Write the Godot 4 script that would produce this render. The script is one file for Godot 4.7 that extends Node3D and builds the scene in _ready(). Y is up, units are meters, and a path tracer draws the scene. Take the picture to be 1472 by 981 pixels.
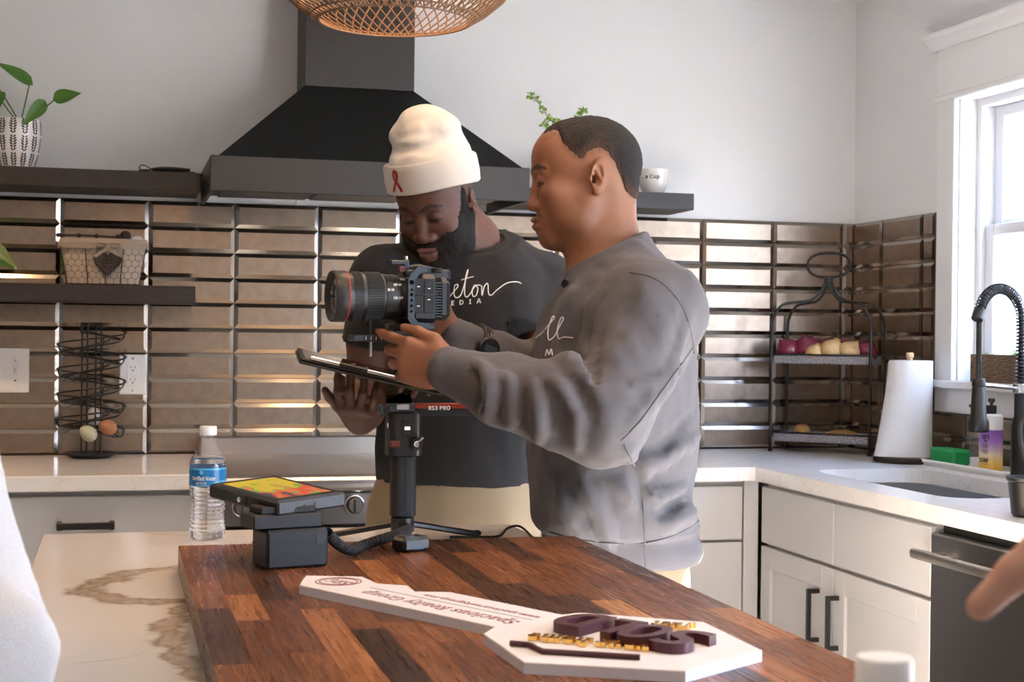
extends Node3D
# A kitchen with two men setting up a camera over a walnut island. Back wall is z = 0, x runs right, z towards the viewer.

const CT := 0.915       # worktop height
const XR := 2.481       # right wall
const TOPT := 1.693     # top of the tiles
const CEIL := 2.462
const TX0 := -0.16464   # a tile joint on the back wall
const TPW := 0.25979    # tile pitch across
const TPH := 0.0778     # tile pitch up
const BLK := 0.955      # top of the butcher block

var M := {}
var taken := {}
var rng := RandomNumberGenerator.new()
var stage_t := 0

func stage(s: String) -> void:
	var t := Time.get_ticks_msec()
	print("%s %d ms" % [s, t - stage_t])
	stage_t = t

# ---------------------------------------------------------------- mesh collector
class MB:
	var v := PackedVector3Array()
	var n := PackedVector3Array()
	var uv := PackedVector2Array()
	var c := PackedColorArray()
	var ix := PackedInt32Array()
	var col := Color.WHITE
	var tf := Transform3D.IDENTITY
	var colored := false

	func vert(p: Vector3, nn: Vector3, u := Vector2.ZERO) -> int:
		v.append(tf * p)
		n.append((tf.basis * nn).normalized())
		uv.append(u)
		c.append(col)
		return v.size() - 1

	func tri(a: int, b: int, d: int) -> void:
		var g := (v[b] - v[a]).cross(v[d] - v[a])
		if g.dot(n[a] + n[b] + n[d]) > 0.0:
			ix.append(a); ix.append(d); ix.append(b)
		else:
			ix.append(a); ix.append(b); ix.append(d)

	func quad(a: int, b: int, d: int, e: int) -> void:
		tri(a, b, d)
		tri(a, d, e)

	func flat(pts: Array, nn: Vector3, uvs: Array = []) -> void:
		var base := v.size()
		for i in pts.size():
			vert(pts[i], nn, uvs[i] if uvs.size() > i else Vector2(pts[i].x, pts[i].z))
		for i in range(1, pts.size() - 1):
			tri(base, base + i, base + i + 1)

	# box with chamfered edges, centre o, full size s
	func box(o: Vector3, s: Vector3, b := 0.0) -> void:
		var h := s * 0.5
		b = minf(b, minf(h.x, minf(h.y, h.z)) * 0.95)
		var ax := [Vector3.RIGHT, Vector3.UP, Vector3.BACK]
		for a in 3:
			for sg in [-1.0, 1.0]:
				var nn: Vector3 = ax[a] * sg
				var u: Vector3 = ax[(a + 1) % 3]
				var w: Vector3 = ax[(a + 2) % 3]
				var hu: float = h[(a + 1) % 3] - b
				var hw: float = h[(a + 2) % 3] - b
				var cc: Vector3 = o + nn * h[a]
				flat([cc - u * hu - w * hw, cc + u * hu - w * hw, cc + u * hu + w * hw, cc - u * hu + w * hw], nn)
		if b <= 0.0:
			return
		for a in 3:
			var u2: Vector3 = ax[(a + 1) % 3]
			var w2: Vector3 = ax[(a + 2) % 3]
			var d2: Vector3 = ax[a]
			for su in [-1.0, 1.0]:
				for sw in [-1.0, 1.0]:
					var p1: Vector3 = o + u2 * su * h[(a + 1) % 3] + w2 * sw * (h[(a + 2) % 3] - b)
					var p2: Vector3 = o + u2 * su * (h[(a + 1) % 3] - b) + w2 * sw * h[(a + 2) % 3]
					var e: Vector3 = d2 * (h[a] - b)
					flat([p1 - e, p1 + e, p2 + e, p2 - e], (u2 * su + w2 * sw).normalized())
		for sx in [-1.0, 1.0]:
			for sy in [-1.0, 1.0]:
				for sz in [-1.0, 1.0]:
					var q := Vector3(sx, sy, sz)
					flat([o + q * Vector3(h.x, h.y - b, h.z - b), o + q * Vector3(h.x - b, h.y, h.z - b), o + q * Vector3(h.x - b, h.y - b, h.z)], q.normalized())

	# profile of (radius, height) turned round y at o
	func lathe(prof: Array, o := Vector3.ZERO, segs := 24, sharp := 35.0) -> void:
		var m := prof.size()
		for i in m - 1:
			var a: Vector2 = prof[i]
			var b: Vector2 = prof[i + 1]
			if a.distance_to(b) < 1e-7:
				continue
			var t := (b - a).normalized()
			var nf := Vector2(t.y, -t.x)
			var na := nf
			var nb := nf
			if i > 0:
				var tp: Vector2 = (a - prof[i - 1])
				if tp.length() > 1e-7 and absf(rad_to_deg(tp.angle_to(t))) < sharp:
					var q := tp.normalized()
					na = (Vector2(q.y, -q.x) + nf).normalized()
			if i < m - 2:
				var tn: Vector2 = (prof[i + 2] - b)
				if tn.length() > 1e-7 and absf(rad_to_deg(t.angle_to(tn))) < sharp:
					var q2 := tn.normalized()
					nb = (Vector2(q2.y, -q2.x) + nf).normalized()
			var base := v.size()
			for k in segs + 1:
				var an := TAU * k / segs
				var cs := cos(an)
				var sn := sin(an)
				vert(o + Vector3(cs * a.x, a.y, sn * a.x), Vector3(cs * na.x, na.y, sn * na.x), Vector2(float(k) / segs, a.y))
				vert(o + Vector3(cs * b.x, b.y, sn * b.x), Vector3(cs * nb.x, nb.y, sn * nb.x), Vector2(float(k) / segs, b.y))
			for k in segs:
				quad(base + 2 * k, base + 2 * k + 2, base + 2 * k + 3, base + 2 * k + 1)

	func cyl(a: Vector3, b: Vector3, r: float, segs := 16, bev := 0.0, r2 := -1.0) -> void:
		var keep := tf
		var y := (b - a)
		var l := y.length()
		y /= l
		var x := y.cross(Vector3(0.31, 0.2, 0.93)).normalized()
		tf = tf * Transform3D(Basis(x, y, x.cross(y)), a)
		var rr := r if r2 < 0.0 else r2
		if bev > 0.0:
			lathe([Vector2(0, 0), Vector2(r - bev, 0), Vector2(r, bev), Vector2(rr, l - bev), Vector2(rr - bev, l), Vector2(0, l)], Vector3.ZERO, segs)
		else:
			lathe([Vector2(0, 0), Vector2(r, 0), Vector2(rr, l), Vector2(0, l)], Vector3.ZERO, segs)
		tf = keep

	# round bar along a path
	func tube(pts: Array, r: float, segs := 6, closed := false, radii: Array = []) -> void:
		var m := pts.size()
		var up := Vector3.UP
		var base := v.size()
		var px := Vector3.ZERO
		var rings := m + 1 if closed else m
		for i in rings:
			var k := i % m
			var t: Vector3
			if closed:
				t = (pts[(k + 1) % m] - pts[(k - 1 + m) % m]).normalized()
			else:
				t = (pts[mini(k + 1, m - 1)] - pts[maxi(k - 1, 0)]).normalized()
			if i == 0:
				px = t.cross(up if absf(t.y) < 0.9 else Vector3.RIGHT).normalized()
			else:
				px = (px - t * px.dot(t)).normalized()
			var py := t.cross(px)
			var rr: float = radii[k] if radii.size() else r
			for s in segs:
				var an := TAU * s / segs
				var d := px * cos(an) + py * sin(an)
				vert(pts[k] + d * rr, d, Vector2(float(s) / segs, i))
		for i in rings - 1:
			for s in segs:
				var a := base + i * segs + s
				var b := base + i * segs + (s + 1) % segs
				quad(a, b, b + segs, a + segs)
		if not closed:
			for e in [0, m - 1]:
				var t2: Vector3 = (pts[0] - pts[1]).normalized() if e == 0 else (pts[m - 1] - pts[m - 2]).normalized()
				var ring := []
				for s in segs:
					ring.append(tf.affine_inverse() * v[base + e * segs + s])
				flat(ring, t2)

	func ball(o: Vector3, r: Vector3, segs := 16, rings := 10) -> void:
		var base := v.size()
		for i in rings + 1:
			var th := PI * i / rings
			for k in segs + 1:
				var ph := TAU * k / segs
				var d := Vector3(sin(th) * cos(ph), cos(th), sin(th) * sin(ph))
				vert(o + d * r, (d / r).normalized(), Vector2(float(k) / segs, float(i) / rings))
		for i in rings:
			for k in segs:
				var a := base + i * (segs + 1) + k
				quad(a, a + 1, a + segs + 2, a + segs + 1)

	# polygon in the xy plane, from z0 to z1, front edge chamfered by b
	func slab(poly: PackedVector2Array, z0: float, z1: float, b := 0.0) -> void:
		var idx := Geometry2D.triangulate_polygon(poly)
		var m := poly.size()
		var inner := poly
		if b > 0.0:
			var off := Geometry2D.offset_polygon(poly, -b, Geometry2D.JOIN_MITER)
			if off.size() == 1 and off[0].size() == m:
				# match the starts
				var best := 0
				for k in m:
					if off[0][k].distance_to(poly[0]) < off[0][best].distance_to(poly[0]):
						best = k
				inner = PackedVector2Array()
				for k in m:
					inner.append(off[0][(best + k) % m])
				idx = Geometry2D.triangulate_polygon(inner)
			else:
				b = 0.0
		var area := 0.0
		for i in m:
			area += poly[i].cross(poly[(i + 1) % m])
		var sg := signf(area)
		for side in 2:
			var base := v.size()
			var zz := z1 if side == 0 else z0
			var nn := Vector3(0, 0, 1.0 if side == 0 else -1.0) * signf(z1 - z0)
			var pp := inner if side == 0 else poly
			for p in pp:
				vert(Vector3(p.x, p.y, zz), nn, p)
			var id2 := idx if side == 0 else Geometry2D.triangulate_polygon(poly)
			for i in range(0, id2.size(), 3):
				tri(base + id2[i], base + id2[i + 1], base + id2[i + 2])
		var zb := z1 - b * signf(z1 - z0)
		for i in m:
			var a := poly[i]
			var d := poly[(i + 1) % m]
			var e := (d - a).normalized()
			var nn2 := Vector3(e.y, -e.x, 0) * sg
			flat([Vector3(a.x, a.y, z0), Vector3(d.x, d.y, z0), Vector3(d.x, d.y, zb), Vector3(a.x, a.y, zb)], nn2, [Vector2(0, 0), Vector2(1, 0), Vector2(1, 1), Vector2(0, 1)])
			if b > 0.0:
				var ia := inner[i]
				var idd := inner[(i + 1) % m]
				flat([Vector3(a.x, a.y, zb), Vector3(d.x, d.y, zb), Vector3(idd.x, idd.y, z1), Vector3(ia.x, ia.y, z1)], (nn2 + Vector3(0, 0, signf(z1 - z0))).normalized())

	func mesh_in(to: ArrayMesh = null) -> ArrayMesh:
		var m := to if to else ArrayMesh.new()
		var a := []
		a.resize(Mesh.ARRAY_MAX)
		a[Mesh.ARRAY_VERTEX] = v
		a[Mesh.ARRAY_NORMAL] = n
		a[Mesh.ARRAY_TEX_UV] = uv
		if colored:
			a[Mesh.ARRAY_COLOR] = c
		a[Mesh.ARRAY_INDEX] = ix
		m.add_surface_from_arrays(Mesh.PRIMITIVE_TRIANGLES, a)
		return m

# ---------------------------------------------------------------- nodes
func numbered(called: String) -> String:
	var k: int = taken.get(called, 0)
	taken[called] = k + 1
	return called if k == 0 else "%s_%03d" % [called, k]

func thing(called: String, label: String, category: String, at := Vector3.ZERO, turn := 0.0, group := "") -> Node3D:
	var o := Node3D.new()
	o.name = numbered(called)
	add_child(o)
	o.position = at
	o.rotation.y = turn
	tag(o, label, category, group)
	return o

func tag(o: Node, label: String, category := "", group := "") -> void:
	o.set_meta("label", label)
	if category:
		o.set_meta("category", category)
	if group:
		o.set_meta("group", group)

func part(mb: MB, called: String, m: Material, parent: Node, label := "") -> MeshInstance3D:
	var o := MeshInstance3D.new()
	o.mesh = mb.mesh_in()
	o.name = called
	o.mesh.surface_set_material(0, m)
	parent.add_child(o, true)
	if label:
		o.set_meta("label", label)
	return o

func put(mesh: Mesh, called: String, parent: Node, at: Transform3D) -> MeshInstance3D:
	var o := MeshInstance3D.new()
	o.mesh = mesh
	o.name = called
	o.transform = at
	parent.add_child(o, true)
	return o

func struct(called: String, label := "") -> Node3D:
	var o := Node3D.new()
	o.name = called
	o.set_meta("kind", "structure")
	if label:
		o.set_meta("label", label)
	add_child(o)
	return o

func V(x: float, y: float, z: float) -> Vector3:
	return Vector3(x, y, z)

func bx(o: Vector3, s: Vector3, b := 0.002) -> MB:
	var m := MB.new()
	m.box(o, s, b)
	return m

# box given by its two corners
func bb(lo: Vector3, hi: Vector3, b := 0.002) -> MB:
	return bx((lo + hi) * 0.5, hi - lo, b)

func lin(r: float, g: float, b: float) -> Color:
	return Color(r, g, b).linear_to_srgb()

func mat(called: String, col: Color, rough := 0.6, metal := 0.0) -> StandardMaterial3D:
	var m := StandardMaterial3D.new()
	m.resource_name = called
	m.albedo_color = col
	m.roughness = rough
	m.metallic = metal
	M[called] = m
	return m

func noise(freq: float, seed_: int, oct := 4, type := FastNoiseLite.TYPE_SIMPLEX_SMOOTH) -> FastNoiseLite:
	var f := FastNoiseLite.new()
	f.noise_type = type
	f.frequency = freq
	f.seed = seed_
	f.fractal_octaves = oct
	return f

func ntex(freq: float, seed_: int, w := 512, h := 512, ramp: Gradient = null, oct := 4, nrm := false, bump := 4.0) -> NoiseTexture2D:
	var t := NoiseTexture2D.new()
	t.width = w
	t.height = h
	t.seamless = true
	t.noise = noise(freq, seed_, oct)
	if ramp:
		t.color_ramp = ramp
	t.as_normal_map = nrm
	t.bump_strength = bump
	return t

func ramp(cols: Array, offs: Array) -> Gradient:
	var g := Gradient.new()
	g.colors = PackedColorArray(cols)
	g.offsets = PackedFloat32Array(offs)
	return g

func grain(m: StandardMaterial3D, freq: float, scale: Vector3, lo: float, hi: float, seed_ := 3) -> void:
	# mottling: multiplies the colour by lo..hi
	m.albedo_texture = ntex(freq, seed_, 512, 512, ramp([Color(lo, lo, lo), Color(hi, hi, hi)], [0.25, 0.75]))
	m.uv1_triplanar = true
	m.uv1_world_triplanar = true
	m.uv1_scale = scale

func relief(m: StandardMaterial3D, freq: float, scale: Vector3, strength: float, seed_ := 5, oct := 3) -> void:
	m.normal_enabled = true
	m.normal_texture = ntex(freq, seed_, 512, 512, null, oct, true, strength)
	m.uv1_triplanar = true
	m.uv1_world_triplanar = true
	m.uv1_scale = scale

# ---------------------------------------------------------------- scene
func _ready() -> void:
	rng.seed = 11
	stage_t = Time.get_ticks_msec()
	camera_and_light()
	materials()
	shell()
	tiles()
	windows()
	lamps()
	stage("shell")
	fixtures()
	island()
	stage("fixtures")
	shelf_things()
	counter_things()
	island_things()
	stage("things")
	people()
	stage("people")

func camera_and_light() -> void:
	var cam := Camera3D.new()
	cam.name = "camera"
	cam.fov = 25.7933
	cam.near = 0.05
	cam.far = 100.0
	cam.transform = Transform3D(Basis(V(0.96635, 0.01138, 0.25697), V(-0.01002, 0.99993, -0.00658), V(-0.25703, 0.00379, 0.9664)), V(0, 1.2919, 4.7081))
	var at := CameraAttributesPhysical.new()
	at.frustum_focal_length = 52.0
	at.frustum_focus_distance = 2.75
	at.exposure_aperture = 13.0
	cam.attributes = at
	add_child(cam)
	cam.fov = 25.7933
	cam.current = true
	var we := WorldEnvironment.new()
	we.name = "world"
	var e := Environment.new()
	e.tonemap_mode = Environment.TONE_MAPPER_LINEAR
	e.tonemap_exposure = 2.45
	e.background_mode = Environment.BG_SKY
	var sky := Sky.new()
	var sm := ProceduralSkyMaterial.new()
	sm.sky_top_color = lin(0.42, 0.60, 1.0)
	sm.sky_horizon_color = lin(0.80, 0.90, 1.04)
	sm.ground_bottom_color = lin(0.40, 0.40, 0.40)
	sm.ground_horizon_color = lin(0.60, 0.62, 0.64)
	sm.energy_multiplier = 11.5
	sm.sun_angle_max = 1.0
	sky.sky_material = sm
	e.sky = sky
	e.sdfgi_enabled = true
	e.ssao_enabled = true
	e.ssil_enabled = true
	we.environment = e
	add_child(we)
	var sun := DirectionalLight3D.new()
	sun.name = "sun"
	sun.light_color = Color(1.0, 0.97, 0.93)
	sun.light_energy = 26.0
	sun.light_angular_distance = 0.6
	sun.shadow_enabled = true
	sun.sky_mode = DirectionalLight3D.SKY_MODE_LIGHT_ONLY
	add_child(sun)
	sun.look_at_from_position(Vector3.ZERO, V(-1.0, -0.72, -0.8))

func omni(called: String, at: Vector3, energy: float, size: float, col: Color) -> void:
	var l := OmniLight3D.new()
	l.name = called
	l.light_energy = energy
	l.light_size = size
	l.light_color = col
	l.omni_range = 12.0
	l.omni_attenuation = 2.0
	l.shadow_enabled = true
	l.position = at
	add_child(l)

func materials() -> void:
	var m := mat("wall_paint", lin(0.76, 0.765, 0.77), 0.75)
	relief(m, 0.05, V(6, 6, 6), 1.2, 21)
	m = mat("ceiling_paint", lin(0.80, 0.80, 0.79), 0.9)
	m = mat("trim_paint", lin(0.80, 0.80, 0.80), 0.35)
	m = mat("vinyl_frame", lin(0.78, 0.80, 0.83), 0.35)
	m = mat("far_wall_paint", lin(0.66, 0.65, 0.64), 0.8)
	m = mat("tile_face", lin(0.340, 0.265, 0.205), 0.38, 1.0)
	relief(m, 0.012, V(2.2, 2.2, 2.2), 1.0, 31)
	m.normal_scale = 0.12
	m.albedo_texture = ntex(0.02, 33, 512, 512, ramp([Color(0.94, 0.935, 0.93), Color(1, 1, 1)], [0.2, 0.7]))
	m = mat("tile_bevel", lin(0.31, 0.275, 0.24), 0.15, 1.0)
	m = mat("grout", lin(0.20, 0.16, 0.13), 0.8)
	m = mat("floor_wood", lin(0.40, 0.385, 0.37), 0.45)
	grain(m, 0.02, V(2, 2, 14), 0.75, 1.0)
	m = mat("cabinet_paint", lin(0.56, 0.555, 0.56), 0.38)
	m = mat("cabinet_inside", lin(0.10, 0.10, 0.10), 0.8)
	m = mat("black_metal", lin(0.007, 0.007, 0.0075), 0.42, 0.0)
	m = mat("hood_black", lin(0.007, 0.0073, 0.0076), 0.6, 0.0)
	m.metallic_specular = 0.34
	m = mat("hood_steel", lin(0.062, 0.060, 0.059), 0.42, 0.85)
	m = mat("hood_filter", lin(0.006, 0.008, 0.012), 0.3, 0.0)
	m = mat("steel", lin(0.56, 0.53, 0.50), 0.28, 1.0)
	relief(m, 0.08, V(0.6, 90, 40), 1.5, 41, 1)
	m.normal_scale = 0.25
	m = mat("dark_steel", lin(0.20, 0.19, 0.185), 0.30, 1.0)
	relief(m, 0.08, V(60, 0.6, 60), 1.5, 42, 1)
	m.normal_scale = 0.2
	m = mat("sink_steel", lin(0.42, 0.42, 0.42), 0.3, 1.0)
	m = mat("shelf_wood", lin(0.024, 0.017, 0.015), 0.42)
	grain(m, 0.03, V(1.5, 18, 18), 0.7, 1.25, 17)
	m = mat("shelf_grey", lin(0.030, 0.031, 0.034), 0.5)
	m = mat("quartz", lin(0.82, 0.81, 0.80), 0.16)
	m.uv1_triplanar = true
	m.uv1_world_triplanar = true
	m.uv1_scale = V(0.8, 0.8, 0.8)
	m.albedo_texture = ntex(0.006, 77, 1024, 1024, ramp([Color(1, 1, 1), Color(0.99, 0.99, 0.985), Color(0.93, 0.915, 0.90), Color(0.99, 0.99, 0.985), Color(1, 1, 1)], [0.0, 0.485, 0.5, 0.515, 1.0]), 5)
	m = mat("black_plastic", lin(0.007, 0.0075, 0.009), 0.40)
	m = mat("black_rubber", lin(0.006, 0.006, 0.007), 0.7)
	m = mat("dark_grey_plastic", lin(0.018, 0.020, 0.024), 0.45)
	m = mat("slate_metal", lin(0.034, 0.046, 0.058), 0.42, 0.4)
	m = mat("white_plastic", lin(0.84, 0.84, 0.84), 0.4)
	m = mat("silver", lin(0.72, 0.72, 0.73), 0.22, 1.0)
	m = mat("white_print", lin(0.75, 0.75, 0.74), 0.7)
	m = mat("glass", Color(1, 1, 1, 0.03), 0.0)
	m.transparency = BaseMaterial3D.TRANSPARENCY_ALPHA

# ---------------------------------------------------------------- the room
func shell() -> void:
	var w := struct("wall_back", "white painted back wall above bronze mirror tiles")
	part(bb(V(-4.1, 0, -0.16), V(XR + 0.2, CEIL + 0.1, -0.006), 0), "wall_surface", M.wall_paint, w)
	w = struct("wall_left")
	part(bb(V(-4.2, 0, -0.1), V(-4.05, CEIL + 0.1, 8.0), 0), "wall_surface", M.far_wall_paint, w)
	w = struct("wall_front")
	part(bb(V(-4.1, 0, 7.6), V(XR + 0.2, CEIL + 0.1, 7.75), 0), "wall_surface", M.far_wall_paint, w)
	# right wall with a window over the sink and a patio door nearer the viewer
	w = struct("wall_right", "white painted right wall with a window over the sink")
	var m := MB.new()
	var x0 := XR
	var x1 := XR + 0.16
	var wz0 := 0.655
	var wz1 := 1.80
	var wy0 := 1.165
	var wy1 := 2.04
	var dz0 := 2.95
	var dz1 := 4.75
	for r in [[-0.1, wz0, 0.0, CEIL + 0.1], [wz0, wz1, 0.0, wy0], [wz0, wz1, wy1, CEIL + 0.1], [wz1, dz0, 0.0, CEIL + 0.1], [dz0, dz1, 2.05, CEIL + 0.1], [dz1, 7.7, 0.0, CEIL + 0.1]]:
		var a := V(x0, r[2], r[0])
		var b := V(x1, r[3], r[1])
		m.box((a + b) * 0.5, b - a, 0.0)
	part(m, "wall_surface", M.wall_paint, w)
	w = struct("ceiling")
	part(bb(V(-4.2, CEIL, -0.2), V(XR + 0.2, CEIL + 0.12, 7.8), 0), "ceiling_surface", M.ceiling_paint, w)
	w = struct("floor")
	part(bb(V(-4.2, -0.12, -0.2), V(XR + 0.2, 0.0, 7.8), 0), "floor_surface", M.floor_wood, w)

# one bevelled glass tile lying against z = 0, w by h, centre at the origin
func tile_mesh(w: float, h: float) -> ArrayMesh:
	var bv := minf(0.0115, w * 0.3)
	var t := 0.0083
	var lo := 0.0040
	var f := MB.new()
	var x := w * 0.5
	var y := h * 0.5
	var ix := x - bv
	var iy := y - 0.0115
	f.flat([V(-ix, -iy, t), V(ix, -iy, t), V(ix, iy, t), V(-ix, iy, t)], V(0, 0, 1))
	var r := f.mesh_in()
	r.surface_set_material(0, M.tile_face)
	var b := MB.new()
	var o := [V(-x, -y, lo), V(x, -y, lo), V(x, y, lo), V(-x, y, lo)]
	var i := [V(-ix, -iy, t), V(ix, -iy, t), V(ix, iy, t), V(-ix, iy, t)]
	var nn := [V(0, -1, 0), V(1, 0, 0), V(0, 1, 0), V(-1, 0, 0)]
	for k in 4:
		var k2 := (k + 1) % 4
		var g: Vector3 = (o[k2] - o[k]).cross(i[k] - o[k]).normalized()
		if g.z < 0:
			g = -g
		b.flat([o[k], o[k2], i[k2], i[k]], g)
		b.flat([o[k], o[k2], o[k2] * V(1, 1, 0), o[k] * V(1, 1, 0)], nn[k])
	b.mesh_in(r)
	r.surface_set_material(1, M.tile_bevel)
	return r

func tiles() -> void:
	var gap := 0.0018
	var wall := get_node("wall_back")
	part(bb(V(-1.3, CT - 0.02, -0.008), V(XR, TOPT, -0.0005), 0), "grout_bed", M.grout, wall)
	var full := tile_mesh(TPW - gap, TPH - gap)
	var jit := func() -> Basis: return Basis(Vector3.RIGHT, rng.randf_range(-0.006, 0.006)) * Basis(Vector3.UP, rng.randf_range(-0.004, 0.004))
	for row in 10:
		var y := TOPT - (row + 0.5) * TPH
		for k in range(-4, 10):
			put(full, "tile", wall, Transform3D(jit.call(), V(TX0 + (k + 0.5) * TPW, y, 0)))
		var xa := TX0 + 10 * TPW
		if row == 0:
			wall.set_meta("sliver", tile_mesh(XR - xa - gap, TPH - gap))
		put(wall.get_meta("sliver"), "tile", wall, Transform3D(Basis(), V((xa + XR) * 0.5, y, 0)))
	wall.remove_meta("sliver")
	# right wall: facing -x, so local z goes to -x and local x to +z
	var rw := get_node("wall_right")
	part(bb(V(XR - 0.0005, CT - 0.02, 0.0), V(XR + 0.004, TOPT, 0.54), 0), "grout_bed", M.grout, rw)
	part(bb(V(XR - 0.0005, CT - 0.02, 0.54), V(XR + 0.004, 1.0706, 2.6), 0), "grout_bed", M.grout, rw)
	var turn := Basis(V(0, 0, 1), V(0, 1, 0), V(-1, 0, 0))
	var zs := [0.0, 0.2033, 0.2033 + TPW, 0.537]
	var kinds := []
	for k in 3:
		kinds.append(tile_mesh(zs[k + 1] - zs[k] - gap, TPH - gap))
	for row in 10:
		var y := TOPT - (row + 0.5) * TPH
		for k in 3:
			if row >= 8 and k == 2:
				continue
			put(kinds[k], "tile", rw, Transform3D(turn * jit.call(), V(XR, y, (zs[k] + zs[k + 1]) * 0.5)))
		if row >= 8:
			for k in range(1, 9):
				put(full, "tile", rw, Transform3D(turn * jit.call(), V(XR, y, 0.2033 + (k + 0.5) * TPW)))

func windows() -> void:
	# casing, header, crown, sill and apron
	var t := struct("trim_1", "white painted window casing with a crown over the header")
	part(bb(V(XR - 0.019, 1.165, 0.566), V(XR, 2.04, 0.662), 0.002), "side_casing", M.trim_paint, t)
	part(bb(V(XR - 0.019, 1.165, 1.793), V(XR, 2.04, 1.889), 0.002), "side_casing", M.trim_paint, t)
	part(bb(V(XR - 0.026, 2.028, 0.556), V(XR, 2.048, 1.90), 0.004), "fillet", M.trim_paint, t)
	part(bb(V(XR - 0.021, 2.046, 0.566), V(XR, 2.195, 1.889), 0.002), "header", M.trim_paint, t)
	var c := MB.new()
	c.tf = Transform3D(Basis(V(-1, 0, 0), V(0, 1, 0), V(0, 0, -1)), V(XR, 2.19, 1.92))
	c.slab(PackedVector2Array([Vector2(0, 0), Vector2(0.03, 0), Vector2(0.034, 0.012), Vector2(0.052, 0.028), Vector2(0.058, 0.032), Vector2(0.058, 0.046), Vector2(0, 0.046)]), 0.0, 1.385)
	part(c, "crown", M.trim_paint, t)
	part(bb(V(XR - 0.045, 1.145, 0.548), V(XR + 0.12, 1.17, 1.91), 0.004), "sill", M.trim_paint, t)
	part(bb(V(XR - 0.018, 1.0715, 0.566), V(XR, 1.145, 1.889), 0.002), "apron", M.trim_paint, t)
	# the double hung window set back in its jamb
	var w := struct("window_1", "white double hung window over the sink")
	var jm := MB.new()
	for r in [[V(XR, 1.17, 0.655), V(XR + 0.12, 2.04, 0.667)], [V(XR, 1.17, 1.788), V(XR + 0.12, 2.04, 1.80)], [V(XR, 2.028, 0.667), V(XR + 0.12, 2.04, 1.788)]]:
		jm.box((r[0] + r[1]) * 0.5, r[1] - r[0], 0.001)
	part(jm, "jamb", M.trim_paint, w)
	var fr := MB.new()
	for r in [[1.17, 2.03, 0.667, 0.69], [1.17, 2.03, 1.765, 1.788], [2.005, 2.03, 0.69, 1.765], [1.17, 1.19, 0.69, 1.765]]:
		var a := V(XR + 0.058, r[0], r[2])
		var b := V(XR + 0.15, r[1], r[3])
		fr.box((a + b) * 0.5, b - a, 0.002)
	part(fr, "frame", M.vinyl_frame, w)
	for s in 2:
		var xo := XR + (0.075 if s == 0 else 0.105)
		var ya := 1.19 if s == 0 else 1.615
		var yb := 1.645 if s == 0 else 2.005
		var sm := MB.new()
		for r in [[ya, yb, 0.69, 0.735], [ya, yb, 1.72, 1.765], [yb - 0.035, yb, 0.735, 1.72], [ya, ya + 0.045, 0.735, 1.72]]:
			var a := V(xo, r[0], r[2])
			var b := V(xo + 0.028, r[1], r[3])
			sm.box((a + b) * 0.5, b - a, 0.003)
		var so := part(sm, "sash", M.vinyl_frame, w)
		part(bb(V(xo + 0.012, ya + 0.045, 0.735), V(xo + 0.014, yb - 0.035, 1.72), 0), "pane", M.glass, so)
	# the house next door, whose pale wall fills the window and keeps the low sun off the sink
	var hs := thing("neighbour_house", "pale sided wall of the house next door seen through the window", "house", V(4.3, 0, -1.5))
	var sd := mat("pale_siding", lin(0.50, 0.51, 0.52), 0.7)
	part(bb(V(0.03, -0.1, -4.0), V(3.0, 3.7, 5.0), 0), "wall", sd, hs)
	for k in 18:
		var sm2 := MB.new()
		sm2.tf = Transform3D(Basis(Vector3.BACK, 0.09), V(0.012, 0.1 + k * 0.2, 0.5))
		sm2.box(Vector3.ZERO, V(0.016, 0.205, 9.0), 0.001)
		part(sm2, "siding_board", sd, hs)
	# patio door, out of the picture to the right
	var d := struct("door_1", "glazed patio door in the right wall")
	var df := MB.new()
	for r in [[0.0, 2.05, 2.95, 3.01], [0.0, 2.05, 4.69, 4.75], [1.99, 2.05, 3.01, 4.69], [0.0, 0.06, 3.01, 4.69], [0.06, 1.99, 3.82, 3.88]]:
		var a := V(XR + 0.03, r[0], r[2])
		var b := V(XR + 0.12, r[1], r[3])
		df.box((a + b) * 0.5, b - a, 0.003)
	part(df, "door_frame", M.trim_paint, d)
	part(bb(V(XR + 0.07, 0.06, 3.01), V(XR + 0.074, 1.99, 3.82), 0), "pane", M.glass, d)
	part(bb(V(XR + 0.07, 0.06, 3.88), V(XR + 0.074, 1.99, 4.69), 0), "pane", M.glass, d)

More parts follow.
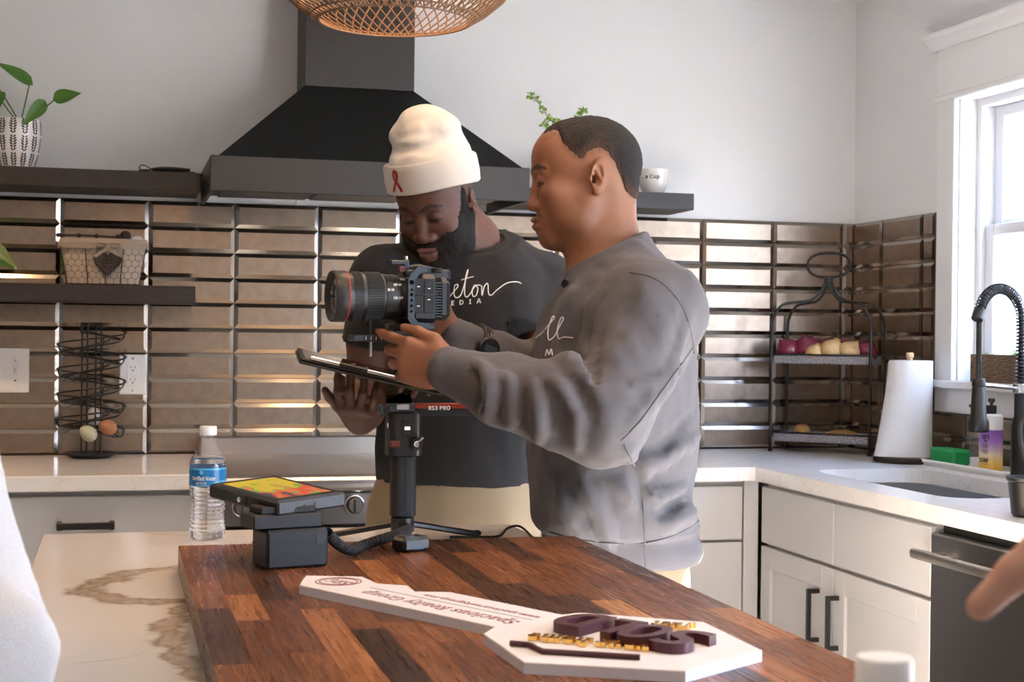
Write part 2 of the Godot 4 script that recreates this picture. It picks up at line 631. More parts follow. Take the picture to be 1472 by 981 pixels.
func lamps() -> void:
	var cane := mat("cane", lin(0.13, 0.07, 0.035), 0.55)
	cane.backlight_enabled = true
	cane.backlight = lin(0.10, 0.05, 0.02)
	var bulb := mat("bulb_glow", lin(1.0, 0.75, 0.45), 0.5)
	bulb.emission_enabled = true
	bulb.emission = lin(1.0, 0.62, 0.28)
	bulb.emission_energy_multiplier = 8.0
	var places := [V(0.414, 0, 2.42), V(0.414, 0, 3.62)]
	for i in 2:
		var p: Vector3 = places[i]
		var t := thing("pendant_lamp", ["woven cane pendant lamp in front of the hood chimney", "woven cane pendant lamp over the near end of the island"][i], "pendant lamp", p)
		# basket of crossing canes on a surface of revolution
		var by := 1.772
		var prof := func(u: float) -> Vector2:
			# u 0..1 from bottom rim to top
			var a := lerpf(-1.02, 1.25, u)
			return Vector2(0.212 * cos(a) + 0.006, by + 0.155 + 0.175 * sin(a))
		var lat := MB.new()
		var nc := 64
		for dir in [-1.0, 1.0]:
			for k in nc:
				var pts := []
				for s in 15:
					var u := s / 14.0
					var q: Vector2 = prof.call(u)
					var an: float = TAU * k / nc + dir * u * 1.15
					pts.append(V(cos(an) * (q.x + dir * 0.0012), q.y, sin(an) * (q.x + dir * 0.0012)))
				lat.tube(pts, 0.0014, 4)
		part(lat, "lampshade", cane, t)
		var rim := MB.new()
		for u in [0.0, 0.03, 0.5, 1.0]:
			var q: Vector2 = prof.call(u)
			var pts := []
			for k in 48:
				pts.append(V(cos(TAU * k / 48) * q.x, q.y, sin(TAU * k / 48) * q.x))
			rim.tube(pts, 0.0022 if u == 0.5 or u == 1.0 else 0.0016, 5, true)
		part(rim, "hoop", cane, t)
		var cord := MB.new()
		cord.cyl(V(0, by + 0.25, 0), V(0, CEIL - 0.02, 0), 0.003, 8)
		part(cord, "cord", M.black_rubber, t)
		var can := MB.new()
		can.lathe([Vector2(0, CEIL), Vector2(0.06, CEIL), Vector2(0.06, CEIL - 0.015), Vector2(0.052, CEIL - 0.022), Vector2(0, CEIL - 0.022)], Vector3.ZERO, 24)
		part(can, "ceiling_rose", M.black_metal, t)
		var sk := MB.new()
		sk.lathe([Vector2(0, by + 0.27), Vector2(0.02, by + 0.268), Vector2(0.022, by + 0.21), Vector2(0, by + 0.21)], Vector3.ZERO, 16)
		part(sk, "socket", M.black_metal, t)
		var bl := MB.new()
		bl.ball(V(0, by + 0.175, 0), V(0.032, 0.04, 0.032), 20, 12)
		part(bl, "bulb", bulb, t)
		omni("pendant_light_%d" % (i + 1), p + V(0, by + 0.175, 0), 0.065, 0.03, Color(1.0, 0.76, 0.50))
	# recessed ceiling lights, out of the picture
	var glow := mat("downlight_glow", lin(1.0, 0.85, 0.65), 0.5)
	glow.emission_enabled = true
	glow.emission = lin(1.0, 0.72, 0.42)
	glow.emission_energy_multiplier = 4.0
	var spots := [V(-0.45, CEIL, 1.05), V(-0.9, CEIL, 3.6), V(-2.6, CEIL, 2.4), V(0.78, CEIL, 1.75)]
	for i in spots.size():
		var p: Vector3 = spots[i]
		var t := thing("recessed_light", ["round recessed ceiling light over the left worktop", "round recessed ceiling light left of the island", "round recessed ceiling light by the left wall", "round recessed ceiling light above the two men"][i], "ceiling light", p)
		var r := MB.new()
		r.lathe([Vector2(0.062, -0.001), Vector2(0.066, -0.006), Vector2(0.088, -0.004), Vector2(0.09, 0.0)], Vector3.ZERO, 28)
		part(r, "ring", M.trim_paint, t)
		var g := MB.new()
		g.lathe([Vector2(0, -0.003), Vector2(0.062, -0.003)], Vector3.ZERO, 28)
		part(g, "lens", glow, t)
		var l := SpotLight3D.new()
		l.name = "downlight_%d" % (i + 1)
		l.light_energy = [0.42, 0.30, 0.30, 0.26][i]
		l.light_size = 0.04
		l.light_color = Color(1.0, 0.80, 0.58)
		l.spot_angle = 58.0
		l.spot_angle_attenuation = 0.6
		l.spot_range = 12.0
		l.spot_attenuation = 2.0
		l.shadow_enabled = true
		add_child(l)
		l.look_at_from_position(p - V(0, 0.03, 0), p - V(0, 1.0, 0), Vector3.BACK)

# ---------------------------------------------------------------- fitted furniture
const LAY := Basis(Vector3(1, 0, 0), Vector3(0, 0, 1), Vector3(0, 1, 0))   # drawing plane to the horizontal: (x, z, up)

func rrect(x0: float, y0: float, x1: float, y1: float, r: float, n := 6) -> PackedVector2Array:
	var p := PackedVector2Array()
	for c in [[x1 - r, y1 - r, 0.0], [x0 + r, y1 - r, PI / 2], [x0 + r, y0 + r, PI], [x1 - r, y0 + r, 1.5 * PI]]:
		for k in n + 1:
			var a: float = c[2] + PI / 2 * k / n
			p.append(Vector2(c[0] + r * cos(a), c[1] + r * sin(a)))
	return p

func bar_pull(parent: Node, a: Vector3, b: Vector3, out: Vector3) -> void:
	# square bar handle from a to b (points on the door), standing off along out
	var m := MB.new()
	var d := (b - a).normalized()
	var w := d.cross(out).normalized()
	var l := a.distance_to(b)
	m.tf = Transform3D(Basis(w, d, out.normalized()), a)
	m.box(V(0, l * 0.5, 0.030), V(0.012, l, 0.011), 0.0012)
	m.box(V(0, 0.006, 0.013), V(0.012, 0.012, 0.026), 0.001)
	m.box(V(0, l - 0.006, 0.013), V(0.012, 0.012, 0.026), 0.001)
	part(m, "handle", M.black_metal, parent)

func shaker(w: float, h: float) -> MB:
	# frame and panel door in the xy plane, back at z = 0
	var m := MB.new()
	var s := 0.062
	m.box(V(s * 0.5, h * 0.5, 0.01), V(s, h, 0.02), 0.0015)
	m.box(V(w - s * 0.5, h * 0.5, 0.01), V(s, h, 0.02), 0.0015)
	m.box(V(w * 0.5, s * 0.5, 0.01), V(w - 2 * s, s, 0.02), 0.0015)
	m.box(V(w * 0.5, h - s * 0.5, 0.01), V(w - 2 * s, s, 0.02), 0.0015)
	m.box(V(w * 0.5, h * 0.5, 0.006), V(w - 2 * s + 0.004, h - 2 * s + 0.004, 0.010), 0.0)
	return m

func fixtures() -> void:
	# ---- range hood
	var t := thing("range_hood", "black chimney range hood with a dark steel band on the back wall", "range hood", V(0.711, 1.686, 0))
	var hw := 0.461
	var hd := 0.485
	var m := MB.new()
	for r in [[V(-hw, 0, hd - 0.012), V(hw, 0.099, hd)], [V(-hw, 0, 0.002), V(-hw + 0.012, 0.099, hd - 0.012)], [V(hw - 0.012, 0, 0.002), V(hw, 0.099, hd - 0.012)]]:
		m.box((r[0] + r[1]) * 0.5, r[1] - r[0], 0.0015)
	m.box(V(0, 0.094, hd * 0.5), V(2 * hw - 0.02, 0.008, hd - 0.01), 0)
	part(m, "band", M.hood_steel, t)
	m = MB.new()
	var bwx := hw - 0.022
	var bz := hd - 0.004
	var cw := 0.168
	var cz := 0.2
	var y0 := 0.099
	var y1 := 0.352
	var lo := [V(-bwx, y0, 0.002), V(-bwx, y0, bz), V(bwx, y0, bz), V(bwx, y0, 0.002)]
	var hi := [V(-cw, y1, 0.002), V(-cw, y1, cz), V(cw, y1, cz), V(cw, y1, 0.002)]
	m.flat([lo[1], lo[2], hi[2], hi[1]], (lo[2] - lo[1]).cross(hi[1] - lo[1]).normalized())
	m.flat([lo[0], lo[1], hi[1], hi[0]], V(-1, 1.2, 0).normalized())
	m.flat([lo[2], lo[3], hi[3], hi[2]], V(1, 1.2, 0).normalized())
	m.flat(hi, Vector3.UP)
	part(m, "canopy", M.hood_black, t)
	part(bb(V(-cw, y1, 0.002), V(cw, CEIL - 1.686 - 0.001, cz), 0.002), "chimney", M.hood_steel, t)
	m = MB.new()
	m.box(V(0, 0.030, hd * 0.5 - 0.002), V(2 * hw - 0.05, 0.006, hd - 0.045), 0)
	part(m, "underside", M.black_metal, t)
	for k in 3:
		m = MB.new()
		m.box(V(-0.28 + 0.28 * k, 0.024, 0.24), V(0.268, 0.010, 0.36), 0.002)
		part(m, "filter", M.hood_filter, t)
	for k in 2:
		m = MB.new()
		m.cyl(V(-0.3 + 0.6 * k, 0.026, 0.435), V(-0.3 + 0.6 * k, 0.020, 0.435), 0.022, 16)
		part(m, "hood_lamp", M.silver, t)

	# ---- worktops
	t = thing("worktop", "pale quartz worktop with the egg rack on it", "worktop", V(0, CT, 0))
	m = MB.new()
	m.tf = Transform3D(LAY, Vector3.ZERO)
	m.slab(PackedVector2Array([Vector2(-1.6, 0.011), Vector2(0.247, 0.011), Vector2(0.247, 0.69), Vector2(-1.6, 0.69)]), -0.04, 0.0, 0.0025)
	part(m, "slab", M.quartz, t)
	t = thing("worktop", "pale quartz corner worktop around the sink under the window", "worktop", V(0, CT, 0))
	m = MB.new()
	m.tf = Transform3D(LAY, Vector3.ZERO)
	var hx0 := 1.925
	var hx1 := 2.285
	var hz0 := 0.79
	var hz1 := 1.56
	var hole := rrect(hx0, hz0, hx1, hz1, 0.085, 8)
	# split the L at the middle of the sink into two outlines without holes
	var zm := (hz0 + hz1) * 0.5
	var far := PackedVector2Array([Vector2(1.172, 0.011), Vector2(XR - 0.011, 0.011), Vector2(XR - 0.011, zm), Vector2(hx1, zm)])
	var seq := []
	for p in hole:
		seq.append(p)
	# lower half of the hole (small z), from the right side round to the left side
	var low := []
	for p in seq:
		if p.y < zm:
			low.append(p)
	low.sort_custom(func(a, b): return atan2(a.y - zm, a.x - (hx0 + hx1) * 0.5) > atan2(b.y - zm, b.x - (hx0 + hx1) * 0.5))
	for p in low:
		far.append(p)
	far.append(Vector2(hx0, zm))
	far.append(Vector2(1.808, zm))
	far.append(Vector2(1.808, 0.69))
	far.append(Vector2(1.172, 0.69))
	m.slab(far, -0.04, 0.0)
	var near := PackedVector2Array([Vector2(1.808, zm), Vector2(hx0, zm)])
	var upp := []
	for p in seq:
		if p.y > zm:
			upp.append(p)
	upp.sort_custom(func(a, b): return atan2(a.y - zm, a.x - (hx0 + hx1) * 0.5) > atan2(b.y - zm, b.x - (hx0 + hx1) * 0.5))
	for p in upp:
		near.append(p)
	near.append(Vector2(hx1, zm))
	near.append(Vector2(XR - 0.011, zm))
	near.append(Vector2(XR - 0.011, 2.6))
	near.append(Vector2(1.808, 2.6))
	m.slab(near, -0.04, 0.0)
	part(m, "slab", M.quartz, t)
	# ---- sink
	t = thing("sink", "undermounted stainless steel sink below the window", "sink", V(0, CT - 0.041, 0))
	m = MB.new()
	m.tf = Transform3D(LAY, Vector3.ZERO)
	var rings := [[0.012, 0.0, 0.085], [-0.004, 0.0, 0.085], [-0.004, -0.17, 0.085], [-0.03, -0.2, 0.06]]
	for k in 3:
		var ra := rrect(hx0 - rings[k][0], hz0 - rings[k][0], hx1 + rings[k][0], hz1 + rings[k][0], rings[k][2], 6)
		var rb := rrect(hx0 - rings[k + 1][0], hz0 - rings[k + 1][0], hx1 + rings[k + 1][0], hz1 + rings[k + 1][0], rings[k + 1][2], 6)
		var ce := Vector2((hx0 + hx1) * 0.5, zm)
		for i in ra.size():
			var j := (i + 1) % ra.size()
			var q: Vector2 = (ce - ra[i]).normalized()
			var q2: Vector2 = (ce - ra[j]).normalized()
			var up: float = 1.0 if k == 0 else (0.0 if k == 1 else 0.8)
			var ho: float = 0.0 if k == 0 else 1.0
			var a := m.vert(V(ra[i].x, ra[i].y, rings[k][1]), V(q.x * ho, q.y * ho, up).normalized())
			var b := m.vert(V(ra[j].x, ra[j].y, rings[k][1]), V(q2.x * ho, q2.y * ho, up).normalized())
			var c := m.vert(V(rb[j].x, rb[j].y, rings[k + 1][1]), V(q2.x * ho, q2.y * ho, up).normalized())
			var d := m.vert(V(rb[i].x, rb[i].y, rings[k + 1][1]), V(q.x * ho, q.y * ho, up).normalized())
			m.quad(a, b, c, d)
	var fl := []
	for p in rrect(hx0 + 0.03, hz0 + 0.03, hx1 - 0.03, hz1 - 0.03, 0.06, 6):
		fl.append(V(p.x, p.y, -0.2))
	m.flat(fl, V(0, 0, 1))
	part(m, "basin", M.sink_steel, t)
	m = MB.new()
	m.lathe([Vector2(0.0, -0.198), Vector2(0.03, -0.198), Vector2(0.042, -0.1945), Vector2(0.045, -0.199)], V(2.12, 0, zm), 20)
	part(m, "drain", M.silver, t)

	# ---- base cabinets
	t = thing("base_cabinet", "grey base cabinet with a black handle left of the range", "cabinet", V(0, 0, 0))
	part(bb(V(-0.72, 0.10, 0.012), V(0.243, CT - 0.042, 0.63), 0.001), "carcass", M.cabinet_paint, t)
	part(bb(V(-0.72, 0.0, 0.05), V(0.243, 0.10, 0.57), 0), "plinth", M.cabinet_inside, t)
	for r in [[0.60, 0.857], [0.36, 0.592], [0.115, 0.352]]:
		var d := part(bb(V(-0.715, r[0], 0.632), V(0.24, r[1], 0.652), 0.002), "drawer_front", M.cabinet_paint, t)
		bar_pull_h(d, V(-0.143, r[1] - 0.075, 0.652), 0.145)
	t = thing("base_cabinet", "grey base cabinet with flat drawers right of the range", "cabinet", V(0, 0, 0))
	part(bb(V(1.175, 0.10, 0.012), V(1.83, CT - 0.042, 0.63), 0.001), "carcass", M.cabinet_paint, t)
	part(bb(V(1.175, 0.0, 0.05), V(1.83, 0.10, 0.57), 0), "plinth", M.cabinet_inside, t)
	for r in [[0.700, 0.857], [0.405, 0.692], [0.115, 0.397]]:
		part(bb(V(1.18, r[0], 0.632), V(1.786, r[1], 0.652), 0.002), "drawer_front", M.cabinet_paint, t)
	part(bb(V(1.792, 0.10, 0.632), V(1.838, CT - 0.042, 0.648), 0.001), "filler", M.cabinet_paint, t)
	t = thing("base_cabinet", "grey sink cabinet with two shaker doors and black handles", "cabinet", V(0, 0, 0))
	var sc := MB.new()   # open box round the basin
	for r in [[V(1.862, 0.10, 0.665), V(2.46, CT - 0.042, 0.683)], [V(1.862, 0.10, 1.586), V(2.46, CT - 0.042, 1.604)], [V(1.862, 0.10, 0.683), V(2.46, 0.118, 1.586)], [V(1.862, 0.68, 0.683), V(1.878, CT - 0.042, 1.586)], [V(2.44, 0.118, 0.683), V(2.46, CT - 0.042, 1.586)]]:
		sc.box((r[0] + r[1]) * 0.5, r[1] - r[0], 0.0)
	part(sc, "carcass", M.cabinet_paint, t)
	part(bb(V(1.90, 0.0, 0.66), V(2.4, 0.10, 1.6), 0), "plinth", M.cabinet_inside, t)
	for r in [[0.662, 1.115], [1.119, 1.602]]:
		part(bb(V(1.842, 0.692, r[0]), V(1.862, 0.856, r[1]), 0.002), "drawer_front", M.cabinet_paint, t)
	for k in 2:
		var za: float = [0.662, 1.119][k]
		var zb: float = [1.115, 1.602][k]
		m = shaker(zb - za, 0.567)
		var d := part(m, "door", M.cabinet_paint, t)
		d.transform = Transform3D(Basis(V(0, 0, 1), V(0, 1, 0), V(-1, 0, 0)), V(1.862, 0.115, za))
		var hz: float = [0.374, 0.029][k]
		bar_pull(d, V(hz, 0.358, 0.02), V(hz, 0.502, 0.02), V(0, 0, 1))
	# ---- dishwasher
	t = thing("dishwasher", "dark stainless dishwasher with a tubular handle under the worktop", "dishwasher", V(0, 0, 0))
	part(bb(V(1.87, 0.10, 1.612), V(2.44, CT - 0.05, 2.21), 0.001), "body", M.black_plastic, t)
	part(bb(V(1.835, 0.115, 1.614), V(1.87, 0.845, 2.208), 0.004), "door", M.dark_steel, t)
	m = MB.new()
	m.cyl(V(1.785, 0.800, 1.625), V(1.785, 0.800, 2.197), 0.0125, 18, 0.001)
	part(m, "handle", M.steel, t)
	for z in [1.672, 2.15]:
		m = MB.new()
		m.cyl(V(1.785, 0.800, z), V(1.84, 0.800, z), 0.008, 12)
		part(m, "handle_post", M.steel, t)
	t = thing("base_cabinet", "grey end panel cabinet beyond the dishwasher", "cabinet", V(0, 0, 0))
	part(bb(V(1.862, 0.0, 2.22), V(2.46, CT - 0.042, 2.59), 0.001), "carcass", M.cabinet_paint, t)
	part(bb(V(1.842, 0.115, 2.224), V(1.862, 0.856, 2.586), 0.002), "door", M.cabinet_paint, t)

	# ---- range
	t = thing("range", "stainless steel range with round knobs below the hood", "range", V(0.711, 0, 0))
	var rw := 0.457
	part(bb(V(-rw, 0.02, 0.014), V(rw, CT - 0.012, 0.64), 0.002), "body", M.dark_steel, t)
	part(bb(V(-rw, CT - 0.012, 0.016), V(rw, CT + 0.055, 0.062), 0.003), "backguard", M.steel, t)
	part(bb(V(-rw, CT - 0.012, 0.062), V(rw, CT + 0.002, 0.625), 0.002), "cooktop", M.steel, t)
	m = MB.new()
	m.tf = Transform3D(Basis(V(0, 0, 1), V(0, 1, 0), V(-1, 0, 0)), V(rw, 0, 0))
	var pr := PackedVector2Array([Vector2(0.62, 0.862)])
	for k in 9:
		var a := -PI / 2 + PI * k / 8.0
		pr.append(Vector2(0.705 + 0.026 * cos(a), 0.888 + 0.026 * sin(a)))
	pr.append(Vector2(0.62, 0.917))
	m.slab(pr, 0.0, 2 * rw)
	part(m, "bullnose", M.steel, t)
	part(bb(V(-rw, 0.775, 0.64), V(rw, 0.863, 0.706), 0.003), "control_panel", M.dark_steel, t)
	for k in 6:
		m = MB.new()
		var x := -0.375 + k * 0.15
		m.tf = Transform3D(Basis(V(1, 0, 0), V(0, 0, 1), V(0, -1, 0)), V(x - 0.008, 0.829, 0.706))
		m.lathe([Vector2(0, 0.0), Vector2(0.027, 0.0), Vector2(0.027, 0.006), Vector2(0.024, 0.008), Vector2(0.0235, 0.012)], Vector3.ZERO, 24)
		var kb := part(m, "bezel", M.silver, t)
		var m2 := MB.new()
		m2.tf = m.tf
		m2.lathe([Vector2(0.0, 0.034), Vector2(0.018, 0.034), Vector2(0.021, 0.030), Vector2(0.0215, 0.010), Vector2(0.0235, 0.008)], Vector3.ZERO, 24)
		m2.box(V(0, 0.037, 0), V(0.007, 0.01, 0.038), 0.002)
		part(m2, "knob", M.dark_steel, kb)
	m = MB.new()
	m.cyl(V(-0.40, 0.742, 0.745), V(0.40, 0.742, 0.745), 0.013, 16, 0.002)
	m.cyl(V(-0.37, 0.742, 0.69), V(-0.37, 0.742, 0.745), 0.009, 10)
	m.cyl(V(0.37, 0.742, 0.69), V(0.37, 0.742, 0.745), 0.009, 10)
	part(m, "oven_handle", M.steel, t)
	part(bb(V(-rw + 0.004, 0.16, 0.64), V(rw - 0.004, 0.77, 0.69), 0.004), "oven_door", M.dark_steel, t)

	# ---- shelves
	t = thing("floating_shelf", "upper dark wood floating shelf holding the patterned plant pot", "shelf", V(0, 0, 0))
	part(bb(V(-1.3, 1.704, 0.0), V(0.236, 1.757, 0.25), 0.0015), "board", M.shelf_wood, t)
	part(bb(V(0.2365, 1.716, 0.02), V(0.2435, 1.757, 0.24), 0.001), "end_bracket", M.black_metal, t)
	t = thing("floating_shelf", "lower dark wood floating shelf holding the wire basket", "shelf", V(0, 0, 0))
	part(bb(V(-1.3, 1.374, 0.009), V(0.227, 1.4265, 0.205), 0.0015), "board", M.shelf_wood, t)
	t = thing("floating_shelf", "dark grey floating shelf with a white cup right of the hood", "shelf", V(0, 0, 0))
	part(bb(V(1.176, 1.702, 0.0), V(1.795, 1.755, 0.22), 0.0015), "board", M.shelf_grey, t)

func bar_pull_h(parent: Node, a: Vector3, l: float) -> void:
	var m := MB.new()
	m.box(a + V(l * 0.5, 0, 0.024), V(l, 0.018, 0.010), 0.002)
	m.box(a + V(0.007, 0, 0.012), V(0.014, 0.022, 0.024), 0.002)
	m.box(a + V(l - 0.007, 0, 0.012), V(0.014, 0.022, 0.024), 0.002)
	part(m, "handle", M.black_metal, parent)

# ---------------------------------------------------------------- island
func island() -> void:
	var t := thing("island", "kitchen island with a veined cream stone top", "island", V(0, 0, 0))
	part(bb(V(-0.05, 0.10, 2.02), V(0.66, CT - 0.042, 4.1), 0.002), "carcass", M.cabinet_paint, t)
	part(bb(V(0.0, 0.0, 2.1), V(0.6, 0.10, 4.05), 0), "plinth", M.cabinet_inside, t)
	var st := mat("island_stone", lin(0.74, 0.685, 0.63), 0.14)
	st.albedo_texture = vein_texture()
	var m := MB.new()
	m.tf = Transform3D(LAY, Vector3.ZERO)
	var pl := rrect(-0.127, 1.83, 0.765, 4.2, 0.008, 3)
	m.slab(pl, CT - 0.04, CT, 0.0025)
	for i in m.uv.size():
		m.uv[i] = Vector2((m.v[i].x + 0.127) / 0.892, (m.v[i].z - 1.83) / 2.37)
	part(m, "stone_top", st, t)
	# butcher block: strips of walnut running towards the viewer
	var b := thing("butcher_block", "thick walnut butcher block lying on the island stone", "butcher block", V(0, CT, 0))
	var tones := []
	for k in 7:
		var c: Color = [lin(0.150, 0.052, 0.020), lin(0.220, 0.078, 0.028), lin(0.072, 0.029, 0.014), lin(0.34, 0.128, 0.042), lin(0.172, 0.060, 0.022), lin(0.042, 0.018, 0.010), lin(0.44, 0.19, 0.062)][k]
		var w := mat("walnut_%d" % k, c, 0.36)
		w.albedo_texture = ntex(0.018, 60 + k, 512, 512, ramp([Color(0.80, 0.77, 0.74), Color(1, 1, 1)], [0.3, 0.7]), 3)
		w.metallic_specular = 0.32
		w.uv1_triplanar = true
		w.uv1_world_triplanar = true
		w.uv1_scale = V(14, 14, 0.6)
		w.uv1_offset = V(k * 0.37, k * 0.21, k * 0.13)
		w.roughness_texture = ntex(0.02, 91, 512, 512, ramp([Color(0.75, 0.75, 0.75), Color(1, 1, 1)], [0.3, 0.7]))
		tones.append(w)
	var order := [0, 1, 2, 4, 3, 0, 5, 1, 4, 2, 3, 0, 1, 2, 4, 6]
	var n := 16
	var sw := (0.750 - 0.098) / n
	for i in n:
		var z := 2.31
		var k := 0
		while z < 3.70:
			var l := rng.randf_range(0.13, 0.42)
			if k == 0:
				l = rng.randf_range(0.06, 0.3)
			var z1 := minf(z + l, 3.72)
			if 3.72 - z1 < 0.06:
				z1 = 3.72
			var mb := MB.new()
			mb.box(V(0.098 + (i + 0.5) * sw, 0.02, (z + z1) * 0.5), V(sw - 0.0003, 0.04 - rng.randf_range(0.0, 0.0002), z1 - z - 0.0003), 0.0004)
			var pick := rng.randf()
			var tone := 0
			if pick < 0.24: tone = 0
			elif pick < 0.46: tone = 1
			elif pick < 0.62: tone = 2
			elif pick < 0.72: tone = 3
			elif pick < 0.88: tone = 4
			elif pick < 0.94: tone = 5
			else: tone = 6
			part(mb, "stave", tones[tone], b)
			z = z1
			k += 1

func vein_texture() -> ImageTexture:
	var W := 512
	var H := 1360
	var im := Image.create(W, H, false, Image.FORMAT_RGB8)
	im.fill(Color(1, 1, 1))
	var fn := noise(1.0, 5, 4)
	var to := func(p: Vector2) -> Vector2: return Vector2((p.x + 0.127) / 0.892 * W, (p.y - 1.83) / 2.37 * H)
	var lines := [
		[[0.20, 2.262], [0.099, 2.276], [0.039, 2.305], [-0.013, 2.39], [-0.040, 2.444], [-0.021, 2.515], [0.035, 2.57], [0.09, 2.578], [0.2, 2.59]],
		[[0.11, 2.57], [0.082, 2.683], [0.067, 2.775], [0.073, 2.885], [0.082, 2.982], [0.10, 3.055], [0.16, 3.2], [0.3, 3.4], [0.5, 3.6], [0.76, 3.75]],
		[[0.05, 1.84], [0.1, 1.88], [0.17, 1.905], [0.30, 1.95], [0.45, 2.0], [0.6, 1.95], [0.76, 1.9]],
		[[-0.127, 3.02], [-0.05, 2.96], [0.02, 2.93], [0.08, 2.87], [0.3, 2.8]],
		[[0.55, 1.84], [0.62, 1.9], [0.68, 2.0], [0.76, 2.06]],
	]
	var wid := [15.0, 12.0, 3.0, 2.0, 2.2]
	var dark := [0.72, 0.62, 0.30, 0.20, 0.22]
	for li in lines.size():
		var pts := []
		for q in lines[li]:
			pts.append(to.call(Vector2(q[0], q[1])))
		# smooth the polyline
		var sm := []
		for i in pts.size() - 1:
			var p0: Vector2 = pts[maxi(i - 1, 0)]
			var p3: Vector2 = pts[mini(i + 2, pts.size() - 1)]
			for s in 10:
				sm.append(pts[i].cubic_interpolate(pts[i + 1], p0, p3, s / 10.0))
		var best := {}
		var wd: float = wid[li]
		for i in sm.size():
			var c: Vector2 = sm[i]
			var rr := int(wd * 2.2 + 6)
			for y in range(maxi(0, int(c.y) - rr), mini(H, int(c.y) + rr + 1)):
				for x in range(maxi(0, int(c.x) - rr), mini(W, int(c.x) + rr + 1)):
					var key := y * W + x
					var d := Vector2(x, y).distance_to(c)
					if d < best.get(key, 1e9):
						best[key] = d
		for key in best:
			var x: int = key % W
			var y: int = key / W
			var d: float = best[key] + 6.0 * fn.get_noise_2d(x * 0.022, y * 0.022) * minf(wd / 5.0, 2.0)
			var streak := 0.5 + 0.5 * fn.get_noise_2d(x * 0.09 + 50, y * 0.05)
			var edge := absf(d - wd * 0.62)
			var a := smoothstep(1.25, 0.5, d / wd) * (0.30 + 0.45 * streak) + exp(-edge * edge / (wd * 0.5)) * 0.45 * streak
			if wd < 5.0:
				a = clampf(1.0 - absf(d) / wd, 0, 1) * 0.9
			a *= dark[li]
			var o := im.get_pixel(x, y)
			im.set_pixel(x, y, o.lerp(Color(0.50, 0.40, 0.29), clampf(a, 0, 1)))
	return ImageTexture.create_from_image(im)

# ---------------------------------------------------------------- lettering and leaves
func font(serif := false, bold := false, italic := false) -> SystemFont:
	var f := SystemFont.new()
	f.font_names = PackedStringArray(["Droid Serif" if serif else "Droid Sans"])
	f.font_weight = 700 if bold else 400
	f.font_italic = italic
	return f

# text as solid letters of cap height about h, laid by the callable (x along, y up, z out of the surface) -> point
func letters(txt: String, h: float, depth: float, f: Font, place: Callable) -> MB:
	var tm := TextMesh.new()
	tm.text = txt
	tm.font = f
	tm.font_size = 64
	tm.pixel_size = h / 46.0
	tm.depth = depth
	tm.curve_step = 4.0
	var m := MB.new()
	for s in tm.get_surface_count() if tm.has_method("get_surface_count") else 1:
		var a := tm.surface_get_arrays(s)
		var vs: PackedVector3Array = a[Mesh.ARRAY_VERTEX]
		var ns: PackedVector3Array = a[Mesh.ARRAY_NORMAL]
		var id: PackedInt32Array = a[Mesh.ARRAY_INDEX] if a[Mesh.ARRAY_INDEX] != null else PackedInt32Array(range(vs.size()))
		var base := m.v.size()
		for i in vs.size():
			var p: Vector3 = place.call(vs[i])
			var q: Vector3 = place.call(vs[i] + ns[i] * 0.0004)
			m.vert(p, (q - p).normalized())
		for i in range(0, id.size() - 2, 3):
			m.tri(base + id[i], base + id[i + 1], base + id[i + 2])
	return m

# the same, squeezed or stretched to a width
func fitted(txt: String, width: float, h: float, depth: float, f: Font, place: Callable) -> MB:
	var m := letters(txt, h, depth, f, func(p: Vector3) -> Vector3: return p)
	var lo := 1e9
	var hi := -1e9
	for q in m.v:
		lo = minf(lo, q.x)
		hi = maxf(hi, q.x)
	var k := width / maxf(hi - lo, 1e-6)
	var c := (lo + hi) * 0.5
	return letters(txt, h, depth, f, func(p: Vector3) -> Vector3: return place.call(V((p.x - c) * k, p.y, p.z)))

# a leaf from base to tip: heart shaped, folded a little along the midrib and drooping
func leaf(m: MB, base: Vector3, tip: Vector3, up: Vector3, width: float, droop := 0.1, heart := true) -> void:
	var ax := tip - base
	var l := ax.length()
	var d := ax / l
	var sd := d.cross(up).normalized()
	var nn := sd.cross(d).normalized()
	var nu := 9
	var nv := 6
	var pos := []
	for i in nu + 1:
		var u := float(i) / nu
		var w := sin(pow(u, 0.62 if heart else 0.85) * PI) * (1.0 - 0.25 * u)
		w = maxf(w, 0.02 if i < nu else 0.0)
		for j in nv + 1:
			var s := (float(j) / nv) * 2.0 - 1.0
			var back := -0.10 * l * absf(s) * (1.0 - u) * (1.0 - u) if heart else 0.0
			pos.append(base + d * (u * l + back) + sd * (s * w * width * 0.5) + nn * (absf(s) * w * width * 0.14 - droop * l * u * u))
	var b0 := m.v.size()
	for i in nu + 1:
		for j in nv + 1:
			var pu: Vector3 = pos[mini(i + 1, nu) * (nv + 1) + j] - pos[maxi(i - 1, 0) * (nv + 1) + j]
			var pv: Vector3 = pos[i * (nv + 1) + mini(j + 1, nv)] - pos[i * (nv + 1) + maxi(j - 1, 0)]
			var g := pv.cross(pu)
			g = g.normalized() if g.length() > 1e-9 else nn
			if g.dot(nn) < 0:
				g = -g
			m.vert(pos[i * (nv + 1) + j], g, Vector2(float(j) / nv, float(i) / nu))
	for i in nu:
		for j in nv:
			var a := b0 + i * (nv + 1) + j
			m.quad(a, a + 1, a + nv + 2, a + nv + 1)

func bez(a: Vector3, b: Vector3, c: Vector3, n := 10) -> Array:
	var o := []
	for i in n + 1:
		var t := float(i) / n
		o.append(a.lerp(b, t).lerp(b.lerp(c, t), t))
	return o

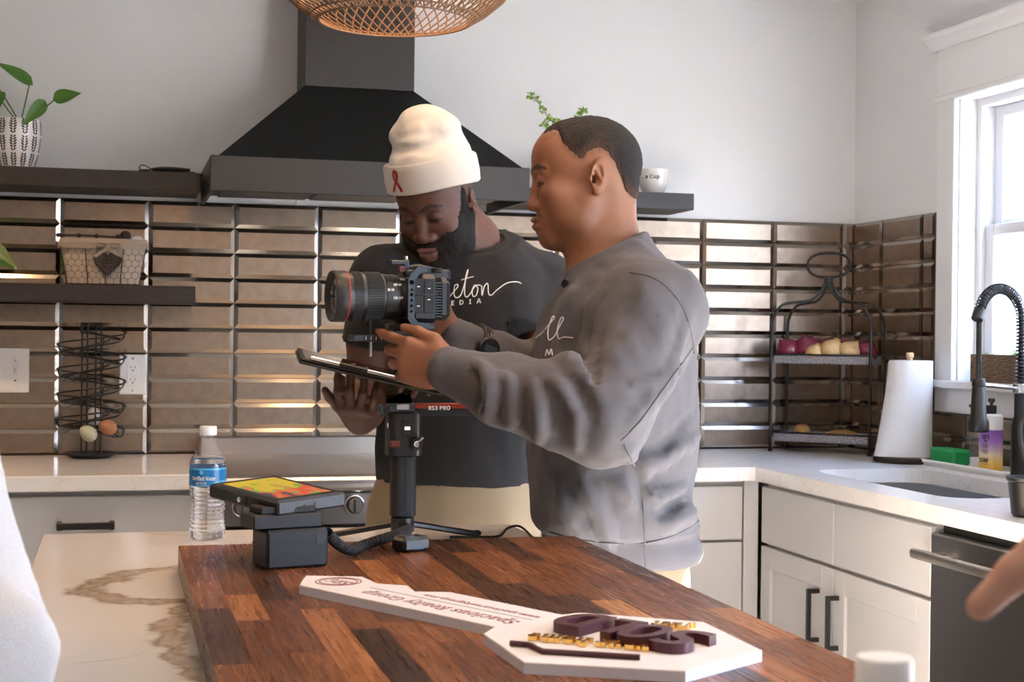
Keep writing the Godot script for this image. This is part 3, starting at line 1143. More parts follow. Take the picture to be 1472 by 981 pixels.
func smooth_path(pts: Array, n := 8, closed := false) -> Array:
	var o := []
	var m := pts.size()
	var last := m if closed else m - 1
	for i in last:
		var p0: Vector3 = pts[(i - 1 + m) % m] if closed else pts[maxi(i - 1, 0)]
		var p1: Vector3 = pts[i]
		var p2: Vector3 = pts[(i + 1) % m]
		var p3: Vector3 = pts[(i + 2) % m] if closed else pts[mini(i + 2, m - 1)]
		for s in n:
			o.append(p1.cubic_interpolate(p2, p0, p3, float(s) / n))
	if not closed:
		o.append(pts[m - 1])
	return o

func pot_pattern() -> ImageTexture:
	var im := Image.create(96, 512, false, Image.FORMAT_RGB8)
	im.fill(Color(0.97, 0.96, 0.95))
	for y in 512:
		var yy := fposmod(y, 170.0)
		for x in 96:
			var dx := absf(x - 48.0)
			var on := false
			# pairs of slanted leaflets on a stalk
			for k in 6:
				var cy := 22.0 + k * 25.0 - (dx - 15.0) * 0.75
				var reach := 33.0 - absf(k - 2.5) * 4.0
				var q := (dx - reach * 0.53) / (reach * 0.47)
				if dx > 3.0 and absf(q) < 1.0 and absf(yy - cy) < 9.5 * sqrt(1.0 - q * q):
					on = true
			if yy > 155.0 and Vector2(dx, yy - 163.0).length() < 5.0:
				on = true
			if on:
				im.set_pixel(x, y, Color(0.06, 0.08, 0.14))
	return ImageTexture.create_from_image(im)

func shelf_things() -> void:
	var green := mat("leaf_green", lin(0.045, 0.13, 0.018), 0.35)
	green.backlight_enabled = true
	green.backlight = lin(0.15, 0.35, 0.04)
	var stemm := mat("stem_green", lin(0.10, 0.19, 0.04), 0.5)
	var soil := mat("soil", lin(0.03, 0.02, 0.014), 0.95)
	# ---- plant in the patterned pot
	var t := thing("potted_plant", "trailing green plant in a navy and white leaf patterned pot", "plant", V(-0.283, 1.757, 0.125))
	var pm := mat("patterned_ceramic", Color(1, 1, 1), 0.22)
	pm.albedo_texture = pot_pattern()
	pm.uv1_scale = V(13, 1, 1)
	var m := MB.new()
	var prof := [Vector2(0.0, 0.0), Vector2(0.043, 0.0), Vector2(0.048, 0.006), Vector2(0.058, 0.035), Vector2(0.0665, 0.075), Vector2(0.0695, 0.105), Vector2(0.0675, 0.140), Vector2(0.066, 0.1475), Vector2(0.063, 0.1475), Vector2(0.063, 0.13)]
	m.lathe(prof, Vector3.ZERO, 48, 60)
	for i in m.uv.size():
		m.uv[i].y = 1.0 - m.uv[i].y / 0.15
	part(m, "pot", pm, t)
	m = MB.new()
	m.lathe([Vector2(0.0635, 0.13), Vector2(0.03, 0.134), Vector2(0, 0.136)], Vector3.ZERO, 24)
	part(m, "soil", soil, t)
	var o := V(-0.283, 1.757, 0.125)
	for s in [[V(-0.262, 1.945, 0.16), V(-0.248, 2.008, 0.17), V(-0.34, 2.065, 0.20), 0.052, V(0.35, 0.5, 0.8)], [V(-0.21, 1.93, 0.18), V(-0.176, 1.962, 0.19), V(-0.104, 1.985, 0.20), 0.052, V(-0.1, 0.35, 0.9)], [V(-0.222, 1.94, 0.175), V(-0.209, 1.952, 0.18), V(-0.262, 1.880, 0.215), 0.047, V(0.5, 0.3, 0.8)], [V(-0.33, 1.95, 0.15), V(-0.332, 1.975, 0.16), V(-0.345, 1.905, 0.2), 0.06, V(-0.4, 0.3, 0.8)], [V(-0.31, 1.96, 0.1), V(-0.36, 2.03, 0.09), V(-0.43, 2.05, 0.1), 0.06, V(0, 1, 0.4)]]:
		m = MB.new()
		m.tube(bez(V(-0.275, 1.89, 0.14) - o, s[0] - o, s[1] - o, 8), 0.0022, 6)
		part(m, "stem", stemm, t)
		m = MB.new()
		leaf(m, s[1] - o, s[2] - o, s[4], s[3])
		part(m, "leaf", green, t)
	# ---- plant on the lower shelf, mostly outside the picture
	t = thing("potted_plant", "dark green leaf of a plant at the left end of the lower shelf", "plant", V(-0.47, 1.4265, 0.11))
	o = t.position
	m = MB.new()
	m.lathe([Vector2(0, 0), Vector2(0.042, 0), Vector2(0.055, 0.10), Vector2(0.052, 0.10), Vector2(0.05, 0.085), Vector2(0, 0.085)], Vector3.ZERO, 28)
	part(m, "pot", M.white_plastic, t)
	for s in [[V(-0.37, 1.53, 0.16), V(-0.275, 1.468, 0.19), 0.075, V(0, 0.55, 0.85)], [V(-0.53, 1.56, 0.16), V(-0.60, 1.52, 0.17), 0.07, V(-0.3, 0.6, 0.7)], [V(-0.45, 1.60, 0.14), V(-0.44, 1.66, 0.2), 0.06, V(0, 0.3, 1)]]:
		m = MB.new()
		m.tube(bez(V(0, 0.085, 0), V(0, 0.15, 0.03), s[0] - o, 8), 0.0022, 6)
		part(m, "stem", stemm, t)
		m = MB.new()
		leaf(m, s[0] - o, s[1] - o, s[3], s[2], 0.06)
		part(m, "leaf", green, t)
	# ---- folded black pouch with a cord loop
	t = thing("cord_pouch", "flat black pouch with a cord loop on the upper shelf", "pouch", V(0.14, 1.757, 0.19))
	m = MB.new()
	m.box(V(0.0, 0.003, 0), V(0.165, 0.006, 0.06), 0.002)
	part(m, "flap", M.black_rubber, t)
	m = MB.new()
	m.ball(V(0.012, 0.013, 0.0), V(0.058, 0.0085, 0.028), 24, 10)
	m.box(V(0.018, 0.013, 0.0), V(0.10, 0.008, 0.045), 0.003)
	part(m, "pouch", M.black_plastic, t)
	m = MB.new()
	m.tube(smooth_path([V(-0.045, 0.012, 0.01), V(-0.055, 0.018, 0.012), V(-0.068, 0.022, 0.014), V(-0.078, 0.016, 0.016), V(-0.072, 0.008, 0.018), V(-0.055, 0.009, 0.018), V(-0.04, 0.010, 0.02)]), 0.0016, 6)
	part(m, "cord", M.black_rubber, t)

	# ---- wire basket
	wire_basket()
	# ---- egg rack
	egg_rack()
	# ---- switch and outlet
	t = thing("light_switch", "white double toggle light switch plate on the tiles", "light switch", V(-0.3125, 1.17, 0.0085))
	m = MB.new()
	m.slab(rrect(-0.0625, -0.067, 0.0625, 0.067, 0.004, 3), 0.0, 0.006, 0.0025)
	part(m, "plate", M.white_plastic, t)
	for k in 2:
		var x := -0.023 + 0.046 * k
		m = MB.new()
		m.box(V(x, 0, 0.0065), V(0.011, 0.024, 0.002), 0.0005)
		m.tf = Transform3D(Basis(Vector3.RIGHT, 0.35), V(x, 0.002, 0.008))
		m.box(V(0, 0, 0.005), V(0.0065, 0.011, 0.014), 0.0015)
		part(m, "toggle", M.white_plastic, t)
		for s in [-1, 1]:
			m = MB.new()
			m.cyl(V(x, s * 0.030, 0.0058), V(x, s * 0.030, 0.0070), 0.003, 10)
			part(m, "screw", M.silver, t)
	t = thing("outlet", "white duplex outlet plate right of the egg rack", "outlet", V(0.0515, 1.159, 0.0085))
	m = MB.new()
	m.slab(rrect(-0.0395, -0.061, 0.0395, 0.061, 0.004, 3), 0.0, 0.006, 0.0025)
	part(m, "plate", M.white_plastic, t)
	m = MB.new()
	m.slab(rrect(-0.0165, -0.033, 0.0165, 0.033, 0.002, 2), 0.0055, 0.0085, 0.0008)
	var face := part(m, "receptacle", M.white_plastic, t)
	m = MB.new()
	for s in [-1.0, 1.0]:
		for x in [-0.0065, 0.0065]:
			m.box(V(x, s * 0.0185 + 0.004, 0.0086), V(0.0016, 0.007, 0.0006), 0)
		m.cyl(V(0, s * 0.0185 - 0.006, 0.0082), V(0, s * 0.0185 - 0.006, 0.0089), 0.0024, 10)
	part(m, "slot", M.black_plastic, face).set_meta("kind", "stuff")
	m = MB.new()
	m.box(V(0, 0.0035, 0.0088), V(0.012, 0.005, 0.0012), 0.0004)
	m.box(V(0, -0.0035, 0.0088), V(0.012, 0.005, 0.0012), 0.0004)
	part(m, "test_button", M.white_plastic, face)
	var led := mat("indicator_glow", lin(0.1, 0.8, 0.25), 0.4)
	led.emission_enabled = true
	led.emission = lin(0.1, 0.9, 0.3)
	led.emission_energy_multiplier = 1.0
	m = MB.new()
	m.cyl(V(0.012, -0.028, 0.008), V(0.012, -0.028, 0.0092), 0.0012, 8)
	part(m, "indicator_light", led, face)
	for s in [-1, 1]:
		m = MB.new()
		m.cyl(V(0, s * 0.049, 0.0058), V(0, s * 0.049, 0.0070), 0.003, 10)
		part(m, "screw", M.silver, t)
	# ---- cup on the right shelf
	t = thing("cup", "white porcelain cup with black lettering on the right shelf", "cup", V(1.690, 1.755, 0.125))
	m = MB.new()
	m.lathe([Vector2(0, 0.004), Vector2(0.022, 0.004), Vector2(0.023, 0.0), Vector2(0.026, 0.0), Vector2(0.034, 0.008), Vector2(0.043, 0.025), Vector2(0.0475, 0.045), Vector2(0.049, 0.082), Vector2(0.0475, 0.084), Vector2(0.046, 0.082), Vector2(0.0445, 0.046), Vector2(0.040, 0.027), Vector2(0.028, 0.01), Vector2(0, 0.009)], Vector3.ZERO, 36)
	part(m, "bowl", mat("porcelain", lin(0.72, 0.69, 0.66), 0.15), t)
	var bend := func(p: Vector3) -> Vector3:
		var an := (p.x + 0.006) / 0.049 - 0.55
		return V(sin(an) * (0.0486 + p.z), 0.056 + p.y, cos(an) * (0.0486 + p.z))
	part(letters("a Cup", 0.013, 0.0006, font(false, true), bend), "lettering", M.black_plastic, t)
	# ---- airy plant behind the right man's head
	t = thing("potted_plant", "airy sprig with small round leaves rising behind the man in grey", "plant", V(1.42, 1.755, 0.12))
	o = t.position
	m = MB.new()
	m.lathe([Vector2(0, 0), Vector2(0.04, 0), Vector2(0.055, 0.09), Vector2(0.052, 0.09), Vector2(0.05, 0.075), Vector2(0, 0.075)], Vector3.ZERO, 28)
	part(m, "pot", M.white_plastic, t)
	var young := mat("young_leaf", lin(0.20, 0.32, 0.05), 0.45)
	young.backlight_enabled = true
	young.backlight = lin(0.25, 0.4, 0.06)
	var r2 := RandomNumberGenerator.new()
	r2.seed = 4
	for br in [[V(1.40, 1.93, 0.13), V(1.33, 1.985, 0.14), V(1.285, 2.04, 0.15), V(1.262, 2.055, 0.15)], [V(1.40, 1.93, 0.14), V(1.37, 1.965, 0.15), V(1.325, 1.975, 0.16), V(1.305, 1.955, 0.16)], [V(1.43, 1.95, 0.12), V(1.425, 1.98, 0.13), V(1.435, 2.01, 0.13), V(1.45, 2.02, 0.13)], [V(1.43, 1.9, 0.10), V(1.48, 1.96, 0.10), V(1.51, 1.97, 0.1), V(1.53, 1.95, 0.1)]]:
		var pth := [V(0, 0.075, 0)]
		for q in br:
			pth.append(q - o)
		var sp := smooth_path(pth, 6)
		m = MB.new()
		m.tube(sp, 0.0014, 5)
		var st := part(m, "branch", stemm, t)
		m = MB.new()
		for i in range(8, sp.size()):
			for k in 3:
				var b: Vector3 = sp[i]
				var dir := V(r2.randf_range(-1, 1), r2.randf_range(-0.8, 1), r2.randf_range(-0.6, 1)).normalized()
				leaf(m, b + dir * 0.004, b + dir * r2.randf_range(0.013, 0.02), V(r2.randf_range(-1, 1), 0.6, 1).normalized(), 0.010, 0.05, false)
		part(m, "foliage", young, st).set_meta("kind", "stuff")

func wire_basket() -> void:
	var t := thing("wire_basket", "chicken wire basket with a linen liner and heart on the lower shelf", "basket", V(-0.037, 1.4265, 0.105))
	var linen := mat("linen", lin(0.50, 0.41, 0.32), 0.9)
	relief(linen, 0.12, V(14, 14, 14), 4.0, 51)
	var lace := mat("lace", lin(0.46, 0.37, 0.28), 0.9)
	relief(lace, 0.25, V(20, 20, 20), 9.0, 52, 1)
	var iron := mat("rust_iron", lin(0.030, 0.020, 0.018), 0.55, 0.3)
	var hb := 0.104
	var ht := 0.124
	var db := 0.045
	var dt := 0.058
	var hh := 0.112
	var ring := func(w: float, d: float, y: float, n: int) -> Array:
		var o := []
		for k in n:
			var a := TAU * k / n
			var c := cos(a)
			var s := sin(a)
			o.append(V(signf(c) * pow(absf(c), 0.35) * w, y, signf(s) * pow(absf(s), 0.35) * d))
		return o
	# liner
	var m := MB.new()
	var n := 48
	for lv in 5:
		var f := lv / 4.0
		var rg: Array = ring.call(lerpf(hb, ht, f) - 0.003, lerpf(db, dt, f) - 0.003, hh * f + 0.002, n)
		for k in n + 1:
			var p: Vector3 = rg[k % n]
			var wob := 0.002 * sin(k * 1.7 + lv * 2.1)
			m.vert(p + V(p.x, 0, p.z * 2.0).normalized() * wob, V(p.x * 0.4, 0.0, p.z * 1.6).normalized(), Vector2(float(k) / n, f))
	for lv in 4:
		for k in n:
			var a := lv * (n + 1) + k
			m.quad(a, a + 1, a + n + 2, a + n + 1)
	m.flat(ring.call(hb, db, 0.002, n), Vector3.UP)
	part(m, "liner", linen, t)
	# folded trim round the rim with a lace edge
	m = MB.new()
	for lv in 4:
		var yy: float = [0.132, 0.137, 0.118, 0.108][lv]
		var ex: float = [-0.004, 0.001, 0.005, 0.0055][lv]
		var rg: Array = ring.call(ht + ex, dt + ex, yy, n)
		for k in n + 1:
			var p: Vector3 = rg[k % n] + V(0, 0.002 * sin(k * 2.9) if lv == 3 else 0.0, 0)
			m.vert(p, V(p.x * 0.4, 0.2, p.z * 1.6).normalized(), Vector2(float(k) / n, lv / 3.0))
	for lv in 3:
		for k in n:
			var a := lv * (n + 1) + k
			m.quad(a, a + 1, a + n + 2, a + n + 1)
	part(m, "linen_fold", linen, t)
	m = MB.new()
	for lv in 2:
		var rg: Array = ring.call(ht + 0.0068, dt + 0.0068, 0.124 - 0.016 * lv, n * 2)
		for k in n * 2 + 1:
			var p: Vector3 = rg[k % (n * 2)] + V(0, -0.002 * absf(sin(k * 0.9)) * lv, 0)
			m.vert(p, V(p.x * 0.4, 0.0, p.z * 1.6).normalized(), Vector2(float(k), lv))
	for k in n * 2:
		m.quad(k, k + 1, k + n * 2 + 2, k + n * 2 + 1)
	part(m, "lace_edge", lace, t)
	# frame wires
	for f in [[hb, db, 0.003], [ht, dt, hh]]:
		m = MB.new()
		m.tube(ring.call(f[0] + 0.003, f[1] + 0.003, f[2], 40), 0.0016, 6, true)
		part(m, "hoop", iron, t)
	for sx in [-0.98, -0.42, 0.05, 0.46, 0.98]:
		for sz in [1.0, -1.0]:
			m = MB.new()
			m.tube([V(hb * sx, 0.003, (db + 0.004) * sz), V(ht * sx, hh, (dt + 0.004) * sz)], 0.0016, 6)
			part(m, "upright", iron, t)
	# hexagonal netting on the front and back
	m = MB.new()
	var c := 0.0115
	for sz in [1.0, -1.0]:
		for row in 6:
			for k in range(-7, 8):
				var cx := (k + (0.5 if row % 2 else 0.0)) * c * 1.75
				var cy := 0.012 + row * c * 1.52
				if absf(cx) > 0.105 + cy * 0.12 or cy > hh:
					continue
				var zz := func(y: float) -> float: return (lerpf(db, dt, y / hh) + 0.0045) * sz
				var a := V(cx - c * 0.87, cy - c * 0.5, zz.call(cy - c * 0.5))
				var b := V(cx, cy - c, zz.call(cy - c))
				var d := V(cx + c * 0.87, cy - c * 0.5, zz.call(cy - c * 0.5))
				var e := V(cx + c * 0.87, cy + c * 0.5, zz.call(cy + c * 0.5))
				m.tube([a, b], 0.0006, 4)
				m.tube([b, d], 0.0006, 4)
				m.tube([d, e], 0.0006, 4)
	part(m, "netting", iron, t).set_meta("kind", "stuff")
	# handle rod with knobs lying over the rim
	m = MB.new()
	m.tube([V(-0.128, 0.144, dt - 0.01), V(-0.06, 0.145, dt - 0.008), V(0.0, 0.143, dt - 0.006), V(0.07, 0.141, dt - 0.006)], 0.003, 8)
	for x in [-0.128, -0.07, -0.02, 0.04]:
		m.ball(V(x, 0.144, dt - 0.008), V(0.007, 0.007, 0.007), 10, 6)
	part(m, "handle", iron, t)
	m = MB.new()
	m.ball(V(0.062, 0.148, dt - 0.02), V(0.016, 0.015, 0.016), 14, 8)
	part(m, "knob", iron, t)
	# heart
	var hp := PackedVector2Array()
	for k in 40:
		var a := TAU * k / 40
		hp.append(Vector2(0.0405 / 16.0 * 16.0 * pow(sin(a), 3), 0.0026 * (13 * cos(a) - 5 * cos(2 * a) - 2 * cos(3 * a) - cos(4 * a))))
	m = MB.new()
	m.tf = Transform3D(Basis(), V(0.012, 0.066, dt + 0.002))
	m.slab(hp, 0.0, 0.009, 0.0)
	for k in 8:
		var a := TAU * k / 8
		m.ball(V(cos(a) * 0.012, sin(a) * 0.012, 0.009), V(0.006, 0.006, 0.0025), 8, 4)
	m.ball(V(0, 0, 0.0095), V(0.005, 0.005, 0.003), 8, 4)
	var hr := []
	for q in hp:
		hr.append(V(q.x * 0.9, q.y * 0.9, 0.009))
	m.tube(hr, 0.0022, 5, true)
	part(m, "heart", iron, t, "dark cast iron heart")
	# bow
	m = MB.new()
	for s in [-1.0, 1.0]:
		var loop := smooth_path([V(0.012, 0.112, dt + 0.014), V(0.012 + s * 0.018, 0.122, dt + 0.018), V(0.012 + s * 0.034, 0.116, dt + 0.016), V(0.012 + s * 0.022, 0.108, dt + 0.016), V(0.012, 0.110, dt + 0.014)], 5)
		ribbon(m, loop, V(0, 0.35, 0.9), 0.009)
		var tail := smooth_path([V(0.012, 0.110, dt + 0.014), V(0.012 + s * 0.012, 0.100, dt + 0.017), V(0.012 + s * (0.036 if s < 0 else 0.042), 0.083, dt + 0.014)], 5)
		ribbon(m, tail, V(s * 0.5, 0.5, 0.4), 0.011)
	m.ball(V(0.012, 0.111, dt + 0.017), V(0.006, 0.006, 0.004), 8, 6)
	part(m, "bow", lace, t)
	m = MB.new()
	m.ball(V(0.098, 0.139, 0.0), V(0.018, 0.012, 0.014), 12, 8)
	part(m, "pale_cloth", M.white_print, t)

func ribbon(m: MB, pts: Array, wide: Vector3, w: float) -> void:
	var b := m.v.size()
	for i in pts.size():
		var t: Vector3 = (pts[mini(i + 1, pts.size() - 1)] - pts[maxi(i - 1, 0)]).normalized()
		var s := (wide - t * wide.dot(t)).normalized()
		var nn := t.cross(s)
		m.vert(pts[i] - s * w * 0.5, nn)
		m.vert(pts[i] + s * w * 0.5, nn)
	for i in pts.size() - 1:
		m.quad(b + 2 * i, b + 2 * i + 1, b + 2 * i + 3, b + 2 * i + 2)

func egg_rack() -> void:
	var t := thing("egg_rack", "black wire spiral egg rack on the left worktop", "egg rack", V(-0.068, CT, 0.12))
	var turns := 4.25
	var y0 := 0.062
	var y1 := 0.372
	var rail := func(r: float, dy: float, a0: float, a1: float) -> Array:
		var o := []
		var n := int((a1 - a0) * 28)
		for i in n + 1:
			var f := lerpf(a0, a1, float(i) / n)
			var an := f * TAU + 0.35
			o.append(V(cos(an) * r, lerpf(y0, y1, f / turns) + dy, -sin(an) * r))
		return o
	var m := MB.new()
	m.tube(rail.call(0.099, 0.022, 0.0, turns), 0.0027, 6)
	part(m, "outer_rail", M.black_metal, t)
	m = MB.new()
	m.tube(rail.call(0.083, 0.0, 0.0, turns), 0.0027, 6)
	part(m, "lower_rail", M.black_metal, t)
	m = MB.new()
	m.tube(rail.call(0.052, 0.003, 0.0, turns), 0.0024, 6)
	part(m, "inner_rail", M.black_metal, t)
	for k in 18:
		var f := k * turns / 17.0
		var an := f * TAU + 0.35
		var yy := lerpf(y0, y1, f / turns)
		var d := V(cos(an), 0, -sin(an))
		m = MB.new()
		m.tube([d * 0.099 + V(0, yy + 0.022, 0), d * 0.0985 + V(0, yy + 0.006, 0), d * 0.092 + V(0, yy - 0.003, 0), d * 0.07 + V(0, yy - 0.003, 0), d * 0.042 + V(0, yy + 0.006, 0)], 0.0022, 5)
		part(m, "bracket", M.black_metal, t)
	for k in 4:
		var an := TAU * k / 4 + 0.4
		m = MB.new()
		m.tube([V(cos(an) * 0.030, 0.012, sin(an) * 0.030), V(cos(an) * 0.030, 0.40, sin(an) * 0.030)], 0.0027, 6)
		part(m, "post", M.black_metal, t)
	m = MB.new()
	for k in 2:
		var an := TAU * k / 4 + 0.4
		m.tube([V(cos(an) * 0.032, 0.398 - k * 0.002, sin(an) * 0.032), V(-cos(an) * 0.032, 0.398 - k * 0.002, -sin(an) * 0.032)], 0.0023, 6)
	part(m, "crossbar", M.black_metal, t)
	m = MB.new()
	m.lathe([Vector2(0, 0.0), Vector2(0.052, 0.0), Vector2(0.058, 0.003), Vector2(0.078, 0.0125), Vector2(0.078, 0.0145), Vector2(0.056, 0.0075), Vector2(0.04, 0.006), Vector2(0, 0.006)], Vector3.ZERO, 36)
	part(m, "base_dish", M.black_metal, t)
	for e in [[V(-0.075, 0.992, 0.185), lin(0.50, 0.50, 0.36), "pale green egg at the front of the spiral rack", 0.9], [V(-0.021, 1.008, 0.160), lin(0.44, 0.19, 0.085), "brown egg at the foot of the spiral rack", 1.25], [V(-0.060, 1.034, 0.050), lin(0.62, 0.60, 0.54), "white egg behind the brown one in the spiral rack", 0.2]]:
		var g := thing("egg", e[2], "egg", e[0], 0.0, "eggs in the spiral rack")
		m = MB.new()
		var pr := []
		for k in 21:
			var a := -PI / 2 + PI * k / 20.0
			pr.append(Vector2(0.0222 * cos(a) * (1.0 - 0.13 * sin(a)), 0.029 * sin(a)))
		m.tf = Transform3D(Basis(V(0, 0, 1), e[3] - 0.1) * Basis(V(1, 0, 0), 0.5), Vector3.ZERO)
		m.lathe(pr, Vector3.ZERO, 24, 60)
		part(m, "shell", mat("eggshell_%d" % M.size(), e[1], 0.5), g)

# ---------------------------------------------------------------- things on the worktop
func counter_things() -> void:
	var m: MB
	var t: Node3D
	# ---- two tier rack, turned into the corner
	var galv := mat("galvanised", lin(0.60, 0.60, 0.62), 0.42, 0.75)
	galv.albedo_texture = ntex(0.05, 61, 512, 512, ramp([Color(0.62, 0.6, 0.62), Color(0.9, 0.9, 0.92), Color(1, 1, 1)], [0.3, 0.55, 0.75]), 3)
	galv.uv1_triplanar = true
	galv.uv1_scale = V(7, 7, 7)
	var rc := V(2.285, CT, 0.196)
	var ra := -0.795
	t = thing("tiered_rack", "black wire two tier rack with galvanised trays in the corner", "rack", rc, ra)
	var L := 0.168
	var D := 0.076
	for sx in [-1.0, 1.0]:
		for sz in [-1.0, 1.0]:
			m = MB.new()
			var leg := smooth_path([V(sx * L, 0.012, sz * D), V(sx * L, 0.2, sz * D), V(sx * L, 0.40, sz * D), V(sx * L * 0.96, 0.45, sz * D * 0.98), V(sx * L * 0.80, 0.488, sz * D * 0.9), V(sx * L * 0.55, 0.497, sz * D * 0.75), V(sx * L * 0.32, 0.503, sz * D * 0.5), V(sx * L * 0.14, 0.528, sz * D * 0.25), V(sx * L * 0.05, 0.565, sz * D * 0.1)], 5)
			m.tube(leg, 0.0048, 8)
			part(m, "leg", M.black_metal, t)
			m = MB.new()
			m.lathe([Vector2(0, 0), Vector2(0.0075, 0.0), Vector2(0.0085, 0.006), Vector2(0.0065, 0.014), Vector2(0, 0.014)], V(sx * L, 0, sz * D), 12)
			part(m, "foot", M.black_rubber, t)
	m = MB.new()
	m.cyl(V(0, 0.545, 0), V(0, 0.583, 0), 0.014, 14, 0.003)
	part(m, "collar", M.black_metal, t)
	m = MB.new()
	var ov := []
	for k in 40:
		var a := TAU * k / 40
		ov.append(V(signf(cos(a)) * pow(absf(cos(a)), 0.75) * 0.073, 0.622 + signf(sin(a)) * pow(absf(sin(a)), 0.9) * 0.040, 0))
	m.tube(ov, 0.0048, 8, true)
	part(m, "handle", M.black_metal, t)
	for yy in [0.035, 0.294]:
		m = MB.new()
		var x := L - 0.008
		var z := D - 0.006
		for r in [[V(-x, yy, -z), V(x, yy + 0.003, z)], [V(-x, yy, z - 0.0015), V(x, yy + 0.030, z)], [V(-x, yy, -z), V(x, yy + 0.030, -z + 0.0015)], [V(-x, yy, -z), V(-x + 0.0015, yy + 0.030, z)], [V(x - 0.0015, yy, -z), V(x, yy + 0.030, z)]]:
			m.box((r[0] + r[1]) * 0.5, r[1] - r[0], 0.0)
		var tr := part(m, "tray", galv, t)
		m = MB.new()
		m.tube([V(-L, yy + 0.030, -D), V(L, yy + 0.030, -D), V(L, yy + 0.030, D), V(-L, yy + 0.030, D)], 0.0036, 6, true)
		part(m, "tray_rim", M.black_metal, tr)
	# ---- onions and potatoes
	var red := mat("red_onion_skin", lin(0.19, 0.016, 0.045), 0.24)
	grain(red, 0.03, V(9, 1.5, 9), 0.6, 1.25, 71)
	var yel := mat("yellow_onion_skin", lin(0.62, 0.42, 0.19), 0.35)
	grain(yel, 0.03, V(9, 1.5, 9), 0.88, 1.05, 72)
	var dry := mat("dry_onion_skin", lin(0.52, 0.29, 0.08), 0.6)
	var on := [[-0.128, 0.024, 0.042, 0, "red onion at the left end of the top tray"], [-0.070, 0.004, 0.049, 0, "largest red onion standing highest in the top tray"], [-0.005, -0.026, 0.045, 0, "red onion at the back behind the yellow ones"], [0.045, -0.022, 0.045, 0, "red onion behind the loose dry skin"], [0.128, 0.0, 0.040, 0, "small red onion at the right end of the tray"], [-0.028, 0.040, 0.033, 1, "small yellow onion low in the front row"], [0.026, 0.030, 0.042, 1, "plump yellow onion at the middle of the front row"], [0.084, 0.026, 0.040, 1, "yellow onion with loose dry skin near the right"]]
	for e in on:
		var s: float = e[2]
		var w := Transform3D(Basis(Vector3.UP, ra), rc) * V(e[0], 0.297 + s * 0.92, e[1])
		var g := thing("onion", e[4], "onion", w, e[0] * 20.0, "onions in the top tray")
		m = MB.new()
		var pr := []
		for k in 19:
			var a := -PI / 2 + PI * k / 18.0
			var y := sin(a)
			pr.append(Vector2(s * cos(a) * (1.0 if y < 0.55 else lerpf(1.0, 0.88, (y - 0.55) / 0.45)), s * 0.92 * y + (s * 0.10 * maxf(0.0, (y - 0.8) / 0.2))))
		m.tf = Transform3D(Basis(Vector3.RIGHT, 0.5) * Basis(Vector3.BACK, e[0] * 4.0), Vector3.ZERO)
		m.lathe(pr, Vector3.ZERO, 22, 70)
		part(m, "bulb", red if e[3] == 0 else yel, g)
		m = MB.new()
		m.tf = Transform3D(Basis(Vector3.RIGHT, 0.5) * Basis(Vector3.BACK, e[0] * 4.0), Vector3.ZERO)
		m.lathe([Vector2(s * 0.18, s * 0.94), Vector2(s * 0.09, s * 1.08), Vector2(s * 0.10, s * 1.15), Vector2(0.0, s * 1.14)], Vector3.ZERO, 9, 20)
		if e[3] == 1:
			m.tf = m.tf * Transform3D(Basis(Vector3.UP, 1.0), Vector3.ZERO)
			leaf(m, V(0, s * 0.95, 0), V(s * 0.7, s * 0.96, s * 0.3), V(0, 1, 0), s * 0.6, 0.1, false)
		part(m, "neck", red if e[3] == 0 else dry, g)
	var pot := mat("potato_skin", lin(0.42, 0.24, 0.07), 0.55)
	grain(pot, 0.06, V(9, 9, 9), 0.75, 1.1, 73)
	for e in [[-0.075, 0.030, 0.030, 0.028, "small round potato in the bottom tray"], [0.062, 0.03, 0.056, 0.021, "long flat yellow potato in the bottom tray"]]:
		var w := Transform3D(Basis(Vector3.UP, ra), rc) * V(e[0], 0.038 + e[3], e[1])
		var g := thing("potato", e[4], "potato", w, ra, "potatoes in the bottom tray")
		m = MB.new()
		m.ball(Vector3.ZERO, V(e[2], e[3], e[2] * 0.7 if e[2] > 0.03 else e[2] * 0.9), 18, 12)
		for i in m.v.size():
			m.v[i] += m.n[i] * 0.0015 * sin(m.v[i].x * 210.0 + m.v[i].z * 130.0)
		part(m, "skin", pot, g)
	# ---- paper towels on a rough wood disc
	var bark := mat("bark", lin(0.035, 0.022, 0.015), 0.85)
	grain(bark, 0.06, V(12, 12, 12), 0.5, 1.3, 74)
	var cut := mat("cut_wood", lin(0.16, 0.085, 0.045), 0.6)
	grain(cut, 0.05, V(5, 5, 5), 0.6, 1.1, 75)
	var pc := V(2.366, CT, 0.585)
	t = thing("towel_holder", "dark bark edged wooden paper towel stand under the roll", "paper towel holder", pc)
	m = MB.new()
	m.lathe([Vector2(0, 0.0), Vector2(0.098, 0.0), Vector2(0.105, 0.004), Vector2(0.106, 0.013), Vector2(0.101, 0.018)], Vector3.ZERO, 48)
	for i in m.v.size():
		var an := atan2(m.v[i].z, m.v[i].x)
		m.v[i] += V(m.n[i].x, 0, m.n[i].z) * 0.0022 * (sin(an * 9.0) + sin(an * 23.0 + 1.0) * 0.6)
	part(m, "bark_edge", bark, t)
	m = MB.new()
	m.lathe([Vector2(0.102, 0.0175), Vector2(0.05, 0.0195), Vector2(0, 0.0195)], Vector3.ZERO, 48)
	part(m, "disc", cut, t)
	m = MB.new()
	m.cyl(V(0, 0.019, 0), V(0, 0.335, 0), 0.009, 12, 0.002)
	m.cyl(V(0, 0.321, 0), V(0, 0.338, 0), 0.012, 14, 0.003)
	part(m, "dowel", mat("pale_wood", lin(0.55, 0.36, 0.20), 0.55), t)
	var tow := mat("paper_towel", lin(0.80, 0.80, 0.80), 0.9)
	relief(tow, 0.07, V(12, 12, 12), 5.0, 81, 2)
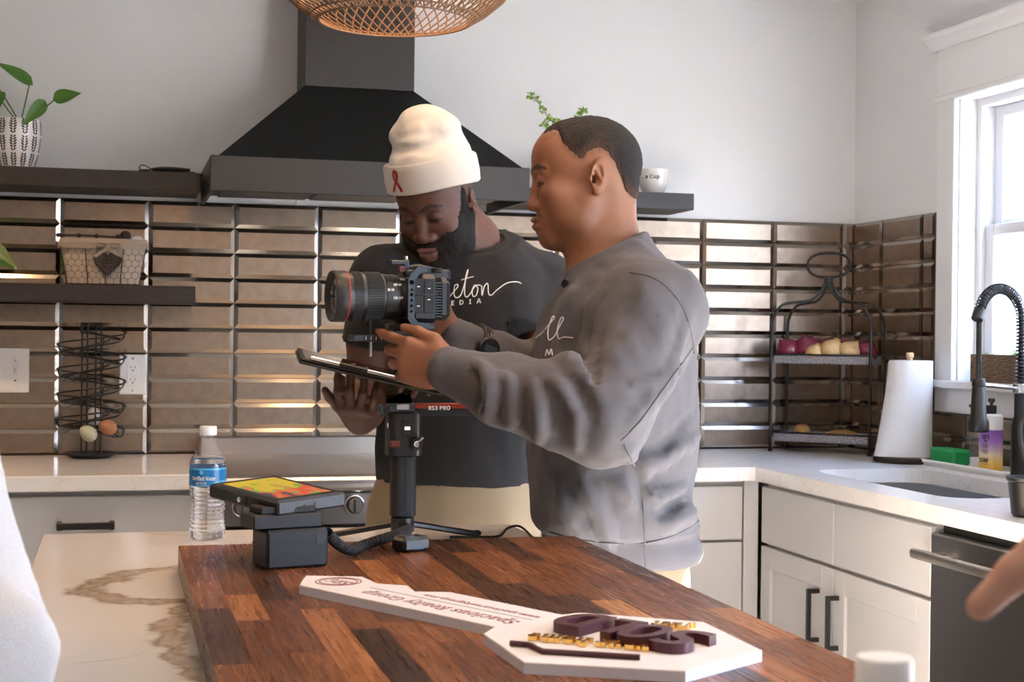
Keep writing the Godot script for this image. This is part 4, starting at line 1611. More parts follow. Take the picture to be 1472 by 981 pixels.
	t = thing("paper_towel_roll", "white quilted paper towel roll with a loose sheet", "paper towel", pc + V(0.004, 0.0195, 0.0))
	m = MB.new()
	m.lathe([Vector2(0.02, 0.0), Vector2(0.064, 0.0), Vector2(0.066, 0.002), Vector2(0.066, 0.292), Vector2(0.064, 0.294), Vector2(0.02, 0.294), Vector2(0.02, 0.0)], Vector3.ZERO, 40)
	part(m, "roll", tow, t)
	# the loose sheet leaves the roll at the front and swings out to the left at its foot
	m = MB.new()
	var nu := 20
	var nv := 14
	var pos := []
	for j in nv + 1:
		var v := float(j) / nv
		var free := pow(1.0 - v, 1.4)
		for i in nu + 1:
			var u := float(i) / nu
			var an := lerpf(1.0, 3.6, u)
			var p := V(cos(an) * 0.068, v * 0.294, sin(an) * 0.068)
			var lift := smoothstep(0.25, 1.0, u) * free
			p += V(-0.052, 0, 0.012) * lift
			p.y -= 0.004 * smoothstep(0.5, 1.0, u) * v
			pos.append(p)
	for j in nv + 1:
		for i in nu + 1:
			var pu: Vector3 = pos[j * (nu + 1) + mini(i + 1, nu)] - pos[j * (nu + 1) + maxi(i - 1, 0)]
			var pv: Vector3 = pos[mini(j + 1, nv) * (nu + 1) + i] - pos[maxi(j - 1, 0) * (nu + 1) + i]
			m.vert(pos[j * (nu + 1) + i], pv.cross(pu).normalized())
	for j in nv:
		for i in nu:
			var a := j * (nu + 1) + i
			m.quad(a, a + 1, a + nu + 2, a + nu + 1)
	part(m, "loose_sheet", tow, t)
	# ---- faucet
	faucet()
	# ---- tray with sponge and soap
	t = thing("soap_tray", "white ceramic tray behind the sink holding sponge and soap", "tray", V(2.408, CT, 0.885))
	m = MB.new()
	m.tf = Transform3D(LAY, Vector3.ZERO)
	m.slab(rrect(-0.052, -0.225, 0.052, 0.225, 0.02, 5), 0.0, 0.008, 0.001)
	part(m, "base", M.white_plastic, t)
	m = MB.new()
	var ring := []
	for p in rrect(-0.052, -0.225, 0.052, 0.225, 0.02, 5):
		ring.append(V(p.x, 0.013, p.y))
	m.tube(ring, 0.006, 8, true)
	part(m, "rim", M.white_plastic, t)
	var spm := mat("sponge_green", lin(0.015, 0.36, 0.10), 0.85)
	relief(spm, 0.12, V(14, 14, 14), 8.0, 82)
	t = thing("sponge", "bright green sponge on the white tray", "sponge", V(2.400, CT + 0.0085, 0.765))
	m = MB.new()
	m.box(V(0, 0.024, 0), V(0.062, 0.047, 0.135), 0.008)
	part(m, "foam", spm, t)
	t = thing("soap_bottle", "clear pump bottle with a metal collar between sponge and soap", "soap bottle", V(2.420, CT + 0.0085, 0.895))
	m = MB.new()
	m.lathe([Vector2(0.0, 0.001), Vector2(0.030, 0.001), Vector2(0.032, 0.005), Vector2(0.032, 0.082), Vector2(0.028, 0.105), Vector2(0.014, 0.122), Vector2(0.012, 0.13)], Vector3.ZERO, 28)
	part(m, "bottle", M.glass, t)
	m = MB.new()
	m.lathe([Vector2(0.0, 0.002), Vector2(0.030, 0.002), Vector2(0.0305, 0.03), Vector2(0.0, 0.03)], Vector3.ZERO, 28)
	part(m, "liquid", M.white_plastic, t)
	m = MB.new()
	m.lathe([Vector2(0.0, 0.152), Vector2(0.014, 0.152), Vector2(0.0155, 0.148), Vector2(0.0155, 0.124), Vector2(0.0, 0.124)], Vector3.ZERO, 20)
	part(m, "collar", M.silver, t)
	m = MB.new()
	m.cyl(V(0, 0.150, 0), V(0, 0.176, 0), 0.004, 10)
	m.box(V(-0.016, 0.180, 0.0), V(0.045, 0.010, 0.013), 0.003)
	part(m, "pump", M.black_plastic, t)
	t = thing("soap_bottle", "hand soap bottle with a purple and yellow label and black pump", "soap bottle", V(2.395, CT + 0.0085, 0.985))
	var lab := mat("soap_label", Color(1, 1, 1), 0.35)
	var g := GradientTexture2D.new()
	g.width = 8
	g.height = 128
	g.fill_from = Vector2(0, 0)
	g.fill_to = Vector2(0, 1)
	g.gradient = ramp([Color(0.55, 0.36, 0.75), Color(0.66, 0.50, 0.80), Color(0.90, 0.84, 0.76), Color(0.93, 0.79, 0.42), Color(0.88, 0.66, 0.20)], [0.0, 0.3, 0.58, 0.8, 1.0])
	lab.albedo_texture = g
	m = MB.new()
	m.tf = Transform3D(LAY * Basis(), Vector3.ZERO)
	m.slab(rrect(-0.024, -0.034, 0.024, 0.034, 0.016, 5), 0.0, 0.118, 0.0)
	for i in m.uv.size():
		m.uv[i] = Vector2(0.5, 1.0 - m.v[i].y / 0.118)
	part(m, "labelled_body", lab, t)
	m = MB.new()
	m.tf = Transform3D(LAY, Vector3.ZERO)
	m.slab(rrect(-0.0242, -0.0342, 0.0242, 0.0342, 0.016, 5), 0.1175, 0.162, 0.006)
	part(m, "shoulder", M.white_plastic, t)
	m = MB.new()
	m.lathe([Vector2(0, 0.186), Vector2(0.013, 0.186), Vector2(0.0145, 0.182), Vector2(0.0145, 0.161), Vector2(0, 0.161)], Vector3.ZERO, 20)
	m.cyl(V(0, 0.185, 0), V(0, 0.198, 0), 0.0045, 10)
	m.lathe([Vector2(0, 0.206), Vector2(0.009, 0.206), Vector2(0.0105, 0.200), Vector2(0.0085, 0.194), Vector2(0, 0.194)], Vector3.ZERO, 16)
	part(m, "pump", M.black_plastic, t)
	var onface := func(p: Vector3) -> Vector3: return V(-0.0242 - p.z, p.y, p.x)
	for e in [["ER'S", 0.0125, 0.097, 0.012], ["DAY", 0.005, 0.086, 0.012], ["SOAP", 0.0125, 0.031, 0.004]]:
		var yy: float = e[2]
		var zz: float = e[3]
		part(letters(e[0], e[1], 0.0008, font(false, true), func(p: Vector3) -> Vector3: return onface.call(p + V(zz, yy, 0))), "lettering", M.black_plastic, t)
	m = MB.new()
	for k in 7:
		m.box(V(-0.0244, [0.076, 0.072, 0.068, 0.060, 0.056, 0.052, 0.021][k], 0.008), V(0.0006, 0.0011, [0.030, 0.034, 0.026, 0.034, 0.030, 0.020, 0.032][k]), 0)
	part(m, "fine_print", M.black_plastic, t).set_meta("kind", "stuff")
	# ---- planter on the window sill
	t = thing("planter_box", "rough wooden planter box with grass on the window sill", "planter", V(XR + 0.015, 1.17, 0.98))
	var rough := mat("rough_wood", lin(0.20, 0.125, 0.075), 0.8)
	grain(rough, 0.02, V(3, 20, 3), 0.6, 1.1, 83)
	for r in [[V(-0.042, 0, -0.2), V(-0.032, 0.082, 0.2)], [V(0.022, 0, -0.2), V(0.032, 0.082, 0.2)], [V(-0.032, 0, -0.2), V(0.022, 0.082, -0.19)], [V(-0.032, 0, 0.19), V(0.022, 0.082, 0.2)], [V(-0.032, 0.0, -0.19), V(0.022, 0.008, 0.19)]]:
		part(bb(r[0], r[1], 0.001), "board", rough, t)
	part(bb(V(-0.032, 0.008, -0.19), V(0.022, 0.068, 0.19), 0), "soil", M.soil, t)
	var r2 := RandomNumberGenerator.new()
	r2.seed = 9
	m = MB.new()
	for k in 60:
		var b := V(r2.randf_range(-0.028, 0.018), 0.068, r2.randf_range(-0.18, 0.18))
		leaf(m, b, b + V(r2.randf_range(-0.012, 0.012), r2.randf_range(0.018, 0.04), r2.randf_range(-0.02, 0.02)), V(-1, 0.2, r2.randf_range(-1, 1)), 0.0035, 0.1, false)
	part(m, "grass", M.leaf_green, t).set_meta("kind", "stuff")
	# ---- black pot at the right edge of the picture
	t = thing("black_pot", "black plastic pot with a tall handle at the worktop edge", "pot", V(1.905, CT, 1.905))
	m = MB.new()
	m.lathe([Vector2(0, 0.0), Vector2(0.036, 0.0), Vector2(0.043, 0.006), Vector2(0.050, 0.075), Vector2(0.054, 0.078), Vector2(0.055, 0.084), Vector2(0.050, 0.086), Vector2(0.046, 0.08), Vector2(0.04, 0.01), Vector2(0, 0.01)], Vector3.ZERO, 36)
	part(m, "bowl", M.black_plastic, t)
	m = MB.new()
	m.tube(smooth_path([V(0.0, 0.02, 0.03), V(-0.022, 0.10, 0.022), V(-0.034, 0.16, 0.01), V(-0.028, 0.20, 0.0), V(0.0, 0.218, 0.0), V(0.028, 0.20, 0.01), V(0.036, 0.12, 0.02), V(0.02, 0.02, 0.02)], 6), 0.0055, 8)
	part(m, "handle", M.black_plastic, t)

func faucet() -> void:
	var base := V(2.368, CT, 1.165)
	var t := thing("faucet", "black spring neck faucet with a pull down head at the sink", "faucet", base)
	var dir := V(-0.2, 0, 0.10).normalized()
	var m := MB.new()
	m.lathe([Vector2(0, 0.0), Vector2(0.030, 0.0), Vector2(0.030, 0.006), Vector2(0.024, 0.010), Vector2(0.0235, 0.15), Vector2(0.0165, 0.175), Vector2(0.0165, 0.235), Vector2(0.0195, 0.237), Vector2(0.0195, 0.262), Vector2(0.015, 0.264), Vector2(0, 0.264)], Vector3.ZERO, 28)
	part(m, "body", M.black_metal, t)
	m = MB.new()
	m.cyl(V(0, 0.075, 0), V(0.01, 0.085, 0.05), 0.012, 14, 0.002)
	m.cyl(V(0.01, 0.085, 0.05), V(0.012, 0.15, 0.075), 0.0055, 10)
	part(m, "lever", M.black_metal, t)
	# the hose and the spring along an arch
	var arch := []
	var R := 0.082
	for k in 7:
		arch.append(V(0, 0.264 + 0.17 * k / 6.0, 0))
	for k in range(1, 17):
		var a := PI * k / 16.0 * 0.93
		arch.append(V(0, 0.434, 0) + dir * (R * 1.3 * (1 - cos(a))) + V(0, R * sin(a), 0))
	var hose := arch.duplicate()
	var e: Vector3 = arch[arch.size() - 1]
	for p in [V(0.002, 0.37, 0), V(0.001, 0.33, 0), V(0, 0.27, 0)]:
		hose.append(V(e.x, 0, e.z) + dir * (p.x - 0.002) + V(0, p.y, 0))
	m = MB.new()
	m.tube(hose, 0.0075, 10)
	part(m, "hose", M.black_rubber, t)
	# coil
	var lens := [0.0]
	for i in range(1, arch.size()):
		lens.append(lens[i - 1] + arch[i].distance_to(arch[i - 1]))
	var tot: float = lens[lens.size() - 1]
	var coil := []
	var turns := 46
	var side := dir.cross(Vector3.UP).normalized()
	for k in turns * 10 + 1:
		var s := tot * k / (turns * 10.0)
		var i := 1
		while i < arch.size() - 1 and lens[i] < s:
			i += 1
		var f: float = (s - lens[i - 1]) / maxf(lens[i] - lens[i - 1], 1e-6)
		var p: Vector3 = arch[i - 1].lerp(arch[i], f)
		var tg: Vector3 = (arch[i] - arch[i - 1]).normalized()
		var nn := side.cross(tg).normalized()
		var a := TAU * k / 10.0
		coil.append(p + side * cos(a) * 0.0135 + nn * sin(a) * 0.0135)
	m = MB.new()
	m.tube(coil, 0.0021, 5)
	part(m, "spring", M.black_metal, t)
	m = MB.new()
	var e2: Vector3 = (arch[arch.size() - 1] - arch[arch.size() - 3]).normalized()
	m.cyl(e - e2 * 0.004, e + e2 * 0.024, 0.0155, 18, 0.002)
	part(m, "spring_cap", M.black_metal, t)
	var hx := V(e.x, 0, e.z) - dir * 0.002
	m = MB.new()
	m.lathe([Vector2(0, 0.278), Vector2(0.0155, 0.278), Vector2(0.0175, 0.274), Vector2(0.0175, 0.258), Vector2(0.0155, 0.256), Vector2(0.0175, 0.252), Vector2(0.021, 0.175), Vector2(0.0265, 0.166), Vector2(0.0270, 0.142), Vector2(0.0245, 0.138), Vector2(0.02, 0.139), Vector2(0, 0.141)], hx, 28)
	part(m, "spray_head", M.black_metal, t)
	m = MB.new()
	m.cyl(V(0, 0.249, 0) + dir * 0.015, hx + V(0, 0.262, 0), 0.0055, 12)
	m.cyl(V(0, 0.236, 0), V(0, 0.262, 0), 0.021, 18, 0.002)
	part(m, "dock_arm", M.silver, t)
	m = MB.new()
	m.box(hx + V(-0.004, 0.198, 0) - dir * 0.022, V(0.012, 0.022, 0.012), 0.003)
	part(m, "spray_switch", M.black_plastic, t)

# ---------------------------------------------------------------- things on the island
func water_bottle(at: Vector3, label: String, full: bool) -> void:
	var t := thing("water_bottle", label, "water bottle", at)
	var pet := mat("clear_plastic", Color(1, 1, 1, 0.05), 0.03)
	pet.transparency = BaseMaterial3D.TRANSPARENCY_ALPHA
	var prof := [Vector2(0.0, 0.006), Vector2(0.014, 0.003), Vector2(0.026, 0.0), Vector2(0.0315, 0.004), Vector2(0.033, 0.012)]
	# crinkled grip with slanting ribs, waisted
	for k in 41:
		var y := 0.012 + 0.082 * k / 40.0
		var waist := 0.0325 - 0.0028 * sin(PI * clampf((y - 0.02) / 0.07, 0, 1))
		prof.append(Vector2(waist + 0.0011 * sin(y * 820.0), y))
	prof.append_array([Vector2(0.0325, 0.097), Vector2(0.0325, 0.132), Vector2(0.0328, 0.136)])
	for k in 9:
		var f := k / 8.0
		prof.append(Vector2(lerpf(0.0325, 0.0122, smoothstep(0.0, 1.0, f) * 0.8 + f * 0.2), 0.138 + 0.045 * f))
	prof.append_array([Vector2(0.0122, 0.188), Vector2(0.0158, 0.1885), Vector2(0.0158, 0.1905), Vector2(0.0122, 0.191), Vector2(0.0122, 0.199)])
	var m := MB.new()
	m.lathe(prof, Vector3.ZERO, 40, 75)
	for i in m.v.size():
		var y := m.v[i].y
		if y > 0.012 and y < 0.094:
			var an := atan2(m.v[i].z, m.v[i].x)
			var w := sin(PI * (y - 0.012) / 0.082)
			m.v[i] += V(m.v[i].x, 0, m.v[i].z).normalized() * 0.0011 * w * sin(an * 5.0 + y * 130.0)
			m.n[i] = (m.n[i] + V(-sin(an), 0, cos(an)) * 0.35 * w * cos(an * 5.0 + y * 130.0) + V(0, 0.35 * w * cos(an * 3.0 + y * 400.0), 0)).normalized()
	part(m, "bottle", pet, t)
	if full:
		var wat := mat("water", Color(1, 1, 1, 0.0), 0.0)
		wat.refraction_enabled = true
		wat.refraction_scale = 0.033
		m = MB.new()
		var wp := []
		for q in prof:
			if q.y < 0.150:
				wp.append(Vector2(maxf(q.x - 0.0011, 0.0), q.y + 0.0009))
		wp[0] = Vector2(0, wp[0].y)
		wp.append(Vector2(0.0, wp[wp.size() - 1].y))
		m.lathe(wp, Vector3.ZERO, 40, 75)
		part(m, "water", wat, t)
	var lm := mat("label_blue", lin(0.012, 0.17, 0.42), 0.3)
	var l2 := mat("label_pale_blue", lin(0.10, 0.42, 0.65), 0.3)
	m = MB.new()
	m.lathe([Vector2(0.0327, 0.099), Vector2(0.0331, 0.0992), Vector2(0.0331, 0.1325), Vector2(0.0327, 0.1327)], Vector3.ZERO, 40)
	part(m, "label", lm, t)
	m = MB.new()
	m.lathe([Vector2(0.0333, 0.1285), Vector2(0.0333, 0.1318)], Vector3.ZERO, 40)
	m.lathe([Vector2(0.0333, 0.0995), Vector2(0.0333, 0.1015)], Vector3.ZERO, 40)
	# swoosh at the lower right
	for k in 10:
		var a0 := 1.15 + k * 0.13 - 1.1
		var an := a0
		var an2 := a0 + 0.13
		var h0 := 0.1035 + 0.003 * sin(k * 0.35)
		var h1 := 0.1035 + 0.003 * sin((k + 1) * 0.35)
		var th := 0.0052
		m.flat([V(sin(an) * 0.0333, h0, cos(an) * 0.0333), V(sin(an2) * 0.0333, h1, cos(an2) * 0.0333), V(sin(an2) * 0.0333, h1 + th * (k + 1) / 10.0, cos(an2) * 0.0333), V(sin(an) * 0.0333, h0 + th * k / 10.0, cos(an) * 0.0333)], V(sin(an), 0, cos(an)))
	part(m, "label_band", l2, t)
	var turn := -0.30
	for e in [["Purified Water", 0.0070, 0.1135, 0.0, true], ["16.9 FL OZ", 0.0034, 0.1050, -0.004, false]]:
		var yy: float = e[2]
		var xo: float = e[3]
		part(letters(e[0], e[1], 0.0003, font(true, true), func(p: Vector3) -> Vector3:
			var an := (p.x * 0.62 + xo) / 0.0333 + turn
			return V(sin(an) * (0.0335 + p.z), yy + p.y, cos(an) * (0.0335 + p.z))), "lettering", M.white_print, t)
	m = MB.new()
	m.tf = Transform3D(Basis(), V(sin(turn - 0.1) * 0.0333, 0.1245, cos(turn - 0.1) * 0.0333)) * Transform3D(Basis(Vector3.UP, turn - 0.1), Vector3.ZERO)
	m.cyl(V(0, 0, 0), V(0, 0, 0.0004), 0.0038, 14)
	part(m, "label_disc", l2, t)
	m = MB.new()
	m.lathe([Vector2(0.0, 0.1865), Vector2(0.0152, 0.1865), Vector2(0.0155, 0.188), Vector2(0.0155, 0.2005), Vector2(0.0145, 0.2025), Vector2(0, 0.203)], V(0, 0.0035, 0), 48, 40)
	for i in m.v.size():
		var an := atan2(m.v[i].z, m.v[i].x)
		if absf(m.n[i].y) < 0.5:
			m.v[i] += V(m.n[i].x, 0, m.n[i].z) * 0.0003 * sin(an * 24.0)
	part(m, "cap", M.white_plastic, t)

func island_things() -> void:
	water_bottle(V(0.164, CT, 1.955), "full water bottle with a blue label behind the butcher block", true)
	water_bottle(V(0.402, CT, 3.985), "water bottle close to the viewer with only its white cap showing", true)
	monitor_stack()
	gimbal()
	key_sign()
	# ---- battery and coiled lead
	var t := thing("battery", "small black camera battery on the butcher block", "battery", V(0.446, BLK, 2.433), 0.45)
	var m := MB.new()
	m.box(V(0, 0.012, 0), V(0.052, 0.023, 0.036), 0.005)
	part(m, "case", M.black_plastic, t)
	m = MB.new()
	m.box(V(-0.012, 0.0245, 0.004), V(0.02, 0.003, 0.02), 0.001)
	part(m, "lock_plate", M.dark_grey_plastic, t)
	m = MB.new()
	for k in 4:
		m.box(V(-0.006 + k * 0.005, 0.006, 0.0181), V(0.0025, 0.004, 0.0006), 0)
	part(m, "contact", M.slate_metal, t).set_meta("kind", "stuff")
	t = thing("coiled_cable", "black coiled cable running from the monitor stack to the gimbal", "cable")
	var path := smooth_path([V(0.302, BLK + 0.045, 2.535), V(0.322, BLK + 0.024, 2.50), V(0.345, BLK + 0.0095, 2.47), V(0.368, BLK + 0.010, 2.435), V(0.40, BLK + 0.013, 2.40), V(0.43, BLK + 0.014, 2.36), V(0.455, BLK + 0.015, 2.32), V(0.478, BLK + 0.012, 2.26)], 10)
	var coil := []
	for i in path.size() - 1:
		var tg: Vector3 = (path[i + 1] - path[i]).normalized()
		var sd := tg.cross(Vector3.UP).normalized()
		var up := sd.cross(tg)
		for k in 6:
			var f := k / 6.0
			var an := (i + f) * TAU / 1.45
			coil.append(path[i].lerp(path[i + 1], f) + sd * cos(an) * 0.0068 + up * sin(an) * 0.0068)
	m = MB.new()
	m.tube(coil, 0.0021, 5)
	part(m, "coil", M.black_rubber, t)
	t = thing("power_cable", "thin black cable looping on the stone behind the block", "cable")
	m = MB.new()
	m.tube(smooth_path([V(0.60, CT + 0.003, 2.02), V(0.66, CT + 0.003, 2.03), V(0.695, CT + 0.003, 2.02), V(0.72, CT + 0.012, 1.985), V(0.745, CT + 0.014, 1.975), V(0.757, CT + 0.003, 2.0), V(0.74, CT + 0.003, 2.08), V(0.70, CT + 0.003, 2.15), V(0.62, CT + 0.003, 2.2)], 8), 0.0024, 6)
	part(m, "lead", M.black_rubber, t)

func monitor_stack() -> void:
	# battery block, hinge and field monitor: one rig
	var t := thing("field_monitor", "small field monitor lying on a stacked black battery block", "monitor", V(0.247, BLK, 2.545), 0.26)
	var m := MB.new()
	m.box(V(0, 0.0285, 0), V(0.094, 0.056, 0.062), 0.004)
	part(m, "battery_block", M.black_plastic, t)
	m = MB.new()
	m.box(V(0, 0.033, 0), V(0.0946, 0.0008, 0.0626), 0)
	part(m, "seam", M.black_rubber, t)
	m = MB.new()
	m.box(V(0.034, 0.040, 0.0312), V(0.013, 0.014, 0.001), 0.0003)
	part(m, "socket", M.dark_grey_plastic, t)
	m = MB.new()
	m.box(V(-0.014, 0.068, 0.0), V(0.104, 0.021, 0.056), 0.002)
	part(m, "mount_plate", M.black_plastic, t)
	m = MB.new()
	m.box(V(-0.012, 0.0835, 0.0), V(0.084, 0.010, 0.05), 0.002)
	part(m, "hinge", M.black_rubber, t)
	# the screen unit: corners found in plan, almost level
	var a := V(0.138, 1.062, 2.415)
	var f := V(0.224, 1.052, 2.584)
	var r := V(0.331, 1.058, 2.540)
	var ux := (f - a).normalized()
	var uz := (r - f)
	uz = (uz - ux * uz.dot(ux)).normalized()
	var up := uz.cross(ux).normalized()
	if up.y < 0:
		up = -up
	var l := 0.190
	var w := 0.118
	var c := (a + f) * 0.5 + uz * w * 0.5
	var sc := MB.new()
	var body := Node3D.new()
	body.name = "screen_unit"
	t.add_child(body)
	body.transform = t.transform.affine_inverse() * Transform3D(Basis(ux, up, ux.cross(up)), c)
	sc.box(V(0, -0.0105, 0), V(l, 0.021, w), 0.003)
	part(sc, "housing", M.dark_grey_plastic, body)
	var sg := -1.0 if ux.cross(up).dot(uz) < 0 else 1.0
	m = MB.new()
	m.box(V(0, 0.0003, 0), V(l - 0.01, 0.0012, w - 0.01), 0.0004)
	part(m, "bezel", M.black_plastic, body)
	var scr := mat("screen_picture", Color(1, 1, 1), 0.12)
	scr.albedo_color = Color(0.05, 0.05, 0.05)
	var im := Image.create(96, 56, false, Image.FORMAT_RGB8)
	var fn := noise(0.022, 8, 2)
	for y in 56:
		for x in 96:
			# false colour exposure view: yellow, green and red patches
			var q := fn.get_noise_2d(x * 1.2, y * 2.0) * 0.55 + (x / 96.0 - 0.52) * 0.85
			var col := Color(0.90, 0.76, 0.22)
			if q > 0.42: col = Color(0.25, 0.30, 0.35)
			elif q > 0.22: col = Color(0.90, 0.35, 0.22)
			elif q > 0.10: col = Color(0.93, 0.52, 0.30)
			elif q > 0.0: col = Color(0.35, 0.68, 0.30)
			im.set_pixel(x, y, col)
	scr.emission_enabled = true
	scr.emission = Color.BLACK
	scr.emission_texture = ImageTexture.create_from_image(im)
	scr.emission_energy_multiplier = 0.34
	m = MB.new()
	var hl := l * 0.5 - 0.018
	var hw := w * 0.5 - 0.014
	m.flat([V(-hl, 0.0011, -hw), V(hl, 0.0011, -hw), V(hl, 0.0011, hw), V(-hl, 0.0011, hw)], Vector3.UP, [Vector2(0, 0), Vector2(1, 0), Vector2(1, 1), Vector2(0, 1)])
	part(m, "screen", scr, body)
	# details on the two visible edges
	m = MB.new()
	m.box(V(-0.005, -0.011, -sg * (w * 0.5 + 0.0005)), V(0.035, 0.015, 0.002), 0.0008)
	part(m, "port_cover", M.dark_grey_plastic, body)
	m = MB.new()
	m.ball(V(-0.005, -0.011, -sg * (w * 0.5 + 0.002)), V(0.005, 0.0045, 0.002), 10, 6)
	part(m, "thumb_screw", M.silver, body)
	m = MB.new()
	for k in 6:
		m.box(V(0.05 + k * 0.005, -0.012, -sg * (w * 0.5 + 0.0006)), V(0.0028, 0.010, 0.001), 0)
	part(m, "vent", M.black_rubber, body).set_meta("kind", "stuff")
	for k in 2:
		m = MB.new()
		m.cyl(V(l * 0.5 - 0.0002, -0.011, sg * (-0.012 + k * 0.018)), V(l * 0.5 + 0.0012, -0.011, sg * (-0.012 + k * 0.018)), 0.003, 12)
		part(m, "button", M.black_plastic, body)

func gimbal() -> void:
	var o := V(0.505, CT, 2.052)
	var t := thing("camera_gimbal", "black handheld camera gimbal standing on its small tripod", "gimbal", o)
	var m: MB
	# tripod
	m = MB.new()
	m.lathe([Vector2(0, 0.020), Vector2(0.020, 0.020), Vector2(0.021, 0.024), Vector2(0.021, 0.045), Vector2(0.016, 0.049), Vector2(0, 0.049)], Vector3.ZERO, 24)
	part(m, "tripod_hub", M.black_plastic, t)
	for e in [V(-0.120, 0.004, -0.085), V(0.152, 0.004, -0.055), V(-0.012, 0.004, 0.15)]:
		m = MB.new()
		var d: Vector3 = (e - V(0, 0.036, 0))
		var l := d.length()
		d /= l
		var sd := d.cross(Vector3.UP).normalized()
		m.tf = Transform3D(Basis(sd, sd.cross(d) * -1.0, d), V(0, 0.036, 0))
		m.box(V(0, 0, l * 0.5 + 0.008), V(0.018, 0.011, l - 0.012), 0.003)
		var lg := part(m, "tripod_leg", M.black_plastic, t)
		m = MB.new()
		m.ball(e + V(0, 0.002, 0), V(0.009, 0.006, 0.009), 12, 8)
		part(m, "rubber_foot", M.black_rubber, lg)
	# grip
	m = MB.new()
	m.tf = Transform3D(LAY, Vector3.ZERO)
	m.slab(rrect(-0.0225, -0.0215, 0.0225, 0.0215, 0.015, 6), 0.049, 0.158, 0.002)
	part(m, "grip", M.black_rubber, t)
	m = MB.new()
	m.box(V(0.006, 0.105, 0.0217), V(0.008, 0.095, 0.0012), 0.0004)
	part(m, "grip_inlay", M.dark_grey_plastic, t)
	m = MB.new()
	for k in 5:
		m.box(V(-0.006 + k * 0.0045, 0.0565, 0.0218), V(0.0022, 0.004, 0.0008), 0)
	part(m, "charge_mark", M.slate_metal, t).set_meta("kind", "stuff")
	# head
	m = MB.new()
	m.tf = Transform3D(LAY, Vector3.ZERO)
	m.slab(rrect(-0.031, -0.028, 0.031, 0.026, 0.014, 6), 0.158, 0.238, 0.004)
	var head := part(m, "head", M.black_plastic, t)
	m = MB.new()
	m.tf = Transform3D(Basis(), V(0.002, 0.208, 0.0258))
	m.slab(PackedVector2Array([Vector2(-0.007, -0.014), Vector2(0.007, -0.014), Vector2(0.010, -0.009), Vector2(0.010, 0.009), Vector2(0.007, 0.014), Vector2(-0.007, 0.014), Vector2(-0.010, 0.009), Vector2(-0.010, -0.009)]), 0.0, 0.0016, 0.0004)
	part(m, "display_panel", M.black_rubber, head)
	var dm := mat("display_glow", lin(0.5, 0.5, 0.45), 0.4)
	dm.emission_enabled = true
	dm.emission = lin(0.75, 0.72, 0.6)
	dm.emission_energy_multiplier = 0.5
	m = MB.new()
	m.box(V(0.002, 0.208, 0.0277), V(0.010, 0.006, 0.0006), 0)
	part(m, "display", dm, head)
	m = MB.new()
	m.box(V(-0.020, 0.180, 0.024), V(0.020, 0.012, 0.014), 0.003)
	part(m, "trigger", mat("dark_red", lin(0.10, 0.012, 0.010), 0.4), head)
	m = MB.new()
	m.cyl(V(0.018, 0.180, 0.022), V(0.018, 0.180, 0.030), 0.012, 18, 0.002)
	part(m, "lock_dial", M.black_rubber, head)
	m = MB.new()
	m.cyl(V(0.018, 0.180, 0.028), V(0.018, 0.180, 0.036), 0.0055, 14, 0.0015)
	m.cyl(V(0.020, 0.182, 0.030), V(0.030, 0.192, 0.033), 0.0022, 8)
	part(m, "lock_lever", M.silver, head)
	part(letters("DJI", 0.007, 0.0006, font(false, true, true), func(p: Vector3) -> Vector3: return V(-0.0312 - p.z, 0.213 + p.y, 0.012 - p.x)), "lettering", M.white_print, head)
	# top clamp and red arm
	m = MB.new()
	m.box(V(-0.008, 0.244, 0.010), V(0.050, 0.015, 0.030), 0.003)
	part(m, "clamp", M.slate_metal, t)
	m = MB.new()
	m.box(V(-0.006, 0.246, 0.0258), V(0.024, 0.010, 0.0022), 0.003)
	part(m, "clamp_lever", M.silver, t)
	m = MB.new()
	m.tf = Transform3D(Basis(Vector3.BACK, 0.1), V(-0.043, 0.241, 0.010))
	m.box(Vector3.ZERO, V(0.012, 0.020, 0.016), 0.004)
	part(m, "latch", M.slate_metal, t)
	m = MB.new()
	m.box(V(0.080, 0.236, 0.002), V(0.16, 0.016, 0.026), 0.002)
	var arm := part(m, "arm", M.black_plastic, t)
	m = MB.new()
	m.box(V(0.080, 0.2475, 0.004), V(0.13, 0.009, 0.028), 0.0015)
	part(m, "red_band", mat("orange_red", lin(0.25, 0.035, 0.014), 0.3, 0.4), arm)
	part(letters("RS3 PRO", 0.0075, 0.0006, font(false, true), func(p: Vector3) -> Vector3: return V(0.062 + p.x, 0.2438 + p.y, 0.0182 + p.z)), "lettering", M.white_print, arm)

